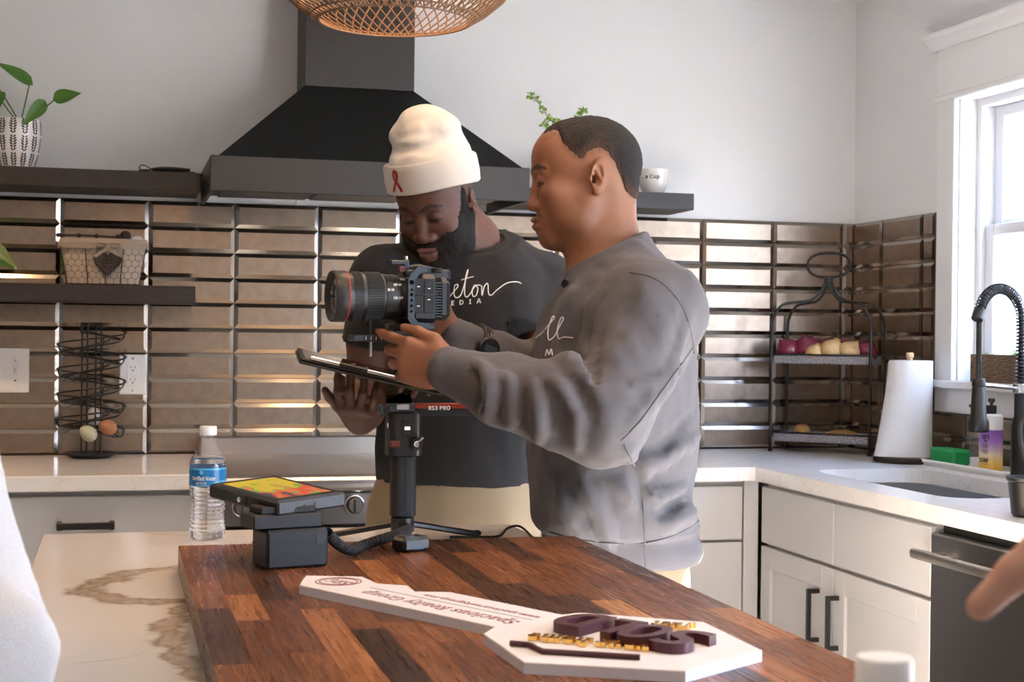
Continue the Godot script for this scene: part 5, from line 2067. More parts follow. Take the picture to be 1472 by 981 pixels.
func key_sign() -> void:
	var t := thing("key_sign", "giant white cardboard key with raised dark lettering on the block", "sign", V(0, BLK, 0))
	var wp := [[0.232, 2.781], [0.249, 2.709], [0.323, 2.732], [0.333, 2.791], [0.369, 2.813], [0.369, 2.859], [0.412, 2.872], [0.506, 3.045], [0.530, 3.037], [0.653, 3.120], [0.654, 3.277], [0.540, 3.350], [0.396, 3.280], [0.390, 3.134], [0.412, 3.099]]
	var pl := PackedVector2Array()
	for q in wp:
		pl.append(Vector2(q[0], q[1]))
	var board := mat("sign_white", lin(0.72, 0.66, 0.62), 0.45)
	var edge := mat("sign_edge", lin(0.60, 0.61, 0.68), 0.6)
	var m := MB.new()
	m.tf = Transform3D(LAY, Vector3.ZERO)
	m.slab(pl, 0.0, 0.010)
	part(m, "foam_core", edge, t)
	m = MB.new()
	m.tf = Transform3D(LAY, Vector3.ZERO)
	m.slab(pl, 0.0102, 0.0118, 0.0008)
	part(m, "face", board, t)
	var bur := mat("burgundy", lin(0.060, 0.010, 0.018), 0.35)
	var burp := mat("burgundy_print", lin(0.20, 0.035, 0.035), 0.6)
	var gold := mat("gold_foil", lin(0.85, 0.55, 0.16), 0.18, 1.0)
	# the sign reads from the far side: its own x runs to the left, its up towards the viewer
	var lay := func(org: Vector2, along: Vector2, p: Vector3) -> Vector3:
		var d := along.normalized()
		var u := Vector2(d.y, -d.x)    # letter tops
		var q := org + d * p.x + u * p.y
		return V(q.x, 0.0118 + p.z, q.y)
	# handle line: from the head (right) towards the tip (left, far)
	var along := Vector2(-0.5, -0.866)
	part(fitted("Spacious Realty Group", 0.27, 0.0205, 0.0004, font(true, true, true), func(p: Vector3) -> Vector3: return lay.call(Vector2(0.372, 2.966), along, p)), "lettering", burp, t)
	part(fitted("www.spaciousrealtygroup.com", 0.20, 0.0100, 0.0004, font(false, true), func(p: Vector3) -> Vector3: return lay.call(Vector2(0.425, 2.972), along, p)), "lettering", burp, t)
	m = MB.new()
	m.tf = Transform3D(Basis(), V(0.391, 0.0119, 2.946)) * Transform3D(Basis(V(along.x, 0, along.y), Vector3.UP, V(-along.y, 0, along.x)), Vector3.ZERO)
	m.box(Vector3.ZERO, V(0.29, 0.0004, 0.0014), 0)
	part(m, "rule", mat("grey_print", lin(0.22, 0.20, 0.20), 0.6), t)
	# oval emblem near the tip
	m = MB.new()
	for k in 2:
		var ring := []
		for i in 48:
			var a := TAU * i / 48
			var q := Vector2(0.285, 2.767) + along * cos(a) * (0.030 - k * 0.004) + Vector2(along.y, -along.x) * sin(a) * (0.030 - k * 0.006)
			ring.append(V(q.x, 0.0118, q.y))
		m.tube(ring, 0.0008, 4, true)
	part(m, "emblem_ring", burp, t)
	part(fitted("SRG", 0.040, 0.022, 0.0004, font(true, true, true), func(p: Vector3) -> Vector3: return lay.call(Vector2(0.285, 2.767), along, p)), "emblem_letters", burp, t)
	# SOLD in thick letters
	var al2 := Vector2(-0.62, -0.785).normalized()
	var word := "SOLD"
	var starts := [[0.578, 3.246], [0.552, 3.206], [0.530, 3.172], [0.502, 3.132]]
	for k in 4:
		part(fitted(word[k], [0.042, 0.046, 0.036, 0.048][k], 0.076, 0.011, font(false, true), func(p: Vector3) -> Vector3: return lay.call(Vector2(starts[k][0], starts[k][1]), al2, V(p.x, p.y, p.z + 0.0056))), "raised_letter", bur, t)
	# golden flourishes and a dark underline
	var al3 := Vector2(-0.80, -0.60)
	part(fitted("Just", 0.045, 0.022, 0.006, font(true, true, true), func(p: Vector3) -> Vector3: return lay.call(Vector2(0.602, 3.152), al3, p + V(0, 0, 0.003))), "gold_lettering", gold, t)
	part(fitted("your home", 0.136, 0.026, 0.005, font(true, true, true), func(p: Vector3) -> Vector3: return lay.call(Vector2(0.484, 3.216), al3, p + V(0, 0, 0.003))), "gold_lettering", gold, t)
	m = MB.new()
	m.tube([V(0.512, 0.0150, 3.297), V(0.424, 0.0150, 3.250), V(0.419, 0.0150, 3.216), V(0.402, 0.0150, 3.204)], 0.0032, 6)
	part(m, "underline", bur, t)

# ---------------------------------------------------------------- smooth bodies
# A field of tapered capsules, ellipsoids and columns joined with a smooth minimum and meshed as surface nets.
class Field:
	var kind := PackedInt32Array()
	var op := PackedInt32Array()
	var A := PackedVector3Array()
	var B := PackedVector3Array()
	var C := PackedVector3Array()
	var D := PackedVector3Array()
	var r1 := PackedFloat32Array()
	var r2 := PackedFloat32Array()
	var kk := PackedFloat32Array()
	var bc := PackedVector3Array()
	var br := PackedFloat32Array()
	var tabs := []
	var tab := PackedInt32Array()
	var post = null

	func _add(t: int, o: int, a: Vector3, b: Vector3, c: Vector3, d: Vector3, p: float, q: float, k: float, cen: Vector3, rad: float, ti := -1) -> void:
		kind.append(t); op.append(o); A.append(a); B.append(b); C.append(c); D.append(d)
		r1.append(p); r2.append(q); kk.append(maxf(k, 1e-5)); bc.append(cen); br.append(rad); tab.append(ti)

	func cap(a: Vector3, b: Vector3, ra: float, rb: float, k := 0.02, o := 0) -> void:
		_add(0, o, a, b - a, Vector3.ZERO, Vector3.ZERO, ra, rb - ra, k, (a + b) * 0.5, a.distance_to(b) * 0.5 + maxf(ra, rb))

	func chain(pts: Array, rs: Array, k := 0.02, o := 0) -> void:
		for i in pts.size() - 1:
			cap(pts[i], pts[i + 1], rs[i], rs[i + 1], k, o)

	func ell(c: Vector3, r: Vector3, bs := Basis(), k := 0.02, o := 0) -> void:
		_add(1, o, c, bs.x.normalized() / r.x, bs.y.normalized() / r.y, bs.z.normalized() / r.z, minf(r.x, minf(r.y, r.z)), 0.0, k, c, maxf(r.x, maxf(r.y, r.z)))
		D[D.size() - 1] = bs.z.normalized() / r.z
		tab[tab.size() - 1] = tabs.size()
		tabs.append(PackedFloat32Array([r.x, r.y, r.z]))

	# upright column: rows of [y, centre x, centre z, half along f, half along s]; f is the facing direction in plan
	func column(rows: Array, f: Vector3, k := 0.03, o := 0, n := 64) -> void:
		var t := PackedFloat32Array()
		var y0: float = rows[0][0]
		var y1: float = rows[rows.size() - 1][0]
		for i in n + 1:
			var y := lerpf(y0, y1, float(i) / n)
			var j := 0
			while j < rows.size() - 2 and rows[j + 1][0] < y:
				j += 1
			var u: float = (y - rows[j][0]) / (rows[j + 1][0] - rows[j][0])
			for c in range(1, 5):
				var p0: float = rows[maxi(j - 1, 0)][c]
				var p3: float = rows[mini(j + 2, rows.size() - 1)][c]
				t.append(cubic_interpolate(rows[j][c], rows[j + 1][c], p0, p3, u))
		var cen := Vector3(rows[0][1], (y0 + y1) * 0.5, rows[0][2])
		var fn := Vector3(f.x, 0, f.z).normalized()
		_add(2, o, Vector3(y0, y1, n), fn, Vector3(-fn.z, 0, fn.x), Vector3.ZERO, 0, 0, k, cen, (y1 - y0) * 0.5 + 0.35, tabs.size())
		tabs.append(t)

	func ev(p: Vector3, act: PackedInt32Array) -> float:
		var d := 1.0
		for i in act:
			var e: float
			var t := kind[i]
			if t == 0:
				var pa := p - A[i]
				var b := B[i]
				var h := clampf(pa.dot(b) / b.length_squared(), 0.0, 1.0)
				e = (pa - b * h).length() - r1[i] - r2[i] * h
			elif t == 1:
				var q := p - A[i]
				var w := Vector3(q.dot(B[i]), q.dot(C[i]), q.dot(D[i]))
				var k0 := w.length()
				if k0 < 0.2:
					e = (k0 - 1.0) * r1[i]
				else:
					var rr: PackedFloat32Array = tabs[tab[i]]
					e = k0 * (k0 - 1.0) / Vector3(w.x / rr[0], w.y / rr[1], w.z / rr[2]).length()
			else:
				var a := A[i]
				var tb: PackedFloat32Array = tabs[tab[i]]
				var f := clampf((p.y - a.x) / (a.y - a.x), 0.0, 0.99999) * a.z
				var j := int(f)
				f -= j
				j *= 4
				var dx := p.x - lerpf(tb[j], tb[j + 4], f)
				var dz := p.z - lerpf(tb[j + 1], tb[j + 5], f)
				var hf := lerpf(tb[j + 2], tb[j + 6], f)
				var hs := lerpf(tb[j + 3], tb[j + 7], f)
				var lf := absf(dx * B[i].x + dz * B[i].z) / hf
				var ls := absf(dx * C[i].x + dz * C[i].z) / hs
				e = (pow(pow(lf, 2.35) + pow(ls, 2.35), 0.42553) - 1.0) * minf(hf, hs) * 0.9
				e = maxf(e, maxf(a.x - p.y, p.y - a.y))
			var k := kk[i]
			if op[i] == 0:
				var h := maxf(k - absf(d - e), 0.0) / k
				d = minf(d, e) - h * h * k * 0.25
			else:
				var h := maxf(k - absf(d + e), 0.0) / k
				d = maxf(d, -e) + h * h * k * 0.25
		if post != null:
			d = post.call(p, d)
		return d

	func near(c: Vector3, rad: float) -> PackedInt32Array:
		var act := PackedInt32Array()
		for i in kind.size():
			if c.distance_to(bc[i]) - br[i] < rad + 0.004 + kk[i]:
				act.append(i)
		return act

	func at(p: Vector3) -> float:
		return ev(p, near(p, 0.6))

	# walk along d from p until the surface is met
	func hit(p: Vector3, d: Vector3, most := 0.6) -> Vector3:
		var s := 0.0
		for i in 60:
			var q := p + d * s
			var e := at(q)
			if e < 0.0004:
				return q
			s += e * 0.8
			if s > most:
				break
		return p + d * s

	func net(mb: MB, lo: Vector3, hi: Vector3, h: float, colf = null) -> void:
		const N := 7
		var nx := int(ceil((hi.x - lo.x) / h / N)) * N + 1
		var ny := int(ceil((hi.y - lo.y) / h / N)) * N + 1
		var nz := int(ceil((hi.z - lo.z) / h / N)) * N + 1
		var sx := 1
		var sy := nx
		var sz := nx * ny
		var val := PackedFloat32Array()
		val.resize(nx * ny * nz)
		val.fill(1.0)
		var idx := PackedInt32Array()
		idx.resize(nx * ny * nz)
		idx.fill(-1)
		var blocks := []
		var rad := h * N * 0.5 * 1.7321
		for bz in (nz - 1) / N:
			for by in (ny - 1) / N:
				for bx in (nx - 1) / N:
					var c := lo + Vector3(bx + 0.5, by + 0.5, bz + 0.5) * (h * N)
					var act := near(c, rad)
					if act.is_empty():
						continue
					var dc := ev(c, act)
					if absf(dc) > rad * 1.2 + 0.004:
						if dc < 0.0:
							for k in N + 1:
								for j in N + 1:
									var q := (bx * N) + (by * N + j) * sy + (bz * N + k) * sz
									for i in N + 1:
										val[q + i] = -1.0
						continue
					blocks.append(Vector3i(bx * N, by * N, bz * N))
					for k in N + 1:
						for j in N + 1:
							var q := (bx * N) + (by * N + j) * sy + (bz * N + k) * sz
							var p := lo + Vector3(bx * N, by * N + j, bz * N + k) * h
							for i in N + 1:
								val[q + i] = ev(p, act)
								p.x += h
		var first := mb.v.size()
		for b in blocks:
			for k in N:
				for j in N:
					var q: int = b.x + (b.y + j) * sy + (b.z + k) * sz
					for i in N:
						var a0 := val[q]
						var a1 := val[q + 1]
						var a2 := val[q + sy]
						var a3 := val[q + sy + 1]
						var a4 := val[q + sz]
						var a5 := val[q + sz + 1]
						var a6 := val[q + sz + sy]
						var a7 := val[q + sz + sy + 1]
						var neg := int(a0 < 0) + int(a1 < 0) + int(a2 < 0) + int(a3 < 0) + int(a4 < 0) + int(a5 < 0) + int(a6 < 0) + int(a7 < 0)
						if neg != 0 and neg != 8:
							var g := Vector3(a1 + a3 + a5 + a7 - a0 - a2 - a4 - a6, a2 + a3 + a6 + a7 - a0 - a1 - a4 - a5, a4 + a5 + a6 + a7 - a0 - a1 - a2 - a3) * (0.25 / h)
							var m := (a0 + a1 + a2 + a3 + a4 + a5 + a6 + a7) * 0.125
							var st := -g * (m / maxf(g.length_squared(), 1e-4))
							st = st.clamp(Vector3.ONE * (-h * 0.5), Vector3.ONE * (h * 0.5))
							var p: Vector3 = lo + Vector3(b.x + i + 0.5, b.y + j + 0.5, b.z + k + 0.5) * h + st
							g = g.normalized()
							if colf != null:
								mb.col = colf.call(p, g)
							idx[q] = mb.vert(p, g)
						q += 1
		for b in blocks:
			for k in N:
				for j in N:
					var q: int = b.x + (b.y + j) * sy + (b.z + k) * sz
					for i in N:
						if idx[q] >= 0:
							var s := val[q] < 0.0
							if s != (val[q + 1] < 0.0) and b.y + j > 0 and b.z + k > 0:
								face(mb, idx[q], idx[q - sy], idx[q - sy - sz], idx[q - sz])
							if s != (val[q + sy] < 0.0) and b.x + i > 0 and b.z + k > 0:
								face(mb, idx[q], idx[q - 1], idx[q - 1 - sz], idx[q - sz])
							if s != (val[q + sz] < 0.0) and b.x + i > 0 and b.y + j > 0:
								face(mb, idx[q], idx[q - 1], idx[q - 1 - sy], idx[q - sy])
						q += 1

	func face(mb: MB, a: int, b: int, c: int, d: int) -> void:
		if b >= 0 and c >= 0 and d >= 0:
			mb.quad(a, b, c, d)

# a point by its place in the picture and its depth along the view
func at(x: float, y: float, depth: float) -> Vector3:
	var r := V(0.96635, 0.01138, 0.25697)
	var u := V(-0.01002, 0.99993, -0.00658)
	var f := V(0.25703, -0.00379, -0.9664)
	return V(0, 1.2919, 4.7081) + (f + r * ((x - 736.0) / 2142.2) - u * ((y - 490.5) / 2142.2)) * depth

# ---------------------------------------------------------------- heads and hands
# Local axes: x to the person's left, y up, z out of the face.
func head_field(F: Field, T: Transform3D, s: float, look := {}) -> void:
	var bs := T.basis.orthonormalized()
	var P := func(x: float, y: float, z: float) -> Vector3: return T * V(x, y, z)
	F.ell(P.call(0, 0.032, -0.012), V(0.0735, 0.083, 0.094) * s, bs, 0.02)
	F.ell(P.call(0, 0.046, 0.036), V(0.060, 0.052, 0.053) * s, bs, 0.03)
	F.ell(P.call(0, -0.035, 0.028), V(0.0565, 0.078, 0.056) * s, bs, 0.03)
	for sd in [-1.0, 1.0]:
		F.cap(P.call(sd * 0.052, -0.045, -0.005), P.call(sd * 0.042, -0.077, 0.012), 0.019 * s, 0.018 * s, 0.03)
		F.cap(P.call(sd * 0.042, -0.077, 0.012), P.call(sd * 0.012, -0.100, 0.060), 0.018 * s, 0.015 * s, 0.028)
		F.ell(P.call(sd * 0.042, -0.024, 0.055), V(0.024, 0.020, 0.022) * s, bs, 0.025)
	for sd in [-1.0, 1.0]:
		F.ell(P.call(sd * 0.043, -0.052, 0.028), V(0.020, 0.032, 0.034) * s, bs, 0.025)
	F.ell(P.call(0, -0.101, 0.068), V(0.021, 0.016, 0.0175) * s, bs, 0.02)
	F.ell(P.call(0, -0.068, 0.066), V(0.030, 0.028, 0.022) * s, bs, 0.02)
	# brow, sockets, lids
	F.cap(P.call(-0.040, 0.020, 0.070), P.call(-0.012, 0.022, 0.084), 0.010 * s, 0.009 * s, 0.012)
	F.cap(P.call(0.040, 0.020, 0.070), P.call(0.012, 0.022, 0.084), 0.010 * s, 0.009 * s, 0.012)
	for sd in [-1.0, 1.0]:
		F.ell(P.call(sd * 0.031, 0.003, 0.097), V(0.019, 0.012, 0.017) * s, bs, 0.012, 1)
		F.ell(P.call(sd * 0.031, 0.002, 0.070), V(0.0145, 0.0125, 0.0135) * s, bs, 0.003)
		# upper lid lowered over the eye, lower lid under it
		F.ell(P.call(sd * 0.031, 0.0055, 0.0715), V(0.0152, 0.0115, 0.0140) * s, bs, 0.002)
		F.ell(P.call(sd * 0.031, -0.0075, 0.0705), V(0.0145, 0.0065, 0.0120) * s, bs, 0.004)
		F.cap(P.call(sd * 0.0155, -0.0038, 0.0845), P.call(sd * 0.044, -0.0035, 0.0800), 0.0010 * s, 0.0010 * s, 0.0016, 1)
	# nose
	var nw: float = look.get("nose", 1.0)
	F.chain([P.call(0, 0.018, 0.082), P.call(0, -0.010, 0.086), P.call(0, -0.034, 0.0935)], [0.0075 * s, 0.0085 * s, 0.0105 * s], 0.010)
	F.ell(P.call(0, -0.0395, 0.0925), V(0.0125 * nw, 0.0105, 0.0120) * s, bs, 0.006)
	for sd in [-1.0, 1.0]:
		F.ell(P.call(sd * 0.0135 * nw, -0.0425, 0.083), V(0.0098, 0.0095, 0.0120) * s, bs, 0.006)
		F.ell(P.call(sd * 0.0075 * nw, -0.0515, 0.0875), V(0.0042, 0.0035, 0.0055) * s, bs, 0.002, 1)
	# lips
	var lz: float = look.get("lips", 0.0)
	F.ell(P.call(0, -0.0655, 0.0835 + lz), V(0.0235, 0.0072, 0.0115) * s, bs, 0.004)
	F.ell(P.call(0, -0.0780, 0.0815 + lz), V(0.0205, 0.0086, 0.0120) * s, bs, 0.004)
	F.ell(P.call(0, -0.0715, 0.0945 + lz), V(0.0220, 0.0014, 0.0080) * s, bs, 0.0022, 1)
	F.cap(P.call(0, -0.053, 0.0905), P.call(0, -0.060, 0.0900), 0.0022 * s, 0.0026 * s, 0.004, 1)
	# ears
	for sd in [-1.0, 1.0]:
		var eb := bs * Basis(Vector3.UP, sd * 0.35) * Basis(Vector3.RIGHT, -0.15)
		F.ell(P.call(sd * 0.0745, 0.000, -0.026), V(0.0075, 0.0310, 0.0185) * s, eb, 0.006)
		F.ell(P.call(sd * 0.0735, -0.024, -0.020), V(0.0070, 0.0105, 0.0100) * s, eb, 0.006)
		F.ell(P.call(sd * 0.0825, 0.002, -0.0215), V(0.0065, 0.0205, 0.0105) * s, eb, 0.003, 1)
		F.ell(P.call(sd * 0.0800, -0.005, -0.0165), V(0.0110, 0.0085, 0.0075) * s, eb, 0.003, 1)
		F.cap(P.call(sd * 0.0770, 0.010, -0.020), P.call(sd * 0.0775, -0.008, -0.028), 0.0032 * s, 0.0030 * s, 0.004)
		F.ell(P.call(sd * 0.0730, -0.004, -0.0085), V(0.0045, 0.0065, 0.0040) * s, eb, 0.004)

# colours of a face in head space
func face_color(q: Vector3, skin: Color, look: Dictionary) -> Color:
	var c := skin
	var ax := absf(q.x)
	var e := Vector2((ax - 0.031) / 0.0175, (q.y + 0.0040) / 0.0042)
	# lips
	var lip := Vector2(q.x / 0.0235, (q.y + 0.0715) / 0.0138)
	if lip.length() < 1.0 and q.z > 0.070:
		c = skin.lerp(look.get("lip", skin), smoothstep(1.0, 0.75, lip.length()))
	# lashes along the closed lid
	if e.length() < 1.0 and q.z > 0.06:
		c = c.lerp(Color(0.006, 0.005, 0.005), 0.9)
	# eyebrows
	var bx := (ax - 0.031) / 0.0225
	var by := q.y - (0.0285 - 0.007 * bx * bx + 0.0015 * bx)
	if absf(bx) < 1.0 and absf(by) < 0.0042 * (1.15 - 0.5 * absf(bx)) and q.z > 0.045:
		c = c.lerp(look.get("hair", Color(0.01, 0.008, 0.007)), 0.85)
	# ear hollow and nostrils keep the skin colour; moustache and stubble
	if look.has("moustache"):
		var mx := ax / 0.030
		var my := q.y + 0.0575 + 0.005 * mx * mx
		if mx < 1.0 and absf(my) < 0.0042 and q.z > 0.06:
			c = c.lerp(look.hair, 0.62 * (1.0 - 0.4 * mx))
	return c

# Local axes of a hand: x towards the thumb, y along the fingers, z out of the back of the hand; origin at the wrist.
# curls: per finger three bends in radians; thumb: three local points after its base
func hand_field(F: Field, T: Transform3D, curls: Array, thumb: Array, spread := [0.10, 0.02, -0.06, -0.15], s := 1.0) -> void:
	var bx := [0.0295, 0.0100, -0.0095, -0.0275]
	var by := [0.0925, 0.0965, 0.0910, 0.0815]
	var ln := [[0.042, 0.026, 0.022], [0.046, 0.030, 0.023], [0.042, 0.028, 0.022], [0.033, 0.021, 0.020]]
	var rr := [[0.0108, 0.0092, 0.0082, 0.0070], [0.0110, 0.0094, 0.0084, 0.0072], [0.0106, 0.0090, 0.0080, 0.0068], [0.0094, 0.0080, 0.0072, 0.0062]]
	var w := T * Vector3.ZERO
	for i in 4:
		var mcp := V(bx[i], by[i], 0.0)
		F.cap(T * (V(bx[i] * 0.55, 0.004, 0.0) * s), T * (mcp * s), 0.0165 * s, 0.0122 * s, 0.014)
		var p := mcp
		var dir := V(sin(spread[i]), cos(spread[i]), 0)
		var ax := V(cos(spread[i]), -sin(spread[i]), 0)
		for j in 3:
			dir = dir.rotated(ax, -curls[i][j])
			var q: Vector3 = p + dir * ln[i][j]
			F.cap(T * (p * s), T * (q * s), rr[i][j] * s, rr[i][j + 1] * s, 0.0045)
			if j == 0:
				F.ell(T * ((mcp + V(0, 0, 0.003)) * s), V(0.0105, 0.012, 0.0095) * s, T.basis.orthonormalized(), 0.006)
			p = q
	F.ell(T * (V(-0.006, 0.055, -0.004) * s), V(0.036, 0.045, 0.0155) * s, T.basis.orthonormalized(), 0.012)
	var tb := V(0.022, 0.022, -0.006)
	F.cap(T * (tb * s), T * (thumb[0] * s), 0.0175 * s, 0.0135 * s, 0.014)
	F.cap(T * (thumb[0] * s), T * (thumb[1] * s), 0.0120 * s, 0.0105 * s, 0.006)
	F.cap(T * (thumb[1] * s), T * (thumb[2] * s), 0.0105 * s, 0.0082 * s, 0.004)

func frame(o: Vector3, x: Vector3, y: Vector3, z: Vector3) -> Transform3D:
	return Transform3D(Basis(x, y, z), o)

func box_of(pts: Array, pad: float) -> Array:
	var lo: Vector3 = pts[0]
	var hi: Vector3 = pts[0]
	for p in pts:
		lo = lo.min(p)
		hi = hi.max(p)
	return [lo - Vector3.ONE * pad, hi + Vector3.ONE * pad]

# ---------------------------------------------------------------- people
func skin_mat(called: String) -> StandardMaterial3D:
	var m := mat(called, Color(1, 1, 1), 0.56)
	m.vertex_color_use_as_albedo = true
	relief(m, 0.10, V(16, 16, 16), 1.6, 101)
	m.normal_scale = 0.4
	return m

func knit(called: String, col: Color, fine: float, strength: float) -> StandardMaterial3D:
	var m := mat(called, col, 0.92)
	m.albedo_texture = ntex(0.16, 111, 512, 512, ramp([Color(0.72, 0.72, 0.72), Color(1, 1, 1)], [0.25, 0.75]), 3)
	relief(m, 0.18, V(fine, fine, fine), strength, 112)
	m.rim_enabled = true
	m.rim = 0.25
	m.rim_tint = 0.6
	return m

func people() -> void:
	skin_mat("skin")
	man_grey()
	stage("man in grey")
	man_beanie()
	stage("man with beanie")
	neighbours()
	stage("edge people")
	camera_rig()

func legs(t: Node3D, hip: Vector3, f: Vector3, cloth: Material, waist: float, rows: Array, shoe: Material, knee_out := 0.0) -> void:
	# trousers from the waist to the floor, and shoes
	var s := V(-f.z, 0, f.x)
	var F := Field.new()
	F.column(rows, f, 0.03)
	for sd in [-1.0, 1.0]:
		var h: Vector3 = hip + s * sd * 0.095
		var kn: Vector3 = V(h.x, 0.50, h.z) + s * sd * 0.015 + f * (0.015 + knee_out)
		var an: Vector3 = V(h.x, 0.10, h.z) + s * sd * 0.02 - f * 0.01
		F.cap(V(h.x, hip.y - 0.02, h.z), kn, 0.100, 0.075, 0.05)
		F.cap(kn, an, 0.075, 0.068, 0.02)
	var fn := noise(6.0, 44, 2)
	F.post = func(p: Vector3, d: float) -> float:
		return maxf(d, p.y - waist) + 0.004 * fn.get_noise_3d(p.x, p.y * 0.6, p.z)
	var mb := MB.new()
	F.net(mb, hip + V(-0.34, -hip.y + 0.05, -0.34), V(hip.x + 0.34, waist + 0.02, hip.z + 0.34), 0.013)
	part(mb, "trousers", cloth, t)
	for sd in [-1.0, 1.0]:
		var G := Field.new()
		var an: Vector3 = V(hip.x, 0.0, hip.z) + s * sd * 0.115
		G.cap(an + V(0, 0.045, 0) - f * 0.05, an + V(0, 0.035, 0) + f * 0.15, 0.044, 0.036, 0.03)
		G.cap(an + V(0, 0.10, 0) - f * 0.02, an + V(0, 0.05, 0) - f * 0.03, 0.045, 0.045, 0.04)
		G.ell(an + V(0, 0.03, 0) + f * 0.14, V(0.05, 0.03, 0.05), Basis(), 0.03)
		G.post = func(p: Vector3, d: float) -> float: return maxf(d, 0.002 - p.y)
		var sm := MB.new()
		G.net(sm, an + V(-0.26, 0.0 - 0.012, -0.26), an + V(0.26, 0.17, 0.26), 0.009)
		part(sm, "shoe", shoe, t)

# writing drawn on cloth: strokes in (across, up) laid on the surface of F
func on_cloth(F: Field, strokes: Array, o: Vector3, across: Vector3, up: Vector3, into: Vector3, r: float) -> MB:
	var m := MB.new()
	for st in strokes:
		var raw := []
		for q in st:
			raw.append(V(q[0], q[1], 0))
		var sm := smooth_path(raw, 6) if raw.size() > 2 else raw
		var pts := []
		for q in sm:
			var p: Vector3 = o + across * q.x + up * q.y
			pts.append(F.hit(p - into * 0.12, into, 0.3))
		m.tube(pts, r, 5)
	return m

func man_grey() -> void:
	var hip := at(886, 800, 2.83)
	var t := thing("person", "man in a grey sweatshirt and tan trousers adjusting the camera rig", "person", V(hip.x, 0, hip.z))
	var back := t.transform.affine_inverse()
	var skin := Color(0.235, 0.098, 0.048)
	var look := {"hair": Color(0.010, 0.008, 0.007), "lip": Color(0.19, 0.070, 0.052), "moustache": 1, "lips": 0.0055, "nose": 1.1}
	var f := V(-0.965, 0, -0.262)           # the way he faces
	var s := V(0.262, 0, -0.965)            # his right, away from the viewer
	# ---- head
	var hs := 1.04
	var hf := V(-0.965, -0.075, -0.250).normalized()
	var hx := Vector3.UP.cross(hf).normalized()
	var hy := hf.cross(hx).normalized()
	var H := Transform3D(Basis(hx * hs, hy * hs, hf * hs), at(838, 261, 2.85))
	var HI := H.affine_inverse()
	var B := Field.new()
	head_field(B, H, hs, look)
	var neck0 := H * V(0, -0.055, -0.036)
	var neck1 := at(868, 374, 2.85)
	B.cap(neck0, neck1, 0.050, 0.056, 0.03)
	B.cap(H * V(0, -0.03, -0.055), at(876, 385, 2.85), 0.038, 0.050, 0.03)
	# ---- arms: j = joints
	var shN := at(943, 447, 2.665)
	var elN := at(868, 606, 2.52)
	var wrN := at(652, 535, 2.60)
	var shF := at(893, 432, 3.01)
	var elF := at(838, 578, 2.93)
	var wrF := at(652, 488, 2.80)
	var chest := at(884, 470, 2.83)
	B.cap(neck1, chest, 0.06, 0.11, 0.05)
	B.cap(chest, hip, 0.11, 0.10, 0.05)
	for a in [[shN, elN, wrN], [shF, elF, wrF]]:
		B.cap(chest + V(0, 0.05, 0), a[0], 0.08, 0.05, 0.04)
		B.cap(a[0], a[1], 0.048, 0.040, 0.03)
		B.cap(a[1], a[2], 0.040, 0.027, 0.03)
	for sd in [-1.0, 1.0]:
		B.cap(hip + s * sd * 0.09, V(hip.x, 0.5, hip.z) + s * sd * 0.10, 0.08, 0.055, 0.04)
		B.cap(V(hip.x, 0.5, hip.z) + s * sd * 0.10, V(hip.x, 0.09, hip.z) + s * sd * 0.115, 0.055, 0.035, 0.03)
	# near hand: under the plate, thumb on top
	var hy1 := (at(588, 519, 2.625) - wrN).normalized()
	var hz1 := at(640, 400, 1.5) - at(640, 470, 2.6)
	hz1 = (hz1 - hy1 * hz1.dot(hy1)).normalized()
	var hx1 := hy1.cross(hz1).normalized()
	var T1 := frame(wrN, hx1, hy1, hz1)
	hand_field(B, T1, [[0.22, 0.30, 0.15], [0.55, 0.65, 0.35], [0.70, 0.75, 0.4], [0.80, 0.80, 0.4]], [V(0.046, 0.052, -0.006), V(0.054, 0.086, -0.010), V(0.055, 0.115, -0.014)], [0.10, 0.02, -0.05, -0.12])
	# far hand: on the far side of the camera
	var hy2 := (at(585, 452, 2.79) - wrF).normalized()
	var hz2 := V(0.25, 0.1, -0.96)
	hz2 = (hz2 - hy2 * hz2.dot(hy2)).normalized()
	var hx2 := hz2.cross(hy2).normalized()
	var T2 := frame(wrF, hx2, hy2, hz2)
	hand_field(B, T2, [[0.5, 0.6, 0.3], [0.5, 0.6, 0.3], [0.6, 0.6, 0.3], [0.6, 0.6, 0.3]], [V(0.044, 0.045, -0.014), V(0.056, 0.074, -0.022), V(0.058, 0.098, -0.030)])
	var mb := MB.new()
	mb.colored = true
	mb.tf = back
	var stub := noise(90.0, 27, 2)
	var hz := [-0.20, -0.092, -0.086, -0.0755, -0.064, -0.0525, -0.040, -0.0295, -0.0123, 0.005, 0.020, 0.034, 0.043, 0.077, 0.10]
	var hl0 := [-0.052, -0.048, -0.040, -0.029, -0.002, 0.026, 0.044, 0.0486, 0.044, 0.029, 0.042, 0.056, 0.086, 0.0755, 0.075]
	var hb := func(p: Vector3, g: Vector3) -> Color:
		var q := HI * p
		var c := face_color(q, skin, look)
		# short stubble beyond the hairline and along the jaw
		var k := 0
		while k < 13 and hz[k + 1] < q.z:
			k += 1
		var line: float = lerpf(hl0[k], hl0[k + 1], clampf((q.z - hz[k]) / (hz[k + 1] - hz[k]), 0, 1))
		var w := 0.45 * smoothstep(-0.010, 0.002, q.y - line) * (0.6 + 0.8 * stub.get_noise_3dv(p)) if q.z < 0.075 else 0.0
		if q.y < -0.062 and q.z > 0.0:
			w = maxf(w, 0.10 * smoothstep(-0.062, -0.085, q.y) * (0.7 + 0.8 * stub.get_noise_3dv(p * 1.4)))
		return c.lerp(look.hair, clampf(w, 0, 0.85))
	var plain := func(p: Vector3, g: Vector3) -> Color: return skin
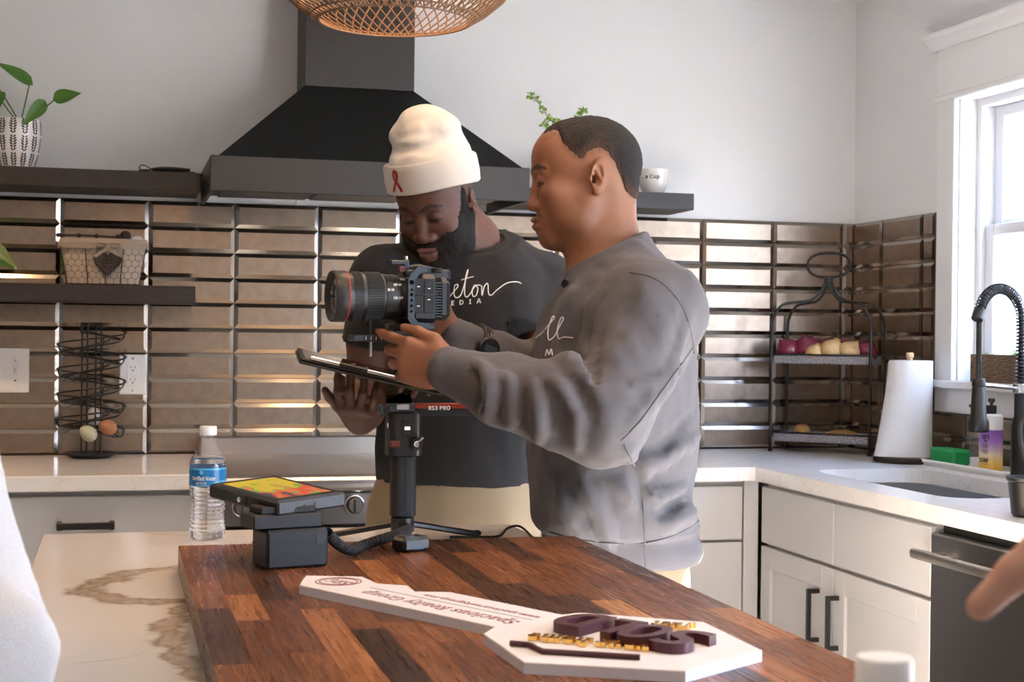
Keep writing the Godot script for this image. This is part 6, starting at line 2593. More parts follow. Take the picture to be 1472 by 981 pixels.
	B.net(mb, H.origin - V(0.15, 0.175, 0.15), H.origin + V(0.15, 0.14, 0.15), 0.0025, hb)
	for T in [T1, T2]:
		B.net(mb, box_of([T.origin, T * V(0, 0.15, 0)], 0.075)[0], box_of([T.origin, T * V(0, 0.15, 0)], 0.075)[1], 0.0029, plain)
	# the rest, mostly under his clothes
	B.net(mb, V(hip.x - 0.34, 0.04, hip.z - 0.34), V(hip.x + 0.30, H.origin.y - 0.172, hip.z + 0.34), 0.016, plain)
	part(mb, "body", M.skin, t)
	# ---- hair
	var R := Field.new()
	var bs := H.basis.orthonormalized()
	R.ell(H * V(0, 0.033, -0.013), V(0.0775, 0.0865, 0.0985) * hs, bs, 0.02)
	R.ell(H * V(0, 0.048, 0.032), V(0.063, 0.0545, 0.0545) * hs, bs, 0.03)
	R.ell(H * V(0, -0.035, -0.058), V(0.050, 0.040, 0.040) * hs, bs, 0.03)
	var hn := noise(170.0, 7, 2)
	R.post = func(p: Vector3, d: float) -> float:
		var q := HI * p
		var k := 0
		while k < 13 and hz[k + 1] < q.z:
			k += 1
		var u := smoothstep(0.0, 1.0, (q.z - hz[k]) / (hz[k + 1] - hz[k]))
		var cut: float = lerpf(hl0[k], hl0[k + 1], clampf(u, 0, 1)) - q.y + 0.002 * hn.get_noise_3dv(p * 0.35)
		cut = maxf(cut, (q.z - 0.082) * 1.0)
		var fade := smoothstep(0.0, 0.026, -cut)
		return maxf(d + 0.0046 * (1.0 - fade) + 0.0020 * hn.get_noise_3dv(p), cut * 0.6)
	mb = MB.new()
	mb.tf = back
	mb.colored = true
	var cn2 := noise(60.0, 17, 3)
	R.net(mb, H.origin - V(0.14, 0.13, 0.14), H.origin + V(0.14, 0.14, 0.14), 0.0030, func(p: Vector3, g: Vector3) -> Color:
		# clipped close at the temples and nape, so the scalp shows through there
		var q := HI * p
		var k := 0
		while k < 13 and hz[k + 1] < q.z:
			k += 1
		var line: float = lerpf(hl0[k], hl0[k + 1], clampf((q.z - hz[k]) / (hz[k + 1] - hz[k]), 0, 1))
		var w := smoothstep(0.002, 0.040, q.y - line) if q.z < 0.034 else smoothstep(-0.002, 0.008, q.y - line)
		w = clampf(w + 0.45 * cn2.get_noise_3dv(p), 0.0, 1.0)
		return Color(0.115, 0.052, 0.030).lerp(Color(0.012, 0.009, 0.008), w))
	var hm := mat("short_hair", Color(1, 1, 1), 0.85)
	hm.vertex_color_use_as_albedo = true
	hm.albedo_texture = ntex(0.12, 121, 512, 512, ramp([Color(0.5, 0.5, 0.5), Color(1, 1, 1)], [0.3, 0.7]), 3)
	relief(hm, 0.16, V(9, 9, 9), 14.0, 122)
	part(mb, "hair", hm, t)
	# ---- sweatshirt
	var S := Field.new()
	var rows := []
	for r in [[0.868, 893, 0.152, 0.186], [0.895, 894, 0.156, 0.190], [0.922, 890, 0.152, 0.191], [0.945, 884, 0.157, 0.198], [0.985, 877, 0.151, 0.203], [1.06, 880, 0.160, 0.207], [1.19, 883, 0.158, 0.212], [1.28, 883, 0.152, 0.212], [1.345, 884, 0.136, 0.200], [1.395, 886, 0.108, 0.172], [1.435, 884, 0.084, 0.120], [1.465, 880, 0.072, 0.090], [1.495, 876, 0.066, 0.070]]:
		var c := at(r[1], 484 + (1.2919 - r[0]) * 757.0, 2.83)
		rows.append([r[0], c.x, c.z, r[2], r[3]])
	S.column(rows, f, 0.03)
	S.cap(at(898, 388, 2.80), shN, 0.060, 0.080, 0.05)
	S.cap(at(893, 388, 2.90), shF, 0.060, 0.078, 0.05)
	S.cap(shN, elN, 0.083, 0.070, 0.035)
	S.chain([elN, elN.lerp(wrN, 0.30), elN.lerp(wrN, 0.62), elN.lerp(wrN, 0.86)], [0.071, 0.070, 0.058, 0.050], 0.03)
	S.chain([elN.lerp(wrN, 0.86), wrN + (wrN - elN).normalized() * 0.004], [0.044, 0.043], 0.012)
	S.cap(shF, elF, 0.080, 0.066, 0.035)
	S.chain([elF, elF.lerp(wrF, 0.35), elF.lerp(wrF, 0.66), elF.lerp(wrF, 0.76)], [0.066, 0.062, 0.050, 0.046], 0.03)
	S.chain([elF.lerp(wrF, 0.76), elF.lerp(wrF, 0.98)], [0.042, 0.040], 0.012)
	# collar rib
	var cc := at(869, 368, 2.85)
	var cn := (V(0, 1, 0) + f * 0.52).normalized()
	for k in 20:
		var a0 := TAU * k / 20
		var a1 := TAU * (k + 1) / 20
		var u := (f - cn * f.dot(cn)).normalized()
		S.cap(cc + u * cos(a0) * 0.068 + s * sin(a0) * 0.066, cc + u * cos(a1) * 0.068 + s * sin(a1) * 0.066, 0.010, 0.010, 0.006)
	# folds: ridges and creases drawn on the cloth where it is seen to bunch
	var eye := V(0, 1.2919, 4.7081)
	var folds := [
		[[[786, 512], [812, 520], [842, 545], [866, 585]], 0.020, 0.004], [[[800, 535], [826, 556], [846, 592], [852, 630]], 0.013, -0.002], [[[792, 548], [812, 575], [828, 610], [830, 645]], 0.017, 0.003],
		[[[770, 545], [790, 575], [802, 610], [802, 640]], 0.011, -0.002], [[[762, 548], [774, 580], [778, 612], [772, 636]], 0.014, 0.003],
		[[[724, 540], [736, 566], [738, 592], [730, 612]], 0.012, 0.002], [[[684, 522], [702, 545], [708, 570], [700, 594]], 0.016, 0.004], [[[668, 530], [686, 552], [690, 576], [684, 590]], 0.009, -0.002],
		[[[900, 545], [940, 556], [985, 530]], 0.016, 0.002], [[[893, 640], [930, 668], [1000, 628]], 0.018, 0.002], [[[905, 630], [955, 640], [1004, 590]], 0.010, -0.002], [[[880, 690], [930, 715], [985, 700]], 0.015, 0.002],
		[[[905, 690], [950, 738], [1002, 716]], 0.011, -0.002], [[[905, 655], [918, 700], [925, 770]], 0.009, -0.001], [[[800, 690], [820, 735], [852, 790]], 0.014, 0.002], [[[840, 700], [862, 740], [880, 790]], 0.012, 0.002],
		[[[952, 760], [982, 740], [1003, 735]], 0.014, 0.003], [[[858, 428], [838, 480], [842, 520]], 0.016, 0.003], [[[835, 440], [818, 490], [810, 520]], 0.012, -0.001], [[[826, 415], [800, 470], [795, 520]], 0.013, 0.002], [[[985, 470], [955, 545], [905, 612]], 0.013, 0.001], [[[870, 470], [850, 520], [858, 556]], 0.011, -0.001]]
	var laid := []
	for r in folds:
		var raw := []
		for q in r[0]:
			raw.append(V(q[0], q[1], 0))
		var pth := []
		for q in smooth_path(raw, 4):
			var p := at(q.x, q.y, 2.0)
			var d := (p - eye).normalized()
			var w: float = r[1]
			pth.append(S.hit(p, d, 1.2) + d * (w * 0.95 - 0.0085 if r[2] > 0 else 0.0014 - w * 0.95))
		laid.append([pth, r[1], r[2]])
	for r in laid:
		var pth: Array = r[0]
		var w: float = r[1]
		for i in pth.size() - 1:
			if pth[i].distance_to(pth[i + 1]) > 0.05:
				continue
			var e0 := sin(PI * clampf((i + 0.4) / pth.size(), 0, 1)) * w * 0.95 + 0.001
			var e1 := sin(PI * clampf((i + 1.4) / pth.size(), 0, 1)) * w * 0.95 + 0.001
			S.cap(pth[i], pth[i + 1], e0, e1, 0.015 if r[2] > 0 else 0.010, 0 if r[2] > 0 else 1)
	var fn := noise(6.5, 31, 3)
	S.post = func(p: Vector3, d: float) -> float:
		# loose cloth, and the gathered hem band
		var e := d - 0.009 * fn.get_noise_3d(p.x * 1.3, p.y * 0.9, p.z * 1.3) * smoothstep(0.90, 0.97, p.y)
		if p.y < 0.926:
			e = d + 0.004
		if p.y > 1.38 and Vector2(p.x - cc.x, p.z - cc.z).length() < 0.12:
			e = maxf(e, (p - cc).dot(cn) - 0.007)
		return e
	mb = MB.new()
	mb.tf = back
	S.net(mb, V(hip.x - 0.52, 0.80, hip.z - 0.42), V(hip.x + 0.34, 1.53, hip.z + 0.52), 0.0078)
	var heather := knit("heather_grey", lin(0.128, 0.124, 0.128), 9.0, 3.0)
	heather.albedo_texture = ntex(0.22, 113, 512, 512, ramp([Color(0.62, 0.60, 0.62), Color(0.92, 0.90, 0.92), Color(1, 1, 1)], [0.25, 0.5, 0.75]), 3)
	var sw := part(mb, "sweatshirt", heather, t)
	# seams of the sleeve and the side
	mb = MB.new()
	mb.tf = back
	for line in [[[905, 392], [935, 398], [962, 416], [985, 450], [996, 492], [998, 508]], [[996, 500], [975, 530], [950, 565], [925, 600], [905, 622], [893, 634]], [[897, 640], [912, 670], [922, 705], [926, 750], [928, 815]], [[790, 766], [830, 776], [880, 782], [930, 781], [975, 768], [1004, 750]]]:
		var pts := []
		var raw := []
		for q in line:
			raw.append(V(q[0], q[1], 0))
		for q in smooth_path(raw, 5):
			var p := at(q.x, q.y, 2.2)
			var d := (p - V(0, 1.2919, 4.7081)).normalized()
			pts.append(S.hit(p, d, 1.0) + d * 0.0006)
		mb.tube(pts, 0.0016, 5)
	part(mb, "seam", mat("seam_grey", lin(0.085, 0.082, 0.085), 0.95), sw)
	# script on the chest and a small pin
	mb = MB.new()
	mb.tf = back
	for st in [[[770, 486], [780, 478], [790, 466], [797, 457], [794, 456], [788, 474], [789, 489], [797, 484]], [[797, 484], [805, 468], [810, 458], [806, 458], [801, 474], [803, 487], [811, 485], [824, 486]], [[784, 512], [786, 503], [789, 510], [792, 502], [794, 511]]]:
		var raw := []
		for q in st:
			raw.append(V(q[0], q[1], 0))
		var pts := []
		for q in smooth_path(raw, 5):
			var p := at(q.x, q.y, 2.0)
			var d := (p - eye).normalized()
			pts.append(S.hit(p, d, 1.2))
		mb.tube(pts, 0.0013, 5)
	part(mb, "chest_script", M.white_print, sw)
	mb = MB.new()
	mb.tf = back
	var pin := at(824, 409, 2.74)
	pin = S.hit(pin + f * 0.1 - s * 0.05, (-f + s * 0.4).normalized(), 0.4)
	mb.cyl(pin + V(0.002, 0, -0.001), pin + (f * 0.6 - s * 0.8) * 0.006, 0.0085, 16, 0.001)
	part(mb, "microphone_pin", M.black_plastic, t)
	# ---- watch on the far wrist
	var wq := elF.lerp(wrF, 0.83)
	var wd := (wrF - elF).normalized()
	var toward := (V(0, 1.29, 4.7) - wq)
	toward = (toward - wd * toward.dot(wd)).normalized()
	toward = (toward + V(0, 0.25, 0)).normalized()
	toward = (toward - wd * toward.dot(wd)).normalized()
	mb = MB.new()
	mb.tf = back * Transform3D(Basis(wd.cross(toward), wd, toward), wq)
	var ring := []
	for k in 24:
		ring.append(V(cos(TAU * k / 24) * 0.0465, 0, sin(TAU * k / 24) * 0.0455))
	for o in [-0.0105, -0.0035, 0.0035, 0.0105]:
		var r3 := []
		for q in ring:
			r3.append(q + V(0, o, 0))
		mb.tube(r3, 0.0045, 6, true)
	var strap := part(mb, "watch_strap", M.black_rubber, t)
	mb = MB.new()
	mb.tf = back * Transform3D(Basis(wd.cross(toward), wd, toward), wq) * Transform3D(Basis(V(1, 0, 0), V(0, 0, 1), V(0, -1, 0)), V(0, 0, 0.043))
	mb.lathe([Vector2(0, 0.0), Vector2(0.021, 0.0), Vector2(0.023, 0.003), Vector2(0.023, 0.011), Vector2(0.020, 0.014), Vector2(0.018, 0.0135), Vector2(0, 0.0135)], Vector3.ZERO, 28)
	part(mb, "watch_case", M.black_plastic, strap)
	mb = MB.new()
	mb.tf = back * Transform3D(Basis(wd.cross(toward), wd, toward), wq)
	mb.box(V(0.0, 0.0, 0.0575), V(0.014, 0.026, 0.0012), 0.0005)
	part(mb, "watch_glass", M.slate_metal, strap)
	# ---- trousers
	var tan := knit("tan_twill", lin(0.40, 0.28, 0.16), 12.0, 1.5)
	var tr := []
	for r in [[0.74, 890, 0.125, 0.175], [0.80, 891, 0.130, 0.175], [0.86, 892, 0.128, 0.170], [0.98, 888, 0.115, 0.155], [1.02, 888, 0.11, 0.15]]:
		var c := at(r[1], 484 + (1.2919 - r[0]) * 757.0, 2.83)
		tr.append([r[0], c.x, c.z, r[2], r[3]])
	var hl := V(hip.x, 0.82, hip.z)
	legs_at(t, back, hl, f, tan, 1.0, tr)

func legs_at(t: Node3D, back: Transform3D, hip: Vector3, f: Vector3, cloth: Material, waist: float, rows: Array) -> void:
	var keep := t.transform
	# legs() writes in world space; move its meshes into the person's own space
	var before := t.get_child_count()
	legs(t, hip, f, cloth, waist, rows, M.black_rubber)
	for i in range(before, t.get_child_count()):
		(t.get_child(i) as Node3D).transform = back

func man_beanie() -> void:
	var hip := at(652, 690, 3.40)
	var t := thing("person", "bearded man in a white beanie and charcoal T-shirt holding a tablet", "person", V(hip.x, 0, hip.z))
	var back := t.transform.affine_inverse()
	var skin := Color(0.105, 0.046, 0.028)
	var hair := Color(0.006, 0.005, 0.005)
	var look := {"hair": hair, "lip": Color(0.17, 0.068, 0.060), "nose": 1.35, "lips": 0.004}
	var view := V(-0.2, 0, 0.98)
	var f := V(-0.50, 0, 0.866)             # body faces the viewer, a little to the left
	var s := V(-f.z, 0, f.x)                # his right, left in the picture
	# ---- head: turned left in the picture and bowed
	var hs := 1.03
	var yaw := deg_to_rad(27.0)
	var toward := (V(0, 1.29, 4.7) - at(628, 297, 3.32))
	toward.y = 0
	toward = toward.normalized().rotated(Vector3.UP, -yaw)
	var pitch := deg_to_rad(24.0)
	var hf := (toward * cos(pitch) - V(0, sin(pitch), 0)).normalized()
	var hx := Vector3.UP.cross(hf).normalized()
	hx = hx.rotated(hf, deg_to_rad(3.0))
	var hy := hf.cross(hx).normalized()
	var H := Transform3D(Basis(hx * hs, hy * hs, hf * hs), at(628, 298, 3.32))
	var HI := H.affine_inverse()
	var bs := H.basis.orthonormalized()
	var B := Field.new()
	head_field(B, H, hs, look)
	var nb := at(676, 352, 3.40)
	B.cap(H * V(0, -0.045, -0.04), nb, 0.058, 0.064, 0.03)
	B.cap(H * V(0, -0.02, -0.06), nb + V(0, 0.0, -0.03), 0.05, 0.06, 0.03)
	# ---- arms
	var shR := at(552, 402, 3.34)
	var elR := at(522, 580, 3.40)
	var wrR := at(518, 606, 3.17)
	var shL := at(783, 412, 3.44)
	var elL := at(790, 560, 3.34)
	var wrL := at(676, 496, 3.12)
	var chest := at(670, 450, 3.41)
	B.cap(nb, chest + V(0, 0, -0.02), 0.06, 0.085, 0.04)
	B.cap(chest + V(0, 0, -0.02), hip, 0.085, 0.09, 0.04)
	for a in [[shR, elR, wrR], [shL, elL, wrL]]:
		B.cap(chest + V(0, 0.03, -0.02), a[0], 0.06, 0.052, 0.03)
		B.chain([a[0], a[0].lerp(a[1], 0.45), a[1]], [0.056, 0.058, 0.045], 0.03)
		B.chain([a[1], a[1].lerp(a[2], 0.3), a[2]], [0.045, 0.046, 0.030], 0.03)
	for sd in [-1.0, 1.0]:
		B.cap(hip + V(0, -0.08, 0) + s * sd * 0.09, V(hip.x, 0.5, hip.z) + s * sd * 0.10, 0.08, 0.055, 0.04)
		B.cap(V(hip.x, 0.5, hip.z) + s * sd * 0.10, V(hip.x, 0.09, hip.z) + s * sd * 0.115, 0.055, 0.035, 0.03)
	# right hand under the tablet, fingers up
	var hy1 := (at(509, 584, 3.06) - wrR).normalized()
	var hz1 := V(-0.25, -0.78, 0.55)
	hz1 = (hz1 - hy1 * hz1.dot(hy1)).normalized()
	var hx1 := hz1.cross(hy1).normalized()
	var T1 := frame(wrR, hx1, hy1, hz1)
	hand_field(B, T1, [[0.70, 0.45, 0.25], [0.75, 0.45, 0.25], [0.75, 0.50, 0.3], [0.7, 0.5, 0.3]], [V(0.046, 0.045, -0.018), V(0.062, 0.072, -0.026), V(0.07, 0.095, -0.034)], [0.26, 0.06, -0.16, -0.36], 0.98)
	# left hand at the far end of the tablet, behind the camera
	var hy2 := (at(622, 520, 3.06) - wrL).normalized()
	var hz2 := V(0.2, 0.75, 0.6)
	hz2 = (hz2 - hy2 * hz2.dot(hy2)).normalized()
	var hx2 := hy2.cross(hz2).normalized()
	var T2 := frame(wrL, hx2, hy2, hz2)
	hand_field(B, T2, [[0.4, 0.5, 0.3], [0.4, 0.5, 0.3], [0.5, 0.5, 0.3], [0.5, 0.5, 0.3]], [V(0.045, 0.045, -0.014), V(0.06, 0.07, -0.02), V(0.066, 0.095, -0.028)])
	var mb := MB.new()
	mb.colored = true
	mb.tf = back
	var hb := func(p: Vector3, g: Vector3) -> Color: return face_color(HI * p, skin, look)
	var plain := func(p: Vector3, g: Vector3) -> Color: return skin
	B.net(mb, H.origin - V(0.15, 0.17, 0.15), H.origin + V(0.15, 0.10, 0.15), 0.0027, hb)
	for T in [T1, T2]:
		B.net(mb, box_of([T.origin, T * V(0, 0.15, 0)], 0.075)[0], box_of([T.origin, T * V(0, 0.15, 0)], 0.075)[1], 0.0032, plain)
	B.net(mb, V(hip.x - 0.34, 0.72, hip.z - 0.30), V(hip.x + 0.40, H.origin.y - 0.166, hip.z + 0.45), 0.010, plain)
	B.net(mb, V(hip.x - 0.3, 0.04, hip.z - 0.30), V(hip.x + 0.3, 0.73, hip.z + 0.3), 0.02, plain)
	part(mb, "body", M.skin, t)
	# ---- beard and the hair showing under the hat
	var R := Field.new()
	R.ell(H * V(0, -0.042, 0.028), V(0.071, 0.088, 0.066) * hs, bs, 0.03)
	for sd in [-1.0, 1.0]:
		R.ell(H * V(sd * 0.045, -0.055, 0.030), V(0.026, 0.038, 0.042) * hs, bs, 0.02)
	for sd in [-1.0, 1.0]:
		R.cap(H * V(sd * 0.060, -0.030, -0.008), H * V(sd * 0.047, -0.082, 0.014), 0.021 * hs, 0.024 * hs, 0.02)
		R.cap(H * V(sd * 0.047, -0.082, 0.014), H * V(sd * 0.012, -0.115, 0.064), 0.024 * hs, 0.022 * hs, 0.02)
		R.cap(H * V(sd * 0.006, -0.057, 0.083), H * V(sd * 0.030, -0.068, 0.070), 0.0075 * hs, 0.0085 * hs, 0.006)
		R.cap(H * V(sd * 0.030, -0.068, 0.070), H * V(sd * 0.026, -0.092, 0.070), 0.0085 * hs, 0.010 * hs, 0.008)
		R.ell(H * V(sd * 0.064, 0.018, 0.002), V(0.012, 0.036, 0.017) * hs, bs, 0.01)
	R.ell(H * V(0, -0.112, 0.070), V(0.030, 0.020, 0.020) * hs, bs, 0.02)
	var hn := noise(150.0, 7, 2)
	R.post = func(p: Vector3, d: float) -> float:
		var q := HI * p
		var ax := absf(q.x)
		# cheek line from the sideburn down to the moustache
		var cheek := q.y - (-0.050 + 1.25 * maxf(0.0, ax - 0.034))
		if q.z < 0.030:
			cheek = minf(cheek, q.z - 0.028 + 0.30 * maxf(0.0, 0.0 - q.y))
		if ax < 0.034:
			cheek = q.y + 0.0535 - 0.12 * ax
		# open round the lips
		var lips := (1.0 - Vector2(q.x / 0.0250, (q.y + 0.0715) / 0.0118).length()) * 0.012 if q.z > 0.06 else -1.0
		var ear := 0.026 - Vector2(q.z + 0.030, (q.y - 0.002) * 0.72).length() if ax > 0.05 else -1.0
		var backc := -0.014 - q.z if q.y > -0.06 else -0.030 - q.z
		return maxf(maxf(maxf(d + 0.0022 * hn.get_noise_3dv(p), cheek), maxf(lips, ear)), backc)
	mb = MB.new()
	mb.tf = back
	R.net(mb, H.origin - V(0.15, 0.17, 0.15), H.origin + V(0.15, 0.10, 0.15), 0.0032)
	var hm := mat("beard_hair", lin(0.007, 0.0055, 0.005), 0.9)
	relief(hm, 0.16, V(9, 9, 9), 9.0, 122)
	part(mb, "beard", hm, t)
	# ---- beanie
	beanie(t, back, H, hs)
	# ---- T-shirt
	var S := Field.new()
	var rows := []
	for r in [[0.955, 652, 0.128, 0.180], [0.985, 653, 0.132, 0.182], [1.05, 655, 0.134, 0.182], [1.15, 660, 0.132, 0.184], [1.25, 667, 0.132, 0.190], [1.33, 671, 0.130, 0.197], [1.39, 674, 0.122, 0.192], [1.44, 677, 0.106, 0.160], [1.48, 679, 0.092, 0.122], [1.51, 680, 0.082, 0.096], [1.54, 681, 0.078, 0.082]]:
		var c := at(r[1], 482 + (1.2919 - r[0]) * 630.0, 3.41)
		rows.append([r[0], c.x, c.z, r[2], r[3]])
	S.column(rows, f, 0.03)
	for a in [[shR, elR], [shL, elL]]:
		S.cap(at(676, 368, 3.41), a[0], 0.070, 0.072, 0.06)
		S.cap(a[0], a[0].lerp(a[1], 0.50), 0.072, 0.070, 0.03)
	var fn := noise(6.0, 38, 3)
	var arm := (elR - shR).normalized()
	var arm2 := (elL - shL).normalized()
	var ncen := at(679, 350, 3.395)
	var cn := (V(0, 1, 0) + f * 0.42).normalized()
	S.post = func(p: Vector3, d: float) -> float:
		var e := d - 0.006 * fn.get_noise_3d(p.x * 1.2, p.y * 0.7 + p.x * 0.5, p.z * 1.2)
		# open cuffs of the sleeves
		var c1 := (p - shR.lerp(elR, 0.52)).dot(arm) if (p - shR.lerp(elR, 0.5)).length() < 0.14 else -1.0
		var c2 := (p - shL.lerp(elL, 0.52)).dot(arm2) if (p - shL.lerp(elL, 0.5)).length() < 0.14 else -1.0
		if p.y > 1.40 and Vector2(p.x - ncen.x, p.z - ncen.z).length() < 0.115:
			e = maxf(e, (p - ncen).dot(cn) - 0.002)
		return maxf(e, maxf(c1, c2))
	mb = MB.new()
	mb.tf = back
	S.net(mb, V(hip.x - 0.36, 0.94, hip.z - 0.30), V(hip.x + 0.40, 1.53, hip.z + 0.34), 0.0088)
	var tee := knit("charcoal_jersey", lin(0.018, 0.018, 0.021), 14.0, 1.6)
	var shirt := part(mb, "t_shirt", tee, t)
	# neck rib
	mb = MB.new()
	mb.tf = back
	var ring := []
	var u := (f - cn * f.dot(cn)).normalized()
	for k in 28:
		var a0 := TAU * k / 28
		ring.append(ncen + u * cos(a0) * 0.074 + s * sin(a0) * 0.078)
	mb.tube(ring, 0.007, 6, true)
	part(mb, "neck_rib", tee, shirt)
	# cursive word and the capitals under it
	var acr := (at(735, 408, 3.3) - at(640, 414, 3.3)).normalized()
	var strokes := [
		[[-0.052, 0.020], [-0.040, 0.040], [-0.046, 0.048], [-0.055, 0.03], [-0.048, 0.004], [-0.034, 0.0], [-0.020, 0.016]],
		[[-0.020, 0.016], [-0.006, 0.032], [-0.008, 0.040], [-0.016, 0.034], [-0.016, 0.010], [-0.008, 0.0], [0.006, 0.010], [0.020, 0.060], [0.024, 0.082], [0.018, 0.060], [0.016, 0.012], [0.024, 0.0], [0.036, 0.012]],
		[[0.004, 0.052], [0.020, 0.056], [0.042, 0.060]],
		[[0.036, 0.012], [0.046, 0.034], [0.056, 0.024], [0.052, 0.004], [0.042, 0.002], [0.040, 0.020], [0.054, 0.034], [0.068, 0.030]],
		[[0.068, 0.030], [0.070, 0.002], [0.076, 0.028], [0.086, 0.036], [0.090, 0.006], [0.100, 0.002], [0.116, 0.016], [0.145, 0.034], [0.175, 0.036], [0.190, 0.030]]]
	var wr := on_cloth(S, strokes, at(660, 428, 3.29), acr * 0.72, V(0.02, 0.74, 0), (at(660, 420, 3.4) - at(660, 420, 3.0)).normalized(), 0.0014)
	for i in wr.v.size():
		wr.v[i] = back * wr.v[i]
	part(wr, "script_word", M.white_print, shirt)
	var txt := "MEDIA"
	for k in 5:
		var o := at(638 + k * 12.6, 437 - k * 1.0, 3.1)
		var into := (o - V(0, 1.2919, 4.7081)).normalized()
		part(letters(txt[k], 0.0105, 0.0002, font(false, true), func(p: Vector3) -> Vector3:
			var w := o + acr * p.x * 1.1 + V(0, p.y, 0)
			var h := S.hit(w, into, 0.6)
			return back * (h - into * (0.0012 + p.z))), "capital", M.white_print, shirt)
	# ---- trousers
	var tan := knit("khaki_twill", lin(0.42, 0.32, 0.21), 12.0, 1.5)
	var tr := []
	for r in [[0.80, 650, 0.125, 0.182], [0.90, 651, 0.128, 0.182], [0.97, 652, 0.122, 0.176], [1.04, 653, 0.112, 0.165]]:
		var c := at(r[1], 482 + (1.2919 - r[0]) * 630.0, 3.41)
		tr.append([r[0], c.x, c.z, r[2], r[3]])
	legs_at(t, back, V(hip.x, 0.88, hip.z), f, tan, 1.03, tr)
	# ---- tablet
	var a := at(427, 517, 2.96)
	var b := at(640, 567, 3.02)
	var tx := (b - a).normalized()
	var away := V(0.22, 0.045, -0.93)
	away = (away - tx * away.dot(tx)).normalized()
	var tn := tx.cross(away).normalized()
	if tn.y < 0:
		tn = -tn
	var tb := thing("tablet", "dark tablet in a folio case with a stylus along its edge", "tablet", a.lerp(b, 0.5) + away * 0.10)
	tb.basis = Basis(tx, tn, tx.cross(tn))
	var zs := signf(tx.cross(tn).dot(away))
	mb = MB.new()
	mb.box(V(0, 0.003, 0), V(0.292, 0.006, 0.215), 0.002)
	part(mb, "slab", M.dark_grey_plastic, tb)
	mb = MB.new()
	mb.box(V(0, 0.0062, 0), V(0.276, 0.0008, 0.20), 0.0003)
	part(mb, "glass_front", mat("tablet_glass", lin(0.008, 0.008, 0.010), 0.08), tb)
	mb = MB.new()
	mb.box(V(0.0, -0.0035, 0), V(0.298, 0.005, 0.222), 0.002)
	part(mb, "folio", M.black_rubber, tb)
	mb = MB.new()
	mb.cyl(V(-0.128, 0.010, -zs * 0.104), V(0.05, 0.010, -zs * 0.104), 0.0044, 10, 0.001)
	part(mb, "stylus", M.silver, tb)
	mb = MB.new()
	mb.cyl(V(-0.07, 0.010, -zs * 0.104), V(-0.012, 0.010, -zs * 0.104), 0.0052, 10, 0.001)
	part(mb, "stylus_clip", M.black_plastic, tb)

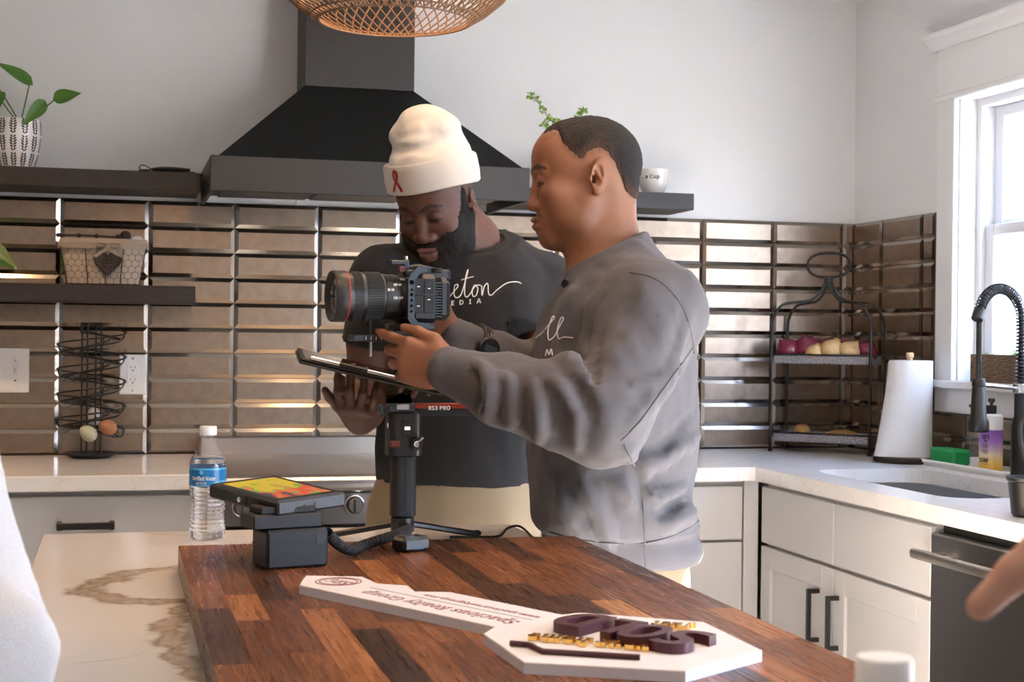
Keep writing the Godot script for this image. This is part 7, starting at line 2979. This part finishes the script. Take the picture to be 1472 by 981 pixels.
func beanie(t: Node3D, back: Transform3D, H: Transform3D, hs: float) -> void:
	# knitted hat: turned up cuff and a slouching crown, set slightly back and tilted
	var HH := H * Transform3D(Basis(Vector3.RIGHT, -0.18) * Basis(Vector3.BACK, 0.02), V(0, 0.049, -0.010))
	var bs := HH.basis.orthonormalized()
	var HI := HH.affine_inverse()
	var F := Field.new()
	F.ell(HH * V(0, 0.030, -0.002), V(0.090, 0.085, 0.104) * hs, bs, 0.02)
	F.ell(HH * V(0.0, 0.078, -0.010), V(0.074, 0.056, 0.084) * hs, bs, 0.03)
	F.ell(HH * V(-0.004, 0.118, -0.016), V(0.071, 0.036, 0.073) * hs, bs, 0.015)
	F.ell(HH * V(-0.010, 0.142, -0.018), V(0.046, 0.030, 0.050) * hs, bs, 0.025)
	F.ell(HH * V(0.046, 0.116, 0.002), V(0.023, 0.024, 0.030) * hs, bs, 0.02)
	F.ell(HH * V(-0.054, 0.110, 0.012), V(0.023, 0.020, 0.030) * hs, bs, 0.02)
	# creases of the slouch
	F.chain([HH * V(-0.080, 0.086, 0.045), HH * V(-0.03, 0.090, 0.086), HH * V(0.035, 0.086, 0.082), HH * V(0.086, 0.098, 0.02)], [0.008, 0.012, 0.010, 0.009], 0.016, 1)
	for sd in [-1.0, 1.0]:
		F.ell(HH * V(sd * 0.096, 0.088, -0.004), V(0.024, 0.012, 0.05) * hs, bs, 0.014, 1)
	F.chain([HH * V(-0.016, 0.172, 0.024), HH * V(-0.020, 0.150, 0.046), HH * V(-0.030, 0.126, 0.060)], [0.003, 0.005, 0.003], 0.008, 1)
	F.chain([HH * V(0.03, 0.138, 0.05), HH * V(0.05, 0.104, 0.066), HH * V(0.05, 0.08, 0.08)], [0.004, 0.006, 0.003], 0.012, 1)
	var fn := noise(14.0, 9, 2)
	F.post = func(p: Vector3, d: float) -> float:
		var q := HI * p
		return maxf(d - 0.003 * fn.get_noise_3dv(p), -0.004 - q.y)
	var mb := MB.new()
	mb.tf = back
	F.net(mb, HH.origin - V(0.16, 0.09, 0.16), HH.origin + V(0.16, 0.25, 0.16), 0.0048)
	var wool := knit("white_wool", lin(0.84, 0.79, 0.73), 12.0, 4.0)
	var crown := part(mb, "beanie", wool, t)
	# cuff: a thick band, ribbed
	mb = MB.new()
	mb.tf = back * HH
	var n := 140
	var prof := [[0.0, 0.0], [0.007, -0.006], [0.0105, -0.002], [0.0115, 0.02], [0.010, 0.042], [0.0085, 0.053], [0.004, 0.057], [-0.004, 0.055]]
	for i in prof.size():
		for k in n + 1:
			var a := TAU * k / n
			var rib := 0.0005 * (1.0 if k % 2 else -1.0)
			var e: float = prof[i][0] + rib - 0.0025 * sin(a * 2.0 + 0.6) * prof[i][1] / 0.05
			var y: float = prof[i][1] + 0.002 * sin(a * 3.0)
			var c := V(cos(a) * (0.088 + e), y, sin(a) * (0.101 + e))
			mb.vert(c, V(cos(a) / 0.088, [-0.5, -8.0, 0.0, 0.0, 1.0, 3.0, 9.0, 9.0][i], sin(a) / 0.101).normalized(), Vector2(float(k) / n, y))
	for i in prof.size() - 1:
		for k in n:
			var a := i * (n + 1) + k
			mb.quad(a, a + 1, a + n + 2, a + n + 1)
	part(mb, "cuff", wool, t)
	# red awareness ribbon on the cuff
	mb = MB.new()
	var onc := func(x: float, y: float, o: float) -> Vector3:
		var a := PI / 2 + 0.30 + x / 0.1
		return back * (HH * V(cos(a) * (0.0995 + o), y, sin(a) * (0.1125 + o)))
	var loop := [[0.0135, 0.002], [0.004, 0.019], [-0.0045, 0.032], [-0.004, 0.043], [0.0, 0.0465], [0.004, 0.043], [0.0045, 0.032], [-0.004, 0.019], [-0.0135, 0.002]]
	var raw := []
	for q in loop:
		raw.append(V(q[0], q[1], 0))
	var sm := smooth_path(raw, 5)
	for i in sm.size() - 1:
		var a: Vector3 = sm[i]
		var b: Vector3 = sm[i + 1]
		var d := (b - a).normalized()
		var w := V(-d.y, d.x, 0) * 0.0034
		var o := 0.0012 + 0.0012 * i / sm.size()
		var q0: Vector3 = onc.call((a - w).x, (a - w).y, o)
		var q1: Vector3 = onc.call((a + w).x, (a + w).y, o)
		var q2: Vector3 = onc.call((b + w).x, (b + w).y, o)
		var q3: Vector3 = onc.call((b - w).x, (b - w).y, o)
		var nn := (q1 - q0).cross(q3 - q0).normalized()
		var outw: Vector3 = onc.call(a.x, a.y, 0.01) - onc.call(a.x, a.y, 0.0)
		if nn.dot(outw) < 0:
			nn = -nn
		mb.flat([q0, q1, q2, q3], nn)
	part(mb, "ribbon", mat("red_ribbon", lin(0.30, 0.008, 0.016), 0.5), t)

# two more people cut by the edges of the picture
func neighbours() -> void:
	# a person in white by the near left corner of the island: only a sleeve shows
	var t := figure("person in a white long sleeved shirt cut by the left edge", V(-0.47, 0, 3.32), V(0.30, 0, -0.95), Color(0.30, 0.15, 0.09), lin(0.70, 0.70, 0.71), lin(0.05, 0.06, 0.09),
		[at(-165, 555, 1.26), at(-62, 950, 1.19), at(-330, 1010, 1.05)], [], "white_shirt", true)
	# a person on the right, pointing into the picture
	figure("person reaching in from the right edge with a pointing finger", V(1.22, 0, 4.18), V(-0.85, 0, -0.5), Color(0.48, 0.25, 0.17), lin(0.16, 0.18, 0.22), lin(0.05, 0.06, 0.09),
		[V(1.12, 1.40, 4.40), V(0.90, 1.24, 4.36), at(1740, 560, 0.72)], [at(1408, 865, 0.70)], "blue_shirt", false)

func figure(label: String, foot: Vector3, face: Vector3, skin: Color, shirt: Color, cloth: Color, arm: Array, point: Array, called: String, sleeve_fold: bool) -> Node3D:
	var t := thing("person", label, "person", foot)
	var back := t.transform.affine_inverse()
	var f := face.normalized()
	var s := V(-f.z, 0, f.x)
	var look := {"hair": Color(0.03, 0.02, 0.012), "lip": skin * Color(1.0, 0.75, 0.75)}
	var hx := Vector3.UP.cross(f).normalized()
	var H := Transform3D(Basis(hx, Vector3.UP, f), foot + V(0, 1.60, 0) + f * 0.03)
	var HI := H.affine_inverse()
	var B := Field.new()
	head_field(B, H, 1.0, look)
	var nb := foot + V(0, 1.43, 0)
	B.cap(H * V(0, -0.05, -0.035), nb, 0.052, 0.058, 0.03)
	B.cap(nb, foot + V(0, 1.0, 0), 0.09, 0.10, 0.05)
	# which side the given arm is on
	var sd := signf((arm[0] - foot).dot(s))
	var other := [foot + V(0, 1.38, 0) - s * sd * 0.19, foot + V(0, 1.10, 0) - s * sd * 0.23 - f * 0.03, foot + V(0, 0.88, 0) - s * sd * 0.22 + f * 0.06]
	for a in [arm, other]:
		B.cap(nb - V(0, 0.06, 0), a[0], 0.07, 0.05, 0.04)
		B.cap(a[0], a[1], 0.048, 0.040, 0.03)
		B.cap(a[1], a[2], 0.040, 0.026, 0.02)
	for k in [-1.0, 1.0]:
		B.cap(foot + V(0, 0.95, 0) + s * k * 0.09, foot + V(0, 0.5, 0) + s * k * 0.1, 0.08, 0.055, 0.04)
		B.cap(foot + V(0, 0.5, 0) + s * k * 0.1, foot + V(0, 0.09, 0) + s * k * 0.11, 0.055, 0.035, 0.03)
	var hands := []
	if point.size():
		var hy: Vector3 = (point[0] - arm[2]).normalized()
		var hz := V(0.1, 0.95, 0.3)
		hz = (hz - hy * hz.dot(hy)).normalized()
		var side := hy.cross(hz).normalized()
		if sd > 0:
			side = -side
		var T := frame(point[0] - hy * 0.182 - side * 0.0295, side, hy, hz)
		B.cap(arm[2], T.origin, 0.026, 0.026, 0.02)
		hand_field(B, T, [[0.02, 0.02, 0.02], [1.25, 1.4, 0.8], [1.3, 1.4, 0.8], [1.3, 1.4, 0.8]], [V(0.040, 0.050, -0.022), V(0.034, 0.078, -0.036), V(0.018, 0.094, -0.044)], [0.0, 0.0, -0.03, -0.06])
		hands.append(T)
	else:
		var hy: Vector3 = (arm[2] - arm[1]).normalized()
		var hz := Vector3.UP
		hz = (hz - hy * hz.dot(hy)).normalized()
		hands.append(frame(arm[2], hy.cross(hz) * -sd, hy, hz))
		hand_field(B, hands[0], [[0.2, 0.3, 0.2], [0.3, 0.3, 0.2], [0.3, 0.4, 0.2], [0.4, 0.4, 0.2]], [V(0.048, 0.048, -0.012), V(0.064, 0.076, -0.018), V(0.07, 0.10, -0.022)])
	var od := V(0, -1, 0) + f * 0.2
	od = od.normalized()
	var oz := s * -sd
	oz = (oz - od * oz.dot(od)).normalized()
	hands.append(frame(other[2], od.cross(oz) * sd, od, oz))
	hand_field(B, hands[1], [[0.3, 0.4, 0.2], [0.3, 0.4, 0.3], [0.4, 0.4, 0.3], [0.4, 0.5, 0.3]], [V(0.046, 0.050, -0.014), V(0.056, 0.080, -0.02), V(0.058, 0.104, -0.026)])
	var mb := MB.new()
	mb.colored = true
	mb.tf = back
	B.net(mb, H.origin - V(0.13, 0.16, 0.14), H.origin + V(0.13, 0.13, 0.14), 0.005, func(p: Vector3, g: Vector3) -> Color: return face_color(HI * p, skin, look))
	for T in hands:
		var bo := box_of([T.origin, T * V(0, 0.16, 0)], 0.07)
		B.net(mb, bo[0], bo[1], 0.0032 if point.size() and T == hands[0] else 0.005, func(p: Vector3, g: Vector3) -> Color: return skin)
	var bo2 := box_of([foot + V(-0.2, 0.04, -0.2), foot + V(0.2, 1.44, 0.2), arm[0], arm[1], arm[2]], 0.06)
	B.net(mb, bo2[0], bo2[1], 0.02, func(p: Vector3, g: Vector3) -> Color: return skin)
	part(mb, "body", M.skin, t)
	var R := Field.new()
	R.ell(H * V(0, 0.034, -0.014), V(0.079, 0.089, 0.100), H.basis, 0.02)
	R.post = func(p: Vector3, d: float) -> float:
		var q := HI * p
		return maxf(d, maxf(q.z - 0.5 * (q.y - 0.02) - 0.02, -0.05 - q.y))
	mb = MB.new()
	mb.tf = back
	R.net(mb, H.origin - V(0.13, 0.1, 0.14), H.origin + V(0.13, 0.14, 0.14), 0.007)
	part(mb, "hair", mat("brown_hair", lin(0.03, 0.02, 0.012), 0.7), t)
	var S := Field.new()
	var rows := []
	for r in [[0.90, 0.125, 0.18], [1.0, 0.122, 0.178], [1.15, 0.125, 0.185], [1.30, 0.122, 0.20], [1.38, 0.10, 0.17], [1.43, 0.075, 0.10], [1.47, 0.065, 0.07]]:
		rows.append([r[0], foot.x, foot.z, r[1], r[2]])
	S.column(rows, f, 0.03)
	for a in [arm, other]:
		S.cap(nb - V(0, 0.03, 0), a[0], 0.065, 0.078, 0.05)
		S.cap(a[0], a[1], 0.078, 0.068, 0.04)
		S.cap(a[1], a[1].lerp(a[2], 0.85), 0.066, 0.046, 0.03)
	if sleeve_fold:
		S.cap(at(-40, 968, 1.13), at(50, 932, 1.17), 0.012, 0.013, 0.03)
		S.cap(at(-60, 905, 1.12), at(30, 890, 1.16), 0.008, 0.006, 0.03)
	var fn := noise(5.0, 61, 2)
	S.post = func(p: Vector3, d: float) -> float: return d - 0.006 * fn.get_noise_3dv(p)
	mb = MB.new()
	mb.tf = back
	var bo3 := box_of([foot + V(-0.2, 0.89, -0.2), foot + V(0.2, 1.44, 0.2), arm[0], arm[1], arm[2]], 0.09)
	S.net(mb, bo3[0], bo3[1], 0.010)
	part(mb, "shirt", knit(called, shirt, 10.0, 1.5), t)
	var rw := []
	for r in [[0.78, 0.12, 0.175], [0.88, 0.12, 0.175], [0.98, 0.11, 0.165]]:
		rw.append([r[0], foot.x, foot.z, r[1], r[2]])
	legs_at(t, back, foot + V(0, 0.84, 0), f, knit(called + "_denim", cloth, 12.0, 1.5), 0.98, rw)
	return t

# ---------------------------------------------------------------- the camera in the man's hands
func camera_rig() -> void:
	# local axes: x along the lens axis from the mount towards the back of the camera, y up, z towards the viewer
	var o := V(0.503, 1.3585, 2.036)
	var t := thing("camera_rig", "black mirrorless camera in a cage with a large red ringed lens", "camera", o, 0.12)
	var m := MB.new()
	var turn := Transform3D(Basis(V(0, 1, 0), V(-1, 0, 0), V(0, 0, 1)), Vector3.ZERO)   # lathe axis y -> -x
	m.tf = turn
	m.lathe([Vector2(0.030, -0.004), Vector2(0.036, 0.0), Vector2(0.036, 0.010), Vector2(0.040, 0.012), Vector2(0.0415, 0.018), Vector2(0.0415, 0.040), Vector2(0.0405, 0.0405), Vector2(0.0405, 0.0415), Vector2(0.0425, 0.042), Vector2(0.0440, 0.050), Vector2(0.0440, 0.104), Vector2(0.0455, 0.108), Vector2(0.0462, 0.112), Vector2(0.0462, 0.132), Vector2(0.0455, 0.1335), Vector2(0.0430, 0.1335), Vector2(0.0415, 0.126), Vector2(0.0385, 0.122)], Vector3.ZERO, 56)
	var lens := part(m, "lens", mat("lens_black", lin(0.008, 0.0075, 0.0075), 0.45), t)
	for r in [[0.046, 0.076, 40], [0.083, 0.100, 26]]:
		m = MB.new()
		m.tf = turn
		var n := 72
		for k in n:
			var a := TAU * k / n
			m.tf = turn * Transform3D(Basis(Vector3.UP, -a), Vector3.ZERO)
			m.box(V(0.0446, (r[0] + r[1]) * 0.5, 0), V(0.0016, r[1] - r[0], 0.0022), 0.0004)
		part(m, "grip_ring", M.black_rubber, lens).set_meta("kind", "stuff")
	m = MB.new()
	m.tf = turn
	m.lathe([Vector2(0.0460, 0.1085), Vector2(0.0468, 0.109), Vector2(0.0468, 0.1108), Vector2(0.0460, 0.1113)], Vector3.ZERO, 56)
	part(m, "red_ring", mat("ring_red", lin(0.32, 0.018, 0.016), 0.35), lens)
	var gl := mat("lens_glass", lin(0.030, 0.030, 0.045), 0.04)
	gl.clearcoat_enabled = true
	gl.clearcoat = 1.0
	gl.clearcoat_roughness = 0.02
	m = MB.new()
	m.tf = turn
	m.lathe([Vector2(0.0392, 0.1225), Vector2(0.034, 0.1262), Vector2(0.024, 0.1295), Vector2(0.012, 0.1312), Vector2(0.0, 0.1318)], Vector3.ZERO, 48, 60)
	part(m, "front_glass", gl, lens)
	for e in [["28-70", 0.030, 0.30], ["MF AF", 0.016, 0.55], ["ON OFF", 0.016, -0.05]]:
		var xo: float = e[1]
		var an0: float = e[2]
		part(letters(e[0], 0.0042, 0.0003, font(false, true), func(p: Vector3) -> Vector3:
			var a := an0 + p.y / 0.042
			var r := 0.0418 + p.z
			return V(-xo + p.x * 0.8 - 0.004, sin(a) * r, cos(a) * r)), "lettering", M.white_print, lens)
	# body
	m = MB.new()
	m.box(V(0.030, -0.002, -0.014), V(0.052, 0.088, 0.118), 0.008)
	var body := part(m, "body", M.black_plastic, t)
	m = MB.new()
	m.box(V(0.067, -0.002, -0.014), V(0.028, 0.078, 0.112), 0.010)
	part(m, "rear_shell", M.dark_grey_plastic, body)
	m = MB.new()
	m.tf = Transform3D(Basis(), V(0, 0, -0.055))
	m.slab(PackedVector2Array([Vector2(0.006, 0.040), Vector2(0.012, 0.058), Vector2(0.030, 0.062), Vector2(0.070, 0.054), Vector2(0.088, 0.052), Vector2(0.088, 0.034), Vector2(0.006, 0.034)]), 0.0, 0.062, 0.003)
	part(m, "viewfinder_hump", M.dark_grey_plastic, body)
	m = MB.new()
	m.box(V(0.088, 0.043, -0.024), V(0.014, 0.022, 0.045), 0.004)
	part(m, "eyecup", M.black_rubber, body)
	m = MB.new()
	m.cyl(V(0.056, 0.045, 0.028), V(0.056, 0.054, 0.028), 0.010, 20, 0.001)
	part(m, "dial", M.black_rubber, body)
	# port doors on the near side
	for r in [[0.0155, 0.018, 0.018, 0.030], [0.0155, -0.014, 0.018, 0.030], [0.0355, 0.020, 0.018, 0.026], [0.0355, -0.012, 0.018, 0.034]]:
		m = MB.new()
		m.box(V(r[0], r[1], 0.0455), V(r[2], r[3], 0.002), 0.0008)
		part(m, "port_door", M.black_rubber, body)
	for e in [[0.016, 0.019], [0.036, 0.016], [0.016, -0.016], [0.036, -0.004]]:
		m = MB.new()
		m.box(V(e[0], e[1], 0.0466), V(0.005, 0.0018, 0.0004), 0)
		part(m, "port_mark", M.white_print, body)
	for k in 13:
		m = MB.new()
		m.box(V(0.0545, 0.026 - k * 0.0050, 0.0436), V(0.012, 0.0028, 0.003), 0.0004)
		part(m, "vent_rib", M.slate_metal, body)
	# half cage: frame with a row of holes
	var cage := CSGCombiner3D.new()
	cage.name = "cage"
	var plate := CSGPolygon3D.new()
	plate.name = "cage_side"
	plate.polygon = PackedVector2Array([Vector2(-0.006, -0.040), Vector2(0.006, -0.056), Vector2(0.036, -0.056), Vector2(0.036, -0.047), Vector2(0.013, -0.045), Vector2(0.006, -0.036), Vector2(0.0065, 0.030), Vector2(0.016, 0.042), Vector2(0.030, 0.046), Vector2(0.030, 0.056), Vector2(0.012, 0.054), Vector2(0.0, 0.042), Vector2(-0.006, 0.032)])
	plate.depth = 0.008
	plate.position = V(0, 0, 0.055)
	cage.add_child(plate)
	for e in [[0.0002, 0.026, 0.0043], [0.0002, 0.013, 0.0024], [0.0002, 0.004, 0.0030], [0.0002, -0.006, 0.0024], [0.0002, -0.016, 0.0030], [0.0002, -0.026, 0.0024]]:
		var h := CSGCylinder3D.new()
		h.name = "hole"
		h.radius = e[2]
		h.height = 0.03
		h.sides = 16
		h.operation = CSGShape3D.OPERATION_SUBTRACTION
		h.rotation.x = PI / 2
		h.position = V(e[0], e[1], 0.052)
		cage.add_child(h, true)
	cage.material_override = M.slate_metal
	plate.material = M.slate_metal
	t.add_child(cage)
	m = MB.new()
	m.box(V(0.020, 0.053, 0.0), V(0.018, 0.006, 0.10), 0.001)
	part(m, "cage_top_bar", M.slate_metal, t)
	# clamp on top
	m = MB.new()
	m.box(V(-0.016, 0.062, 0.020), V(0.030, 0.009, 0.020), 0.002)
	m.box(V(-0.002, 0.056, 0.022), V(0.012, 0.026, 0.016), 0.003)
	m.box(V(0.004, 0.044, 0.024), V(0.022, 0.012, 0.014), 0.003)
	part(m, "top_clamp", M.slate_metal, t)
	m = MB.new()
	m.cyl(V(-0.012, 0.050, 0.026), V(-0.012, 0.050, 0.036), 0.006, 14, 0.001)
	part(m, "clamp_knob", M.dark_red, t)
	m = MB.new()
	m.cyl(V(0.0, 0.066, 0.022), V(0.0, 0.074, 0.022), 0.003, 10)
	part(m, "clamp_pin", M.silver, t)
	# base and long plate
	m = MB.new()
	m.box(V(0.016, -0.053, -0.005), V(0.066, 0.010, 0.10), 0.002)
	part(m, "cage_base", M.slate_metal, t)
	m = MB.new()
	m.box(V(0.004, -0.064, 0.0), V(0.050, 0.012, 0.042), 0.003)
	part(m, "riser", M.black_plastic, t)
	m = MB.new()
	m.box(V(-0.034, -0.0745, 0.0), V(0.126, 0.012, 0.044), 0.002)
	var pl := part(m, "long_plate", M.slate_metal, t)
	m = MB.new()
	m.box(V(-0.056, -0.0745, 0.0222), V(0.046, 0.008, 0.001), 0.0003)
	part(m, "scale_strip", M.black_plastic, pl)
	m = MB.new()
	for k in 5:
		m.box(V(-0.074 + k * 0.0095, -0.0745, 0.0229), V(0.0010, 0.006, 0.0004), 0)
	part(m, "scale_mark", M.white_print, pl).set_meta("kind", "stuff")
	m = MB.new()
	m.box(V(-0.064, -0.0500, 0.006), V(0.004, 0.040, 0.016), 0.001)
	m.box(V(-0.056, -0.036, 0.004), V(0.02, 0.01, 0.02), 0.003)
	part(m, "lens_support", M.black_metal, t)
	m = MB.new()
	m.box(V(-0.062, -0.094, 0.012), V(0.004, 0.028, 0.010), 0.001)
	part(m, "plate_stop", M.silver, t)
